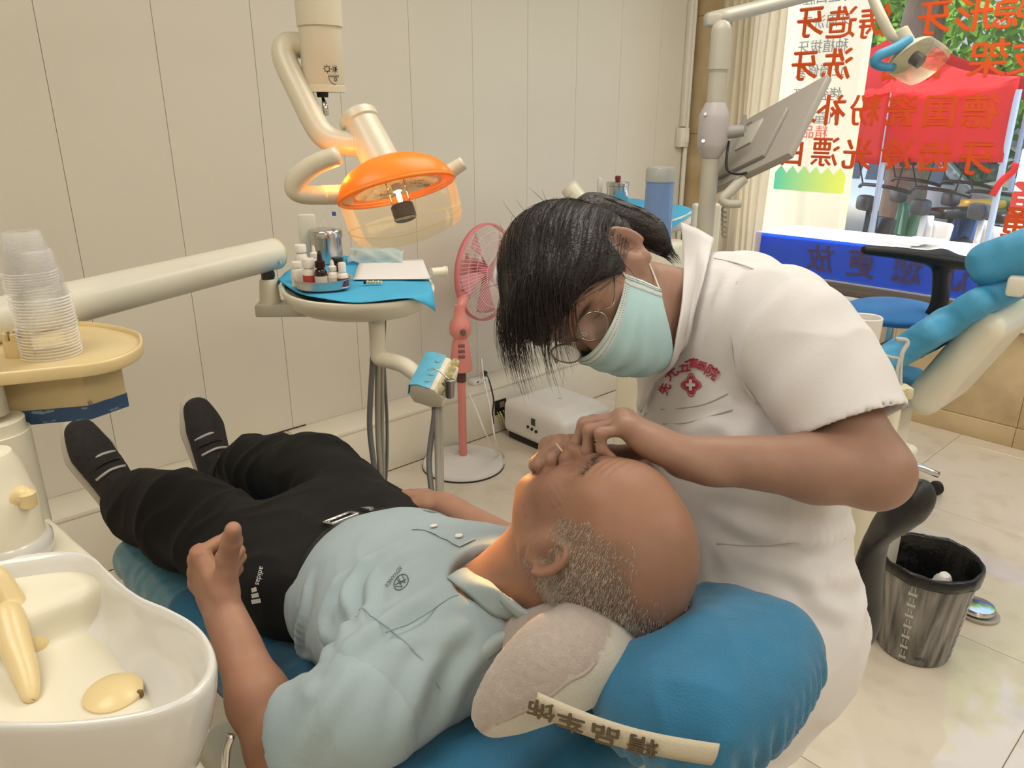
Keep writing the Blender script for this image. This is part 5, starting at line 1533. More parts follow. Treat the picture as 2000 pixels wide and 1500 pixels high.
obj('bracket', prism([(0 - .035, -.032), (.12, -.034), (np.linalg.norm(bk1 - bk0) * .9, -.05), (np.linalg.norm(bk1 - bk0) * .9, .05), (.12, .034), (-.035, .032)], -.018, .018, .006, 2, frame(x=bd, z=A(0, 0, 1)), bk0), mat('grey_cream_plastic', (200, 194, 178), rough=.4), ar)
# ---- instrument table
ZI = 1.085
it = empty('instrument_table', tuple(A(tcn_[0], tcn_[1], 1.0)), 'oval white instrument table with bent tube and handpiece holder', 'table')
t_px = [(548, 556), (557, 574), (600, 588), (680, 594), (770, 590), (836, 575), (848, 555), (822, 530), (760, 512), (690, 506), (610, 516), (566, 536)]
tol = spline([PZ(x, y, ZI)[:2] for x, y in t_px], 4, closed=True)
if np.sum(tol[:, 0] * np.roll(tol[:, 1], -1) - np.roll(tol[:, 0], -1) * tol[:, 1]) < 0: tol = tol[::-1]
tc_ = tol.mean(0); n = len(tol)
def tl(s, z): return np.array([(tc_[0] + (p[0] - tc_[0]) * s, tc_[1] + (p[1] - tc_[1]) * s, z) for p in tol])
lays = [tl(.55, ZI - .062), tl(.80, ZI - .058), tl(.92, ZI - .042), tl(.985, ZI - .018), tl(1.0, ZI - .004), tl(.99, ZI), tl(.95, ZI - .002), tl(.93, ZI - .012)]
V = np.vstack(lays); F = [(i * n + k, i * n + (k + 1) % n, (i + 1) * n + (k + 1) % n, (i + 1) * n + k) for i in range(len(lays) - 1) for k in range(n)] + [tuple(range(n))[::-1], tuple((len(lays) - 1) * n + k for k in range(n))]
obj('tray', (V, F), M_cream, it, True)
hx = PZ(735, 622, ZI - .06)
hb = A(hx[0], hx[1], ZI - .06)
hd_x = PD(838, 752, 1.86)
P = spline([hb, hb + A(0, 0, -.05), hb + A(0, 0, -.10), hb * .8 + hd_x * .2 + A(0, 0, -.075), hb * .45 + hd_x * .55 + A(0, 0, -.03), hd_x], 7)
obj('bent_tube', tube(P, .0205, 16), M_cream, it, True)
obj('side_grip', join(cyl(PD(842, 532, 2.0), PD(872, 530, 2.02), .012), cyl(PD(866, 530, 2.02), PD(874, 530, 2.02), .014)), M_cream, it)
# handpiece holder
hz_ = frame(x=CAMV(.30, .72, -.62), y=CAMV(.93, -.30, .12))    # x along the block, y across
hc = PD(850, 745, 1.86)
prof = [(-.045, -.028), (-.025, -.038), (.018, -.038), (.042, -.012), (.040, .020), (.010, .036), (-.035, .036), (-.048, .01)]
holder = obj('holder', prism(prof, -.055, .055, .006, 2, np.stack([hz_[:, 1], hz_[:, 2], hz_[:, 0]], 1), hc), M_cream, it)
M_bfilm = mat('blue_tape', (96, 176, 206), rough=.35, var=.08, vscale=30, bump=.2, bscale=120)
top_n = hz_[:, 2] if hz_[2, 2] > 0 else -hz_[:, 2]
cam_n = unit(CAMV(-.2, .6, .75))
obj('holder_film', prism([(-.0495, .012), (-.047, -.030), (-.026, -.0405), (.006, -.0405), (.006, -.0385), (-.0252, -.0384), (-.0452, -.0284), (-.0482, .010)][::-1], -.0555, .0555, 0, 1, np.stack([hz_[:, 1], hz_[:, 2], hz_[:, 0]], 1), hc), M_bfilm, holder, label='blue protective film')
M_tooth = mat('cream_slot', (214, 206, 164), rough=.5)
for k in range(5):
    p = hc + hz_ @ A(-.042 + .021 * k, .028, -.026); obj('rest_slot', lathe([(0, -.012), (.008, -.012), (.0095, -.006), (.0095, .016), (.0075, .020), (.005, .012), (0, .010)], 16, frame(x=hz_[:, 0], z=unit(CAMV(.5, .6, .4))), p), M_tooth, holder, 40)
for k in range(4):
    p = hc + hz_ @ A(-.040 + .022 * k, -.012, -.0412); obj('film_staple', tube([p, p + hz_ @ A(.002, .010, -.001), p + hz_ @ A(.006, .012, -.002)], .0009, 6), M_steel, holder, True)
# syringe resting in the lowest slot
sy = PD(878, 750, 1.80)
syr = empty('air_syringe', tuple(sy), 'steel three-way syringe with thin bent tip in the handpiece holder', 'syringe')
obj('handle', cyl(sy + A(0, 0, -.035), sy + A(0, 0, .012), .0105, .013, 16, .002), mat('satin_steel', (150, 148, 142), rough=.3, metal=.9), syr)
obj('tip', tube(spline([sy + A(0, 0, .012), sy + CAMV(-.01, .018, 0), sy + CAMV(-.03, .034, 0), sy + CAMV(-.052, .034, 0)], 5), .0017, 8), M_steel, syr, True)
# hoses: two bundles
M_hose = mat('grey_hose', (150, 144, 130), rough=.5); M_hose2 = mat('dark_grey_hose', (104, 104, 102), rough=.5)
for k, (x0, x1, x2, r, m) in enumerate(((726, 722, 732, .0075, M_hose2), (736, 738, 742, .0075, M_hose), (744, 746, 748, .0065, M_hose), (748, 756, 754, .0045, M_hose2))):
    P = spline([PD(x0 + 4, 606, 1.98 + .02 * k), PD(x0 + 2, 700, 1.98 + .02 * k), PD(x1, 830, 2.0 + .02 * k), PD(x2, 930, 2.0 + .02 * k), PD(x2 - 10, 985, 2.0 + .02 * k)], 8)
    o = obj('hose', tube(P, r, 10), m, None, True, ('dark grey', 'mid grey', 'light grey', 'thin dark grey')[k] + ' hose hanging under the instrument table', 'hose', 'hoses under the instrument table')
for k, (x0, x1, x2, r, m) in enumerate(((848, 838, 846, .0070, M_hose2), (854, 856, 858, .0085, M_hose), (860, 862, 862, .0060, M_hose))):
    P = spline([PD(x0, 790, 1.86), PD(x0, 815, 1.86), PD(x1, 900, 1.84), PD(x2 - 2, 990, 1.80), PD(x2 - 20, 1050, 1.78)], 8)
    obj('hose', tube(P, r, 10), m, None, True, ('dark grey', 'thick beige', 'thin beige')[k] + ' hose hanging from the handpiece holder', 'hose', 'hoses under the handpiece holder')
# blue drape over the table
M_drape = mat('blue_drape', (70, 168, 210), rough=.8, var=.05, vscale=14, bump=.15, bscale=400)
d_px = {(0, 0): (535, 541), (1, 0): (855, 580), (1, 1): (826, 488), (0, 1): (600, 505)}
cornr = {k: PZ(*p, ZI + .006) for k, p in d_px.items()}
cornr[(1, 1)] = PZ(822, 498, ZI + .02); cornr[(1, 0)] = PZ(850, 582, ZI - .0)
def drape(u, v):
    p = (cornr[0, 0] * (1 - u) + cornr[1, 0] * u) * (1 - v) + (cornr[0, 1] * (1 - u) + cornr[1, 1] * u) * v
    p = p + (PZ(640, 588, ZI) - PZ(680, 560, ZI)) * (math.sin(math.pi * u) * (1 - v) ** 2 * 1.0)
    z = ZI + .0065 + .002 * math.sin(u * 17 + v * 4) * (1 - math.sin(math.pi * u) * math.sin(math.pi * v))
    r_ = p[:2] - tc_; an = math.atan2(r_[1], r_[0])
    o_ = np.argsort(TANG); s_o = np.linalg.norm(r_) / np.interp(an, TANG[o_], TRAD[o_], period=2 * math.pi)
    z += .010 * (max(0, v - .9) / .1) - max(0, s_o - 1.045) * .40
    return (p[0], p[1], z)
TANG = np.arctan2(tol[:, 1] - tc_[1], tol[:, 0] - tc_[0]); TRAD = np.linalg.norm(tol - tc_, axis=1)
obj('table_drape', grid(drape, 40, 30, .0012), M_drape, None, True, 'blue paper drape spread over the instrument table', 'drape')
ZD = ZI + .0085
# items on the table
def on_t(x, y, z=0.): p = PZ(x, y, ZD); p[2] += z; return p
dshc = on_t(632, 563, .001)
dish = empty('steel_dish', tuple(dshc), 'shallow oval steel dish holding small bottles', 'dish')
obj('dish_body', lathe([(0, 0), (.058, 0), (.066, .004), (.072, .024), (.0745, .026), (.0745, .0275), (.071, .026), (.064, .006), (0, .003)], 48, rotz(PHI), dshc, sx=.92, sy=1.0), mat('satin_steel_dish', (206, 204, 198), rough=.32, metal=.8), dish, 40)
ht_k = .003
M_wb = mat('white_bottle', (224, 220, 210), rough=.35); M_brn = mat('dark_brown_glass', (44, 24, 20), rough=.12); M_lab = mat('paper_label', (214, 206, 198), rough=.7); M_prp = mat('plum_label', (92, 62, 78), rough=.6); M_redp = mat('red_label_print', (184, 70, 60), rough=.6)
def bottle(x, y, r, h, mb, neck, ch, cr, mc, lab, name='bottle', label_m=None, nozzle=False):
    c = PZ(x, y, ZD + .006); r, h, neck, ch, cr = [q_ * 1.22 for q_ in (r, h, neck, ch, cr)]
    b = empty(name, tuple(c), lab, 'bottle', 'small bottles in the steel dish')
    obj('bottle_body', lathe([(0, 0), (r - .002, 0), (r, .002), (r, h * .78), (r * .8, h * .9), (neck, h * .95), (neck, h), (0, h)], 24, None, c), mb, b, 40)
    if nozzle: obj('dropper_cap', lathe([(cr, h), (cr, h + ch * .35), (cr * .55, h + ch * .45), (cr * .4, h + ch * .8), (.0012, h + ch), (0, h + ch)], 20, None, c), mc, b, 40)
    else: obj('screw_cap', lathe([(0, h - .002), (cr, h - .002), (cr, h + ch - .002), (cr - .0015, h + ch), (0, h + ch)], 24, None, c), mc, b, 40)
    if label_m: obj('bottle_label', lathe([(r + .0004, h * .12), (r + .0004, h * .62)], 24, None, c, cap=False), label_m, b, True)
    return b
bottle(583, 558, .0125, .040, M_wb, .008, .010, .0105, M_wb, 'squat white bottle with flat white cap at the dish rim')
bottle(592, 545, .0145, .060, M_wb, .009, .014, .0125, M_wb, 'tall white bottle with broad cap at the back of the dish')
bottle(607, 562, .0135, .044, M_wb, .009, .016, .0125, M_wb, 'white bottle with red-printed label and wide cap', label_m=M_redp)
bottle(629, 564, .0125, .044, M_brn, .007, .034, .0105, M_brn, 'dark brown dropper bottle with pointed cap', label_m=M_lab, nozzle=True)
bottle(652, 562, .0115, .036, M_wb, .006, .022, .0085, M_wb, 'white dropper bottle beside the brown bottle', label_m=M_lab, nozzle=True)
bottle(671, 562, .0110, .034, M_wb, .006, .018, .0080, M_wb, 'white bottle with plum-coloured label', label_m=M_prp)
bottle(617, 544, .0110, .046, M_wb, .006, .026, .0080, M_wb, 'clear-tipped dropper bottle behind the red-labelled bottle', nozzle=True)
bottle(660, 540, .0130, .034, M_brn, .010, .008, .0120, M_black, 'low dark jar with black lid at the back of the dish')
cn = on_t(640, 512)
cst = empty('steel_canister', tuple(cn), 'polished steel lidded canister on the front instrument table', 'canister')
obj('can_body', lathe([(0, 0), (.044, 0), (.046, .002), (.046, .076), (0, .076)], 40, None, cn), M_steel, cst, 40)
obj('lid', lathe([(.046, .074), (.0495, .075), (.0495, .092), (.047, .096), (.030, .100), (0, .101)], 40, None, cn), M_steel, cst, 40)
wb = on_t(606, 511)
wbr = empty('tall_holder', tuple(wb), 'cream upright holder standing behind the steel canister', 'holder')
obj('holder_back', box(wb + A(0, 0, .07), (.05, .02, .14), .006, 2, rotz(PHI - math.pi / 2)), M_ivory, wbr)
obj('holder_knob', cyl(wb + A(0, 0, .03) - CR * .03, wb + A(0, 0, .03) - CR * .012, .022, .018, 20, .003), M_ivory, wbr)
ptb = on_t(650, 502, .0)
tb = empty('plastic_tub', tuple(ptb), 'clear plastic tub with blue lettering behind the steel canister', 'tub')
obj('tub_body', lathe([(0, 0), (.03, 0), (.033, .10), (.020, .125), (.006, .145), (.006, .155)], 28, None, ptb, cap=False), M_cup, tb, True)
obj('tub_label', box(ptb + CR * .02 - CF * .028 + A(0, 0, .125), (.012, .001, .012), 0, 1, rotz(PHI - math.pi / 2)), mat('blue_print', (60, 90, 150), rough=.5), tb)
# paper sheet, plastic pouch with swabs, shade tabs
pp = [on_t(*q, .003) for q in ((690, 548), (842, 547), (826, 508), (702, 512))]
obj('paper_sheet', grid(lambda u, v: (pp[0] * (1 - u) + pp[1] * u) * (1 - v) + (pp[3] * (1 - u) + pp[2] * u) * v + A(0, 0, .002 * math.sin(u * 5) * math.sin(v * 3)), 12, 8, .0006), mat('white_paper', (226, 222, 220), rough=.8), None, True, 'white paper sheet on the blue drape', 'paper')
po = [on_t(*q, .006) for q in ((678, 517), (786, 516), (788, 492), (684, 488))]
pouch = empty('swab_pouch', tuple(po[0]), 'clear plastic pouch of wooden swabs on the blue drape', 'pouch')
def pch(u, v): return (po[0] * (1 - u) + po[1] * u) * (1 - v) + (po[3] * (1 - u) + po[2] * u) * v + A(0, 0, .016 * math.sin(math.pi * u) ** .5 * math.sin(math.pi * v) ** .5 + .004 * math.sin(u * 16 + v * 9))
obj('pouch_film', grid(pch, 30, 14), clear_mat('pouch_film', (214, 236, 240), .30, .08, .9), pouch, True)
for k in range(7):
    a_ = pch(.12, .25 + .06 * k) + A(0, 0, -.004); b_ = pch(.95, .15 + .06 * k) + A(0, 0, -.004)
    obj('swab', join(tube([a_, b_], .0012, 6), lathe([(0, -.006), (.0022, -.004), (.0025, .002), (.0012, .008), (0, .008)], 8, any_frame(b_ - a_), a_)), mat('pale_wood', (206, 178, 132), rough=.7), pouch, True)
sh = on_t(728, 556, .002)
shd = empty('shade_tabs', tuple(sh), 'short row of cream tooth-shade tabs on the blue drape', 'dental tabs')
for k in range(7): obj('tab', box(sh + CR * (-.020 + .007 * k) + A(0, 0, .004 + .0006 * (k % 2)), (.0062, .011, .008), .002, 2, rotz(PHI - math.pi / 2)), M_tooth if k else M_black, shd)
# ---- operating lamp
lm = empty('operating_lamp', tuple(PD(632, 90, 1.53)), 'lit, orange-glowing operating lamp on bent cream arm above the patient', 'lamp')
M_lampc = mat('lamp_cream', (206, 198, 176), rough=.3, var=.02)
DL = 1.53
pt = PD(632, 150, DL); ax_t = A(pt[0], pt[1], 0)
zt_ = lambda y: PD(632, y, DL)[2]
zb = PD(632, 178, DL)[2]; zj = PD(632, 56, DL)[2]
obj('post_sleeve', lathe([(0, zj), (.0445, zj), (.0445, 2.05), (.040, 2.06), (0, 2.06)], 40, None, ax_t), M_lampc, lm, 40)
obj('post', lathe([(0, zb), (.0405, zb), (.0415, zb + .002), (.0415, zj + .01), (0, zj + .01)], 40, None, ax_t), M_lampc, lm, 40)
obj('post_rim', lathe([(0, zb - .002), (.0425, zb - .002), (.0425, zb + .010), (.0415, zb + .011)], 40, None, ax_t), M_lampc, lm, 40)
obj('overhead_arm', tube(spline([A(pt[0], pt[1], 2.03), A(pt[0] - .2, pt[1] + .05, 2.05), A(.155, 1.40, 2.02), A(.155, 1.40, 1.6), A(.155, 1.40, 1.05)], 10), .026, 16), M_lampc, lm, True)
stk = PD(652, 150, DL - .0415)
def onpost(dx, dz): 
    a = math.atan2(-pt[1], -pt[0]); b = a + dx / .0418; return ax_t + A(math.cos(b) * .0421, math.sin(b) * .0421, zb + dz)
icons = []
def ic_ring(x, z, r, nseg=14): icons.append(tube(np.array([onpost(x + r * math.cos(t), z + r * math.sin(t)) for t in np.linspace(0, 2 * math.pi, nseg, endpoint=False)]), .0006, 5, closed=True))
ic_ring(.008, .040, .0048); ic_ring(.024, .040, .0040)
for x0 in (.008, .024):
    for k in range(8):
        t = k * math.pi / 4; icons.append(tube(np.array([onpost(x0 + .0058 * math.cos(t), .040 + .0058 * math.sin(t)), onpost(x0 + .0080 * math.cos(t), .040 + .0080 * math.sin(t))]), .0005, 4))
icons.append((np.array([onpost(.024 + .0036 * math.cos(t), .040 + .0036 * math.sin(t)) for t in np.linspace(-1.57, 1.57, 8)]), [tuple(range(8))]))
icons.append(tube(np.array([onpost(.010 + .022 * k / 8, .026) for k in range(9)]), .0005, 4))
for k in range(6): icons.append(tube(np.array([onpost(.010 + .022 * k / 5, .026), onpost(.010 + .022 * k / 5, .030)]), .0004, 4))
icons.append(tube(np.array([onpost(.010 + .012 * (1 - math.cos(t)), .026 - .014 * math.sin(t)) for t in np.linspace(0, 1.8, 10)]), .0005, 4))
ic_ring(.024, .021, .003)
obj('icon_sticker', join(*icons), M_black, lm, True, label='small printed lamp symbols')
swp = PD(630, 186, DL)
obj('switch_base', cyl(swp + A(0, 0, .006), swp + A(0, 0, -.004), .012, .011), M_black, lm)
obj('switch_lever', tube([swp + A(0, 0, -.004), PD(634, 204, DL), PD(637, 224, DL)], [.0025, .006, .0055], 10), M_chrome, lm, True)
armr = .0245
P = spline([PD(605, 92, DL), PD(575, 88, DL - .01), PD(557, 92, DL - .02), PD(558, 120, DL - .02), PD(590, 190, DL - .02), PD(618, 246, DL - .02), PD(640, 270, DL - .02), PD(670, 279, DL - .02), PD(700, 281, DL - .02)], 7)
obj('bent_arm', tube(P, armr, 20), M_lampc, lm, True)
obj('arm_ring', cyl(PD(696, 281, DL - .02), PD(706, 281, DL - .02), .0275, .0275, 28, .002), M_lampc, lm, 40)
# head: yoke cylinder, dome, handles, cover
yk0, yk1 = PD(702, 236, DL - .01), PD(752, 330, DL - .03)
ya = unit(yk1 - yk0)
obj('yoke', cyl(yk0, yk1, .036, .038, 36, .003), M_lampc, lm, 40)
obj('yoke_cap', cyl(yk0 - ya * .012, yk0 + ya * .012, .040, .040, 36, .004), M_lampc, lm, 40)
M_or = bpy.data.materials.new('cream_painted_orange_glow'); M_or.use_nodes = True  # lamp glow painted as orange into base and translucent colour of cream plastic
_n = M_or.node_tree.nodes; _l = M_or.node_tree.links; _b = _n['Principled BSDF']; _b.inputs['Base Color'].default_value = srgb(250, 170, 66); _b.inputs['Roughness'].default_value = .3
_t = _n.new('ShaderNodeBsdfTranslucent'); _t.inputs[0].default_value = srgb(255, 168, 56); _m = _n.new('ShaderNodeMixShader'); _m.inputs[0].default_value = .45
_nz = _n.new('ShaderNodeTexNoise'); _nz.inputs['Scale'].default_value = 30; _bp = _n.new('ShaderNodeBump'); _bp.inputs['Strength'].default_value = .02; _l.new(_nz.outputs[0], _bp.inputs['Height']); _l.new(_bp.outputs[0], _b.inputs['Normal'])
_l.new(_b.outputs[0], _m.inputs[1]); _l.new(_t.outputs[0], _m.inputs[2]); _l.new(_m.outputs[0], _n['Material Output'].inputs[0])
# frame of the head: w along its width, a the beam axis
W_ = unit(PD(886, 362, DL - .01) - PD(664, 412, DL - .06)); tgt = PHW(0, .1, -.06)
hc_ = PD(776, 372, DL - .04)
a_ = unit(CAMV(.24, -.95, .06)); a_ = unit(a_ - W_ * (a_ @ W_)); n_ = np.cross(a_, W_); n_ = n_ if n_[2] > 0 else -n_
HRm = np.stack([W_, n_, a_], 1)
hw, hh = .116, .066
def dome(u, v):
    t = u * 2 * math.pi; r = math.sin(v * math.pi / 2)
    return hc_ + HRm @ A(hw * r * math.cos(t), hh * r * math.sin(t), -.072 * math.cos(v * math.pi / 2))
obj('housing', grid(dome, 56, 14, .0025), M_or, lm, True, label='lamp housing with orange glow in its colour')
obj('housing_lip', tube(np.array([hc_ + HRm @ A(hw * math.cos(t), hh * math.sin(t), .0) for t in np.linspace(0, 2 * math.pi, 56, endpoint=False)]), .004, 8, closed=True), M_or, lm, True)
def refl(u, v):
    t = u * 2 * math.pi; r = v
    return hc_ + HRm @ A(.085 * r * math.cos(t), .046 * r * math.sin(t), -.030 + .026 * r * r)
obj('reflector', grid(refl, 40, 8), mat('mirror_facets', (236, 206, 176), rough=.15, metal=.85, bump=.3, bscale=90), lm, True)
M_cover = clear_mat('lamp_cover', (255, 251, 240), .02, .04, .7)
cov = []
CL = [(1.0, 0), (1.0, .02), (.985, .060), (.93, .082)]
ov = [(hw * math.cos(t), hh * math.sin(t)) for t in np.linspace(0, 2 * math.pi, 56, endpoint=False)]
V = np.array([hc_ + HRm @ A(x * s, y * s * (1 - .35 * z / .082 * (y > 0)), z + .012 * (z > .05) * (1 - (x / hw) ** 2)) for s, z in CL for x, y in ov])
F = [(i * 56 + k, i * 56 + (k + 1) % 56, (i + 1) * 56 + (k + 1) % 56, (i + 1) * 56 + k) for i in range(3) for k in range(56)] + [tuple(3 * 56 + k for k in range(56))]
obj('cover', (V, F), M_cover, lm, 40, label='clear plastic lamp cover')
obj('cover_edge', tube(V[2 * 56:3 * 56], .0016, 6, closed=True), M_cover, lm, True)
sh_ = hc_ + a_ * .030
obj('bulb_shield', cyl(sh_, sh_ + a_ * .030, .0225, .0225, 28, .002), mat('dark_brown_shield', (52, 42, 32), rough=.4), lm, 40)
M_bulb = mat('lit_filament', (255, 240, 200), rough=.4, emit=(255, 214, 130), estr=60)
obj('bulb', lathe([(0, -.012), (.004, -.010), (.005, .0), (.004, .012), (0, .014)], 16, HRm, hc_ + a_ * .012), M_bulb, lm, True)
obj('bulb_socket', cyl(hc_ - a_ * .012, hc_ + a_ * .002, .009), M_white, lm)
for sx in (-1, 1): obj('shield_wire', tube([sh_ + W_ * .018 * sx, sh_ + W_ * .018 * sx - a_ * .05], .0012, 6), M_steel, lm, True)
obj('handle_socket', cyl(PD(628, 381, DL - .05), PD(690, 380, DL - .04), .019, .019, 24, .002), M_lampc, lm, 40)
P = spline([PD(640, 381, DL - .05), PD(600, 381, DL - .06), PD(577, 372, DL - .07), PD(580, 350, DL - .08), PD(615, 322, DL - .09), PD(660, 304, DL - .10)], 7)
obj('handle', tube(P, [.018, .018, .019, .020, .019, .018], 18), M_lampc, lm, True)
obj('handle_end', lathe([(0, 0), (.012, .002), (.0175, .008), (.018, .012)], 18, any_frame(PD(650, 308, DL - .098) - PD(662, 303, DL - .10)), PD(664, 302, DL - .1005), cap=False), M_lampc, lm, True)
P = spline([PD(850, 348, DL + .02), PD(880, 334, DL + .03), PD(905, 318, DL + .03)], 5)
obj('handle', tube(P, [.015, .015, .014], 16), M_lampc, lm, True)
# its light: beam towards the mouth, and the warm spill behind the reflector
sl = bpy.data.lights.new('operating_beam', 'SPOT'); sl.energy = 85; sl.color = (1, .50, .16); sl.spot_size = math.radians(17); sl.spot_blend = .5; sl.shadow_soft_size = .02
so_ = bpy.data.objects.new('operating_beam', sl); COL.objects.link(so_); so_.location = tuple(hc_ + a_ * .10); so_.rotation_euler = Vector(PHW(-.03, .06, -.12) - hc_).to_track_quat('-Z', 'Y').to_euler(); so_.parent = lm; so_.location = Vector(tuple(hc_ + a_ * .10)) - lm.location
pl_ = bpy.data.lights.new('reflector_spill', 'POINT'); pl_.energy = .30; pl_.color = (1, .45, .12); pl_.shadow_soft_size = .012
po_ = bpy.data.objects.new('reflector_spill', pl_); COL.objects.link(po_); po_.parent = lm; po_.location = Vector(tuple(hc_ - a_ * .032 - n_ * .0)) - lm.location
# ---- pink fan
fb = PZ(905, 908, 0); fb = A(fb[0], fb[1], 0)
fan = empty('stand_fan', tuple(fb), 'pink stand fan with round white base by the panelled wall', 'fan')
M_pink = mat('pink_plastic', (222, 140, 132), rough=.3, var=.02); M_pinkd = mat('deep_pink_plastic', (216, 124, 132), rough=.35); M_pinkb = clear_mat('pink_blade', (246, 190, 198), .5, .2, .6)
M_wht = mat('white_enamel', (226, 222, 218), rough=.2)
obj('base', lathe([(0, 0), (.182, 0), (.186, .006), (.186, .012), (.180, .022), (.10, .032), (.088, .036), (.075, .040), (.030, .046), (.024, .052), (0, .052)], 56, None, fb), M_wht, fan, 40)
obj('base_edge', lathe([(.180, .0), (.188, .0), (.188, .006), (.180, .006)], 56, None, fb, cap=False), M_black, fan)
ztop = lambda y: PY(905, y, fb[1])[2]
z1, z2 = PD(906, 728, 3.35)[2], PD(906, 700, 3.35)[2]
obj('pole', cyl(fb + A(0, 0, .045), fb + A(0, 0, .50), .0185, None, 24), M_pink, fan)
def fz(y):                                                       # height on the fan's axis seen at image row y
    lo, hi = 0., 1.6
    for _ in range(40):
        m = (lo + hi) / 2; v = fb + A(0, 0, m) - CC
        if 750 - FPX * (v @ CU) / (v @ CF) > y: lo = m
        else: hi = m
    return lo
obj('collar', cyl(fb + A(0, 0, fz(745)), fb + A(0, 0, fz(718)), .021, None, 24), mat('maroon_plastic', (96, 60, 60), rough=.4), fan)
obj('control_body', lathe([(0, fz(724)), (.050, fz(722)), (.052, fz(718)), (.036, fz(668)), (.030, fz(660)), (0, fz(659))], 36, None, fb), M_pink, fan, 40)
cb_ = fb + A(0, 0, fz(640)); cdir = unit(A(CC[0] - fb[0], CC[1] - fb[1], 0))
obj('neck_ball', lathe([(0, -.052), (.03, -.046), (.046, -.024), (.048, 0), (.044, .022), (.030, .046), (.024, .07), (.022, .10), (0, .10)], 36, None, cb_), M_pink, fan, 40)
fc = fb + A(0, 0, 0)
for k, y in enumerate((671, 681, 691)): obj('push_button', box(fb + A(0, 0, fz(y)) + cdir * (.036 + .004 * k) + CR * .004, (.008, .030, .014), .003, 2, rotz(math.atan2(cdir[1], cdir[0]))), mat('mauve_button', (128, 92, 98), rough=.4), fan)
kd = frame(x=CR, z=cdir); kp = cb_ + cdir * .044 + CR * .012 + A(0, 0, -.008)
obj('timer_knob', lathe([(0, .016), (.012, .015), (.014, .0), (0, 0)], 24, kd, kp), mat('brown_knob', (112, 88, 84), rough=.4), fan, 40)
for k in range(9):
    t = k * 2 * math.pi / 10 + .4; obj('dial_mark', box(kp + kd @ A(.023 * math.cos(t), .023 * math.sin(t), -.004), (.003, .003, .004)), M_pinkd, fan)
# head: cage axis turned to the right and towards the camera
fh = PD(950, 532, 3.42)
fax = unit(CR * .80 - A(CF[0], CF[1], 0) * .58 + A(0, 0, .02))
FR = frame(x=A(0, 0, 1), z=fax)
RC = .215
M_wire2 = mat('pink_white_wire', (238, 212, 212), rough=.3)
obj('motor_housing', lathe([(0, -.150), (.030, -.148), (.050, -.130), (.056, -.10), (.056, -.06), (.048, -.045), (0, -.045)], 36, FR, fh), M_pinkd, fan, 40)
obj('carry_knob', cyl(fh - fax * .11 + A(0, 0, .05), fh - fax * .11 + A(0, 0, .075), .008), M_pinkd, fan)
obj('neck', tube([cb_ + A(0, 0, .08), fh - fax * .09 + A(0, 0, -.03)], [.022, .026], 16), M_pink, fan, True)
obj('cage_ring', lathe([(RC - .004, -.012), (RC + .003, -.012), (RC + .005, 0), (RC + .003, .012), (RC - .004, .012)], 64, FR, fh, cap=False), M_pinkd, fan, True)
wf, wr_ = [], []
for k in range(72):
    t = 2 * math.pi * k / 72; tw = .35
    pts = [fh + FR @ A(r * math.cos(t + tw * (r / RC - .2)), r * math.sin(t + tw * (r / RC - .2)), z) for r, z in ((.040, .068), (.09, .070), (.15, .058), (.195, .032), (RC, .004))]
    wf.append(tube(spline(pts, 2), .0010, 4, cap=False))
    pts = [fh + FR @ A(r * math.cos(t), r * math.sin(t), z) for r, z in ((.050, -.055), (.11, -.058), (.17, -.045), (RC, -.006))]
    wr_.append(tube(spline(pts, 2), .0010, 4, cap=False))
for r, z in ((.09, .070), (.15, .058), (.185, .040)): wf.append(tube(np.array([fh + FR @ A(r * math.cos(t), r * math.sin(t), z) for t in np.linspace(0, 2 * math.pi, 40, endpoint=False)]), .0011, 4, closed=True))
for r, z in ((.11, -.058), (.17, -.045)): wr_.append(tube(np.array([fh + FR @ A(r * math.cos(t), r * math.sin(t), z) for t in np.linspace(0, 2 * math.pi, 40, endpoint=False)]), .0011, 4, closed=True))
obj('front_guard', join(*wf), M_wire2, fan, True, kind='stuff'); obj('rear_guard', join(*wr_), M_wire2, fan, True, kind='stuff')
obj('guard_badge', lathe([(0, .074), (.034, .073), (.040, .068), (.038, .064), (0, .064)], 32, FR, fh), M_wht, fan, 40)
obj('blade_hub', lathe([(0, .045), (.02, .044), (.030, .030), (.032, -.02), (0, -.02)], 28, FR, fh), M_pinkd, fan, 40)
for k in range(5):
    t0 = 2 * math.pi * k / 5 + .3
    def bl(u, v): 
        r = .028 + .155 * u; t = t0 + (.30 + .42 * u) * (v - .5) * (1 - .25 * u) + .25 * u
        return fh + FR @ A(r * math.cos(t), r * math.sin(t), -.016 + .034 * v + .004)
    obj('blade', grid(bl, 10, 8, .002), M_pinkb, fan, True)
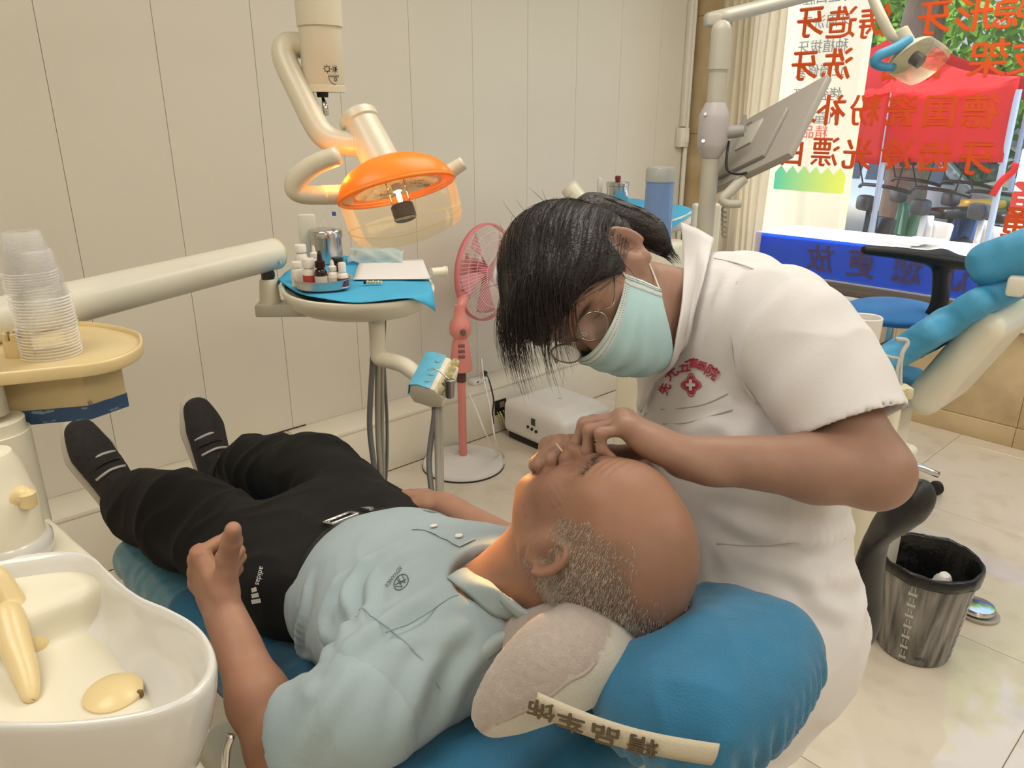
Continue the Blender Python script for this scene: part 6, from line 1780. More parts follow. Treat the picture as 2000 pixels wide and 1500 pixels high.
# ---- power strip, wall opening, cords, white machine on the floor
ps = PY(937, 742, 2.74); ps = PZ(935, 748, .251)
pst = empty('power_strip', tuple(ps), 'white power strip on the ledge beside the pink fan', 'power strip')
obj('strip_body', box(ps + A(0, 0, .015), (.10, .045, .030), .006, 2), M_wht, pst)
for k in range(2): obj('socket_slot', box(ps + A(-.025 + .045 * k, -.0228, .016), (.012, .001, .006)), M_black, pst)
obj('plug', box(ps + A(.035, .0, .042), (.03, .028, .024), .006, 2), M_black, pst)
def cord(name, pts, r, m, lab): return obj(name, tube(spline(pts, 8), r, 8), m, None, True, lab, 'cord')
cord('power_lead', [ps + A(.045, 0, .042), PD(955, 742, 3.42), PD(964, 780, 3.32), PD(962, 806, 3.25), PD(964, 828, 3.25)], .0035, M_black, 'black cord from the plug down to the wall opening')
cord('power_lead', [ps + A(.0, -.02, .03), PD(940, 700, 3.35), PD(945, 740, 3.30), PD(958, 800, 3.26), PD(968, 860, 3.22), PZ(985, 890, .008), PZ(984, 906, .008), PZ(955, 905, .02)], .0035, M_wht, 'white cord hanging from the ledge beside the black cord')
cord('power_lead', [PD(914, 765, 3.28), PD(930, 800, 3.22), PD(950, 850, 3.2), PZ(975, 890, .02), PZ(985, 904, .008), PZ(960, 912, .02)], .0035, M_wht, 'white cord looping behind the pink fan pole to its base')
oc_ = PY(974, 795, 2.64)
wo = empty('wall_outlet', tuple(oc_), 'dark open outlet box in the ledge front with loose wires', 'outlet')
obj('opening', box(oc_ + A(.01, -.0015, .0), (.075, .005, .075), .001), M_black, wo)
obj('opening_liner', box(oc_ + A(.018, -.005, .010), (.03, .004, .03), .002), mat('rosy_liner', (150, 110, 108), rough=.4), wo)
for k, (c, o) in enumerate(((mat('yellow_wire', (206, 184, 60), rough=.5), -.015), (M_wht, .0), (M_black, .012), (mat('green_wire', (50, 90, 70), rough=.5), .02))):
    P = spline([oc_ + A(o, -.006, -.02), oc_ + A(o + .004, -.025, -.05), oc_ + A(o + .02, -.028, -.085), oc_ + A(o + .05, -.022, -.06), oc_ + A(o + .035, -.01, -.02)], 6)
    obj('loose_wire', tube(P, .003, 7), c, wo, True)
mc = empty('white_machine', tuple(PZ(1060, 880, 0)), 'white rounded machine with small display on the floor by the ledge', 'machine')
B = Blob(.008)
m0, m1 = PZ(980, 852, .0), PZ(1098, 905, .0)
mx_ = unit((m1 - m0) * A(1, 1, 0)); my_ = A(-mx_[1], mx_[0], 0); my_ = my_ if my_ @ CF > 0 else -my_
Lm = np.linalg.norm(m1 - m0)
mcn = (m0 + m1) / 2 + my_ * .17
Rm = np.stack([mx_, my_, A(0, 0, 1)], 1)
B.box(A(mcn[0], mcn[1], .115), (Lm / 2, .17, .085), Rm, .035).box(A(mcn[0], mcn[1], .165), (Lm / 2 - .05, .15, .055), Rm, .05, .05)
V, F = B.mesh(2); obj('shell', (V, F), M_wht, mc, True)
obj('plinth', box(A(mcn[0], mcn[1], .018), (Lm - .06, .30, .034), .005, 2, Rm), M_black, mc)
fcn = (m0 + m1) / 2 - my_ * .001
obj('display', box(fcn + mx_ * .02 - my_ * .001 + A(0, 0, .148), (.026, .012, .034), .001, 1, Rm), mat('green_grey_display', (58, 76, 64), rough=.3), mc)
for k in range(3): obj('button', cyl(fcn + mx_ * (-.018 + .028 * k) + A(0, 0, .112 - .004 * k), fcn + mx_ * (-.018 + .028 * k) - my_ * .005 + A(0, 0, .112 - .004 * k), .0075), M_black, mc)
obj('top_cap', lathe([(0, .006), (.022, .005), (.026, .0), (0, 0)], 28, None, A(mcn[0], mcn[1], .219) + mx_ * .02), mat('grey_cap', (170, 166, 158), rough=.4), mc, 40)

vl = bpy.data.lights.new('added_arm_glow', 'POINT'); vl.energy = .32; vl.color = (1, .33, .03); vl.shadow_soft_size = .01  # added bare light outside the housing, warming arm and handle; no vents modelled
vo = bpy.data.objects.new('added_arm_glow', vl); COL.objects.link(vo); vo.parent = lm; vo.location = Vector(tuple(hc_ - a_ * .050 - W_ * .095 - CF * .015)) - lm.location

sw0, sw1 = PD(1086, 866, 1.00), PD(1118, 906, .985)
obj('cotton_swab', join(tube([sw0, sw1], .0013, 8), lathe([(0, -.006), (.0024, -.004), (.0028, .003), (.0014, .010), (0, .010)], 10, any_frame(sw0 - sw1), sw1)), mat('pale_wood', (206, 178, 132)), None, True, 'thin wooden swab between the dentist\'s fingers at the patient\'s mouth', 'swab')
# ================================================================== second dental unit by the window
M_grey = mat('pale_grey_plastic', (180, 176, 164), rough=.4, var=.02)
M_bfilm2 = mat('blue_sheet', (70, 150, 190), rough=.55, var=.07, vscale=10, bump=.25, bscale=200)
# ---- pole with monitor
DP = 2.35
mp = empty('monitor_stand', tuple(PD(1372, 480, DP) * A(1, 1, 0)), 'pale grey pole with clamp and monitor seen from behind by the window', 'monitor stand')
p_t, p_b = PD(1412, 52, DP), PD(1372, 480, DP)
pz = A(p_t[0] * .5 + p_b[0] * .5, p_t[1] * .5 + p_b[1] * .5, 0)
def pole_z(y):
    lo, hi = 0., 2.6
    for _ in range(40):
        m = (lo + hi) / 2; v = pz + A(0, 0, m) - CC
        if 750 - FPX * (v @ CU) / (v @ CF) > y: lo = m
        else: hi = m
    return lo
obj('pole', join(cyl(pz + A(0, 0, .0), pz + A(0, 0, pole_z(140)), .027, None, 28), cyl(pz, pz + A(0, 0, .03), .16, .15, 32)), M_grey, mp, 40)
B = Blob(.006)
B.cone(pz + A(0, 0, pole_z(134)), pz + A(0, 0, pole_z(60)), .030, .030, .0)
V, F = B.mesh(1); obj('pole_head', (V, F), M_grey, mp, True)
obj('pole_ring', lathe([(.027, 0), (.031, .0), (.031, .008), (.027, .008)], 28, None, pz + A(0, 0, pole_z(136)), cap=False), M_grey, mp)
obj('clamp', lathe([(.029, pole_z(308)), (.044, pole_z(288)), (.046, pole_z(280)), (.046, pole_z(228)), (.044, pole_z(222)), (.029, pole_z(200))], 36, None, pz, cap=False), mat('grey_clamp', (176, 170, 172), rough=.4), mp, 40)
for y in (230, 282): obj('clamp_screw', cyl(pz + A(0, 0, pole_z(y)) - CR * .034 - CF * .030, pz + A(0, 0, pole_z(y)) - CR * .036 - CF * .034, .005), M_steel, mp)
j0 = pz + A(0, 0, pole_z(262)); j1 = PD(1452, 255, DP - .02)
obj('monitor_joint', join(cyl(j0, j1, .022, .018, 24), cyl(j1 + A(0, 0, -.005), j1 + A(0, 0, .045), .009, .006, 16)), mat('joint_grey', (150, 148, 146), rough=.4), mp)
# monitor panel: far edge to the upper right, back towards the camera side
mc_ = PD(1492, 272, 2.40); mw, mh = .37, .34
mxv = unit(CAMV(.178, .04, .34)); myv = CAMV(.175, .30, -.13); myv = unit(myv - mxv * (mxv @ myv)); nb = np.cross(mxv, myv); 
if nb @ CF > 0: nb = -nb
mR = np.stack([mxv, myv, nb], 1)
mo = empty('monitor', tuple(mc_ - myv * mh / 2), 'grey flat monitor seen from behind, tilted on the pole', 'monitor')
obj('screen_case', box(mc_, (mw, mh, .024), .004, 2, mR), mat('monitor_grey', (158, 152, 144), rough=.45), mo)
obj('screen', box(mc_ - nb * .0125, (mw - .02, mh - .02, .002), 0, 1, mR), mat('screen_black', (20, 22, 26), rough=.1), mo)
obj('back_bulge', box(mc_ + mR @ A(-.02, -.03, .018), (mw * .55, mh * .62, .016), .005, 2, mR), mat('monitor_grey2', (150, 144, 136), rough=.45), mo)
obj('mount_plate', box(mc_ + mR @ A(-.05, .02, .028), (.07, .11, .008), .002, 2, mR), M_grey, mo)
for k in range(3): obj('vent_slot', box(mc_ + mR @ A(-mw * .34, mh * .38 - .022 * k, .0125), (.045, .009, .003), .001, 1, mR), mat('vent_dark', (120, 114, 108), rough=.6), mo)
hpos = mc_ + mR @ A(0, -mh * .5, .01)
P = spline([PD(1452, 348, 2.34), PD(1428, 372, 2.34), PD(1412, 388, 2.34), PD(1420, 398, 2.34), PD(1446, 398, 2.34)], 6)
obj('handle', tube(P, [.018, .016, .014, .013, .012], 14), M_grey, mo, True)
cord('monitor_cable', [PD(1424, 276, 2.36), PD(1420, 300, 2.33), PD(1420, 330, 2.33), PD(1440, 340, 2.32), PD(1466, 334, 2.33), PD(1474, 320, 2.38)], .004, M_black, 'black cable looping behind the monitor')
# ---- second operating lamp on its arm
l2 = empty('operating_lamp', tuple(PD(1790, 120, 2.7)), 'unlit operating lamp with blue-wrapped handle hanging before the window', 'lamp')
P = [PD(1388, 38, 2.40), PD(1530, 3, 2.62), PD(1700, -42, 2.75)]
obj('spring_arm', tube(spline(P, 6), .030, 16, flat=.75), M_grey, l2, True)
obj('arm_end', box(PD(1392, 40, 2.40), (.05, .05, .04), .01, 3, rotz(PHI)), M_grey, l2)
P = spline([PD(1700, -42, 2.75), PD(1705, -5, 2.72), PD(1722, 35, 2.70), PD(1742, 70, 2.70), PD(1765, 78, 2.70)], 6)
obj('bent_arm', tube(P, .018, 14), M_lampc, l2, True)
DL2 = 2.70
yk0, yk1 = PD(1756, 60, DL2), PD(1776, 96, DL2)
obj('yoke', cyl(yk0, yk1, .030, .030, 24, .003), M_lampc, l2, 40)
W2 = unit(PD(1846, 96, DL2 + .02) - PD(1740, 150, DL2 - .05)); h2 = PD(1782, 110, DL2)
a2 = unit(CAMV(.30, -.80, .50)); a2 = unit(a2 - W2 * (a2 @ W2)); n2 = np.cross(a2, W2); R2 = np.stack([W2, n2, a2], 1)
def dome2(u, v):
    t = u * 2 * math.pi; r = math.sin(v * math.pi / 2); return h2 + R2 @ A(.112 * r * math.cos(t), .062 * r * math.sin(t), -.045 * math.cos(v * math.pi / 2))
obj('housing', grid(dome2, 40, 10, .0025), mat('lamp_housing_cream', (196, 190, 160), rough=.35), l2, True)
ov = [(.112 * math.cos(t), .062 * math.sin(t)) for t in np.linspace(0, 2 * math.pi, 40, endpoint=False)]
V = np.array([h2 + R2 @ A(x * s, y * s, z) for s, z in ((1, 0), (.99, .05), (.93, .075)) for x, y in ov])
obj('cover', (V, [(i * 40 + k, i * 40 + (k + 1) % 40, (i + 1) * 40 + (k + 1) % 40, (i + 1) * 40 + k) for i in range(2) for k in range(40)] + [tuple(80 + k for k in range(40))]), M_cover, l2, 40)
obj('bulb_shield', cyl(h2 + a2 * .005, h2 + a2 * .04, .024, None, 24), M_black, l2)
P = spline([PD(1776, 78, 2.66), PD(1745, 96, 2.64), PD(1718, 108, 2.63), PD(1708, 122, 2.64), PD(1722, 130, 2.66), PD(1745, 132, 2.68)], 6)
obj('handle', tube(P, [.017, .018, .018, .016, .015, .014], 12), M_bfilm2, l2, True, label='handle wrapped in blue film')
# ---- second instrument table with canister
T2 = A(*PD(1245, 402, 3.25))
t2 = empty('instrument_table', tuple(T2 + A(0, 0, -.06)), 'white instrument table under blue drape against the panelled wall behind the dentist', 'table')
zt2 = PD(1245, 402, 3.25)[2]
tol2 = [PZ(x, y, zt2) for x, y in ((1150, 395), (1175, 425), (1260, 440), (1345, 420), (1345, 405), (1260, 390), (1180, 386))]
tt = spline([p[:2] for p in tol2], 4, closed=True)
if np.sum(tt[:, 0] * np.roll(tt[:, 1], -1) - np.roll(tt[:, 0], -1) * tt[:, 1]) < 0: tt = tt[::-1]
obj('tray', prism(tt, zt2 - .05, zt2, .012, 3), M_cream, t2, 40)
obj('support_arm', tube(spline([PD(1110, 365, 3.3), PD(1140, 400, 3.3), PD(1180, 440, 3.3), A(T2[0], T2[1], zt2 - .05)], 6), .04, 20), M_cream, t2, True)
obj('table_post', cyl(A(T2[0], T2[1], .0), A(T2[0], T2[1], zt2 - .04), .03), M_cream, t2)
tc2 = tt.mean(0)
def dr2(u, v):
    t = u * 2 * math.pi; n_ = len(tt); i = u * n_; a = tt[int(i) % n_] * (1 - i % 1) + tt[(int(i) + 1) % n_] * (i % 1)
    s = v * (1.06 + .05 * math.sin(t * 4)); p = tc2 + (a - tc2) * s
    return (p[0], p[1], zt2 + .003 + (-.02 * max(0, (s - .98)) / .1))
obj('table_drape', grid(dr2, 48, 8), M_drape, None, True, 'blue paper drape on the table behind the dentist', 'drape')
c2n = PD(1205, 394, 3.25); c2n[2] = zt2 + .004
can2 = empty('steel_canister', tuple(c2n), 'steel canister with dark red knob on the table behind the dentist', 'canister')
obj('can_body', lathe([(0, 0), (.045, 0), (.046, .002), (.046, .078), (.049, .080), (.049, .092), (.045, .096), (0, .098)], 36, None, c2n), M_steel, can2, 40)
obj('knob', lathe([(0, .096), (.010, .096), (.013, .112), (.011, .120), (0, .121)], 20, None, c2n), mat('dark_red_knob', (120, 40, 48), rough=.4), can2, 40)
hb2 = PD(1170, 392, 3.3); hb2[2] = zt2 + .004
obj('upright_holder', box(hb2 + A(0, 0, .055), (.035, .02, .11), .006, 2, rotz(PHI)), M_ivory, None, 30, 'cream upright holder beside the canister with red knob', 'holder')
# blue water column
bc2 = PD(1284, 440, 2.7); zc0, zc1, zc2 = PD(1284, 470, 2.7)[2], PD(1290, 352, 2.7)[2], PD(1294, 324, 2.7)[2]
bw = empty('water_cylinder', (bc2[0], bc2[1], zc0), 'translucent blue cylinder with grey lid on the unit behind the dentist', 'cylinder')
obj('cylinder', lathe([(0, zc0), (.050, zc0), (.050, zc1), (0, zc1)], 36, None, A(bc2[0], bc2[1], 0)), mat('blue_translucent', (130, 162, 214), rough=.15, trans=.25), bw, 40)
obj('lid', lathe([(.050, zc1), (.0515, zc1), (.0515, zc2 - .01), (.046, zc2), (0, zc2 + .004)], 36, None, A(bc2[0], bc2[1], 0)), mat('grey_lid', (170, 172, 168), rough=.3), bw, 40)
obj('unit_stand', boxz(bc2[0] - .09, bc2[0] + .09, bc2[1] - .09, bc2[1] + .09, 0, zc0, .02, 3), M_cream, bw)
wbx = PD(1378, 430, 2.75)
obj('service_pillar', box(A(wbx[0], wbx[1], (wbx[2] + .06) / 2), (.05, .10, wbx[2] + .06), .012, 3, rotz(PHI)), M_cream, None, 30, 'narrow cream pillar standing behind the monitor pole', 'pillar')
ccd = [PD(1414, 405 + 60 * t, 2.5) + CR * .006 * math.cos(t * 40) + A(0, 0, .004 * math.sin(t * 40)) for t in np.linspace(0, 1, 80)]
obj('coiled_cord', tube(np.array(ccd), .004, 6), M_hose, None, True, 'grey coiled cord hanging beside the monitor pole', 'cord')
# ---- second chair
D2 = 2.45
ch2 = empty('dental_chair', tuple(PD(1800, 800, 2.6) * A(1, 1, 0)), 'empty dental chair with loose blue sheet and white shell near the window', 'dental chair')
B = Blob(.009)
def q2(x, y, d): return PD(x, y, d)
bl_ = [q2(1690, 725, 2.55), q2(1750, 690, 2.5), q2(1830, 640, 2.45), q2(1920, 585, 2.40), q2(1985, 555, 2.38)]
lat2 = A(1, 0, 0)
for i in range(len(bl_) - 1):
    m0_, m1_ = bl_[i], bl_[i + 1]; c_ = (m0_ + m1_) / 2 + lat2 * .17; y_ = unit(m1_ - m0_)
    B.box(c_, (.23 - .02 * i, np.linalg.norm(m1_ - m0_) * .62, .045), frame(x=lat2, y=y_), .04, .03)
V, F = B.mesh(2); N = vnormals(V, F)
V = V + N * (.004 * (ridge(V, (9, 6, 6), 41, .1) - .3) + .005 * (ridge(V @ rotx(.6), (20, 8, 26), 47, .06) - .3))[:, None]
obj('backrest', (V, F), M_bfilm2, ch2, True, label='backrest under a loose blue sheet')
B = Blob(.008)
hc2 = q2(1965, 505, 2.36) + lat2 * .12
B.box(hc2, (.15, .12, .07), rotx(math.radians(-30)), .06); V, F = B.mesh(2); N = vnormals(V, F)
V = V + N * (.006 * (ridge(V, (14, 14, 14), 43, .08) - .3))[:, None]
obj('headrest', (V, F), M_bfilm2, ch2, True)
obj('headrest_block', box(q2(1985, 558, 2.34), (.07, .05, .06), .01, 2, rotz(.2)), M_ivory, ch2)
B = Blob(.010)
sl_ = [q2(1775, 800, 2.62), q2(1830, 740, 2.56), q2(1890, 680, 2.52), q2(1945, 625, 2.50)]
c_ = (sl_[0] + sl_[3]) / 2 + lat2 * .17
B.box(c_, (.20, np.linalg.norm(sl_[3] - sl_[0]) * .55, .06), frame(x=lat2, y=unit(sl_[3] - sl_[0])), .055, .0)
V, F = B.mesh(2); obj('backrest_shell', (V, F), M_cream, ch2, True)
B = Blob(.012)
st2 = q2(1720, 760, 2.7) + lat2 * .15
B.box(st2 + A(0, .30, -.06), (.25, .34, .06), None, .05); V, F = B.mesh(1); obj('seat', (V, F), M_bfilm2, ch2, True)
bs = A(st2[0], st2[1] + .1, 0)
obj('base', join(boxz(bs[0] - .16, bs[0] + .16, bs[1] - .2, bs[1] + .3, .0, .07, .02, 3), boxz(bs[0] - .10, bs[0] + .12, bs[1] - .14, bs[1] + .14, .05, st2[2] - .10, .03, 3)), M_cream, ch2)
# ---- suction stand with tubes
DS = 2.1
ss = empty('suction_stand', tuple(PD(1745, 780, DS)), 'cream suction holder with two clear bent tubes behind the dentist', 'suction stand')
hp_ = PD(1750, 770, DS)
obj('holder_cup', lathe([(.020, 0), (.034, .0), (.038, .020), (.038, .026), (.030, .026), (.027, .004)], 32, None, hp_ - CR * .012), mat('cream_holder', (206, 198, 164), rough=.4), ss, 40)
obj('holder_block', box(hp_ + CR * .018 + A(0, 0, .008), (.05, .04, .035), .008, 2, rotz(PHI)), mat('cream_holder', (206, 198, 164)), ss)
obj('green_cup', lathe([(0, 0), (.016, 0), (.018, .024), (.0195, .025), (.016, .026), (.014, .006), (0, .006)], 24, None, PD(1722, 752, DS)), mat('yellow_green', (196, 196, 110), rough=.5), ss, 40)
for k, pts in enumerate(([(1758, 760), (1758, 720), (1762, 690), (1772, 672), (1768, 664), (1750, 662)], [(1752, 755), (1752, 725), (1755, 702), (1740, 698), (1725, 693), (1712, 696)])):
    obj('suction_tube', tube(spline([PD(x, y, DS - .01 * k) for x, y in pts], 6), (.0065, .0045)[k], 10), mat('clear_tube', (214, 212, 206), rough=.2, trans=.3), ss, True)
obj('stand_post', join(cyl(hp_ + A(0, 0, -.40), hp_ + A(0, 0, .02), .02), boxz(hp_[0] - .05, hp_[0] + .09, hp_[1] - .06, hp_[1] + .08, 0, hp_[2] - .16, .02, 3)), M_cream, ss)
mgp = PD(1680, 690, 2.0)
mug = empty('white_beaker', tuple(mgp), 'open white cylindrical beaker behind the dentist\'s shoulder', 'beaker')
obj('wall', lathe([(0, 0), (.036, 0), (.040, .003), (.042, .098), (.040, .100), (.037, .098), (.035, .008), (0, .008)], 36, None, mgp), M_wht, mug, 40)
obj('beaker_stand', join(cyl(mgp + A(0, 0, -.3), mgp, .03), cyl(A(mgp[0], mgp[1], 0), A(mgp[0], mgp[1], .02), .12), cyl(A(mgp[0], mgp[1], 0), mgp + A(0, 0, -.28), .018)), M_cream, mug)
# ---- second stool
D3 = 2.95
s2 = empty('assistant_stool', tuple(PD(1740, 620, D3) * A(1, 1, 0)), 'blue-seated stool with black arm support below the window', 'stool')
sc2 = PD(1752, 622, D3) + A(.1, .05, 0)
B = Blob(.008); B.ell(sc2, (.20, .19, .045), None, .0); V, F = B.mesh(1); obj('seat', (V, F), mat('blue_seat_cloth', (60, 128, 196), rough=.7, var=.05), s2, True)
obj('gas_column', cyl(A(sc2[0], sc2[1], .08), sc2, .022), M_chrome, s2)
for k in range(5):
    a = 2 * math.pi * k / 5 + .1; d = A(math.cos(a), math.sin(a), 0); e = A(sc2[0], sc2[1], .09) + d * .27
    obj('base_arm', tube(spline([A(sc2[0], sc2[1], .12), A(sc2[0], sc2[1], .12) + d * .15, e], 4), [.022, .018, .013], 10), M_chrome, s2, True)
    obj('caster', cyl(e + A(-d[1], d[0], 0) * -.015 + A(0, 0, -.06), e + A(-d[1], d[0], 0) * .015 + A(0, 0, -.06), .028, None, 20, .003), M_black, s2, True)
B = Blob(.007)
B.path([PD(1690, 488, 2.85), PD(1760, 495, 2.85), PD(1830, 506, 2.85), PD(1890, 515, 2.85)], [.018, .022, .028, .026], 6, .01, 'u', A(CF[0], CF[1], 0), 1.4)
B.path([PD(1838, 505, 2.86), PD(1838, 545, 2.87), PD(1832, 600, 2.90), PD(1800, 640, 2.95)], [.034, .030, .034, .03], 6, .03, 'u', A(CF[0], CF[1], 0), .6)
V, F = B.mesh(2); obj('arm_support', (V, F), M_black, s2, True, label='black arm support on a broad post')
obj('lever', tube([sc2 + A(-.05, -.1, -.05), PD(1705, 680, 2.85)], .006, 8), M_black, s2, True)
# ================================================================== street outside the window
M_pave = mat('pavement', (176, 168, 154), rough=.8, var=.1, vscale=3, bump=.2, bscale=20)
M_asph = mat('asphalt', (120, 116, 112), rough=.9, var=.1, vscale=4)
struct('pavement', boxz(4.3, 7.6, -6, 12, -.14, -.06), M_pave)
struct('road', boxz(7.6, 30, -16, 26, -.30, -.2), M_asph)
struct('far_pavement', boxz(12.6, 13.4, -16, 26, -.2, -.08), M_pave)
# blue film and white box just outside the glass
bbx = empty('sign_box', (4.5, 1.4, 0), 'long low box with blue wrinkled film and mirrored characters outside the window', 'sign')
def bf(u, v):
    y = -.8 + 3.25 * u; z = .60 + .235 * v
    return (4.33 + .010 * (vnoise(np.array([[y * 3, z * 26, 0]]), 1, 3)[0] - .5), y, z)
obj('blue_film', grid(bf, 90, 10, .002), trans_mat('bright_blue_film', (8, 104, 255), (8, 100, 255), .45, .2, .5, 16.), bbx, True)
obj('white_top', join(boxz(4.335, 4.80, -.8, 2.45, .80, .835, .004), boxz(4.70, 4.80, -.8, 2.45, -.06, .80), boxz(4.335, 4.80, 2.35, 2.45, -.06, .80)), mat('white_board', (238, 236, 228), rough=.5), bbx)
M_txt = mat('dark_violet_print', (62, 38, 96), rough=.6)
for ch, y in (('\u653e', 2.02), ('\u66f4', 1.78), ('\u60a8', 1.53), ('\u8ba9', 1.29)):
    V, F = text_vf(ch, .165, TR, (4.322, y, .712), .0005, bold=.003)
    obj('film_lettering', (V, F), M_txt, bbx, False)
for k, (y0, y1) in enumerate(((1.56, 1.95), (1.52, 1.78), (1.46, 1.62))):
    obj('white_slab', boxz(4.36 + .02 * k, 4.60, y0, y1, .836 + .012 * k, .846 + .012 * k, .002), mat('white_board', (238, 236, 228)), None, 30, ('long', 'middle', 'short')[k] + ' white foam slab lying on the sign box outside', 'slab', 'foam slabs on the sign box')
# roll-up banner
XB = 5.1
bA = lambda x, y: PX(x, y, XB)
yl, yr = bA(1590, 300)[1], bA(1680, 100)[1]
bn_ = empty('banner_stand', (XB, (yl + yr) / 2, -.06), 'tall cream roll-up banner with rows of characters and green foot outside the glass', 'banner')
ty0, ty1 = PX(1692, 60, XB)[1], PX(1545, 60, XB)[1]
obj('banner_cloth', boxz(XB, XB + .006, ty0, ty1, .62, 2.6), trans_mat('banner_cream', (240, 238, 224), (250, 246, 230), .6, .7), bn_)
gz0, gz1 = PX(1600, 375, XB)[2], PX(1600, 335, XB)[2]
_gm = bpy.data.materials.new('green_gradient_print'); _gm.use_nodes = True; _nt = _gm.node_tree; _b = _nt.nodes['Principled BSDF']
_tc = _nt.nodes.new('ShaderNodeTexCoord'); _sx = _nt.nodes.new('ShaderNodeSeparateXYZ'); _nt.links.new(_tc.outputs['Generated'], _sx.inputs[0]); _cr = _nt.nodes.new('ShaderNodeValToRGB'); _nt.links.new(_sx.outputs[1], _cr.inputs[0])
_cr.color_ramp.elements[0].color = srgb(214, 216, 70); _cr.color_ramp.elements[1].color = srgb(52, 168, 120); _nt.links.new(_cr.outputs[0], _b.inputs['Base Color']); _b.inputs['Roughness'].default_value = .7
pts = [(ty0, gz0)]; 
for k in range(13): pts.append((ty0 + (ty1 - ty0) * k / 12, gz1 + (.03 if k % 2 else -.02)))
pts.append((ty1, gz0))
V = np.array([(XB - .002, y, z) for y, z in pts] + [(XB - .001, y, z) for y, z in pts]); n = len(pts)
obj('green_foot_print', (V, [tuple(range(n)), tuple(range(n, 2 * n))[::-1]] + [(k, (k + 1) % n, n + (k + 1) % n, n + k) for k in range(n)]), _gm, bn_, False)
pier = struct('stone_pier', boxz(5.3, 5.9, PX(1610, 200, 5.3)[1], 4.4, -.1, 3.6), mat('outer_stone', (232, 214, 178), rough=.6, var=.06, vscale=3))
M_greytxt = mat('grey_print', (120, 116, 112), rough=.8)
rows_ = ['\u4e13\u4e1a\u53e3\u8154', '\u7259\u5468\u6d17\u7259', '\u79cd\u690d\u62d4\u7259', '\u6b63\u7578\u4fee\u590d', '\u70e4\u74f7\u8865\u7259', '\u513f\u7ae5\u53e3\u8154']
for k in range(6):
    V, F = text_vf(rows_[k], .085, TR, (XB - .001, (ty0 + ty1) / 2 + .02, 2.22 - .145 * k), .0004)
    obj('banner_lettering', (V, F), M_greytxt, bn_, False)
V, F = text_vf('\u7cbe\u54c1', .09, TR, (XB - .001, (ty0 + ty1) / 2, PX(1610, 260, XB)[2]), .0004); obj('banner_lettering', (V, F), mat('red_print', (206, 80, 60), rough=.7), bn_, False)
obj('banner_pole', cyl((XB + .02, (ty0 + ty1) / 2, -.06), (XB + .02, (ty0 + ty1) / 2, 2.62), .012), M_white_t, bn_)
obj('banner_base', boxz(XB - .05, XB + .10, ty0, ty1, -.06, .02, .01), M_white_t, bn_)
for s in (-1, 1): obj('base_leg', tube([(XB + .02, (ty0 + ty1) / 2, .64), (XB - .15, (ty0 + ty1) / 2 + s * .16, .46), (XB - .17, (ty0 + ty1) / 2 + s * .2, -.055)], .012, 8), M_white_t, bn_, True)
# red canopy
M_red_c = trans_mat('red_canopy', (236, 56, 58), (252, 66, 66), .6, .6, .3, 9.)
cpy = empty('red_canopy', (6.5, 1.6, -.06), 'red fabric canopy tent on blue-white poles in the street', 'tent')
XC = 6.2
yR, zt_r = PX(1992, 150, XC)[1], PX(1992, 150, XC)[2]; yL = PX(1640, 180, XC)[1]
zb_l, zb_r = PX(1745, 318, XC)[2], PX(1985, 318, XC)[2]
ym = PX(1742, 180, XC)[1]; zm = PX(1742, 180, XC)[2]
def val(u, v):
    y = ym + (yR - ym) * u; zt__ = zm + (zt_r - zm) * u; z0 = zb_l + (zb_r - zb_l) * u
    return (XC + .03 * math.sin(u * 14) * v * (1 - v) * 3, y, z0 + (zt__ - z0) * v - .03 * math.sin(math.pi * u) * v)
obj('front_valance', grid(val, 40, 10, .004), M_red_c, cpy, True)
def val2(u, v):
    y = ym + 2.2 * u; x = XC + .05 + 1.9 * u * .0; z0 = zb_l - .02; zt__ = zm + .02
    return (XC + .02 + 1.2 * u + .03 * math.sin(u * 11), y, z0 + (zt__ - z0) * v)
obj('side_valance', grid(val2, 30, 8, .004), M_red_c, cpy, True)
apex = PX(1690, 90, 7.3)
rc = [A(XC, yR, zt_r), A(XC, ym, zm), A(XC + 1.2, ym + 2.2, zm), A(XC + 2.8, ym - .2, zm), A(XC + 2.8, yR, zt_r)]
apex = A(XC + 1.2, (yR + ym) / 2 + .9, zm + .52)
for k in range(4):
    a_0, b_0 = rc[k], rc[k + 1]
    def rf(u, v): 
        p = (a_0 * (1 - u) + b_0 * u) * (1 - v) + apex * v; p = p + A(0, 0, -.10 * math.sin(math.pi * u) * (1 - v) - .10 * math.sin(math.pi * v)); return p
    obj('roof_panel', grid(rf, 16, 12, .004), M_red_c, cpy, True)
M_cpole = mat('pale_blue_pole', (176, 190, 214), rough=.35)
for x, y in ((XC + .03, ym), (XC + .03, yR), (XC + 1.2, ym + 2.2), (XC + 2.7, yR), (XC + 2.7, ym - .2)):
    obj('pole', cyl((x, y, -.06), (x, y, zm), .022), M_cpole, cpy)
obj('red_streamer', tube(spline([PX(1985, 318, XC), PX(1978, 335, XC), PX(1955, 355, XC), PX(1938, 382, XC)], 5), .025, 6, flat=.2), M_red_c, cpy, True)
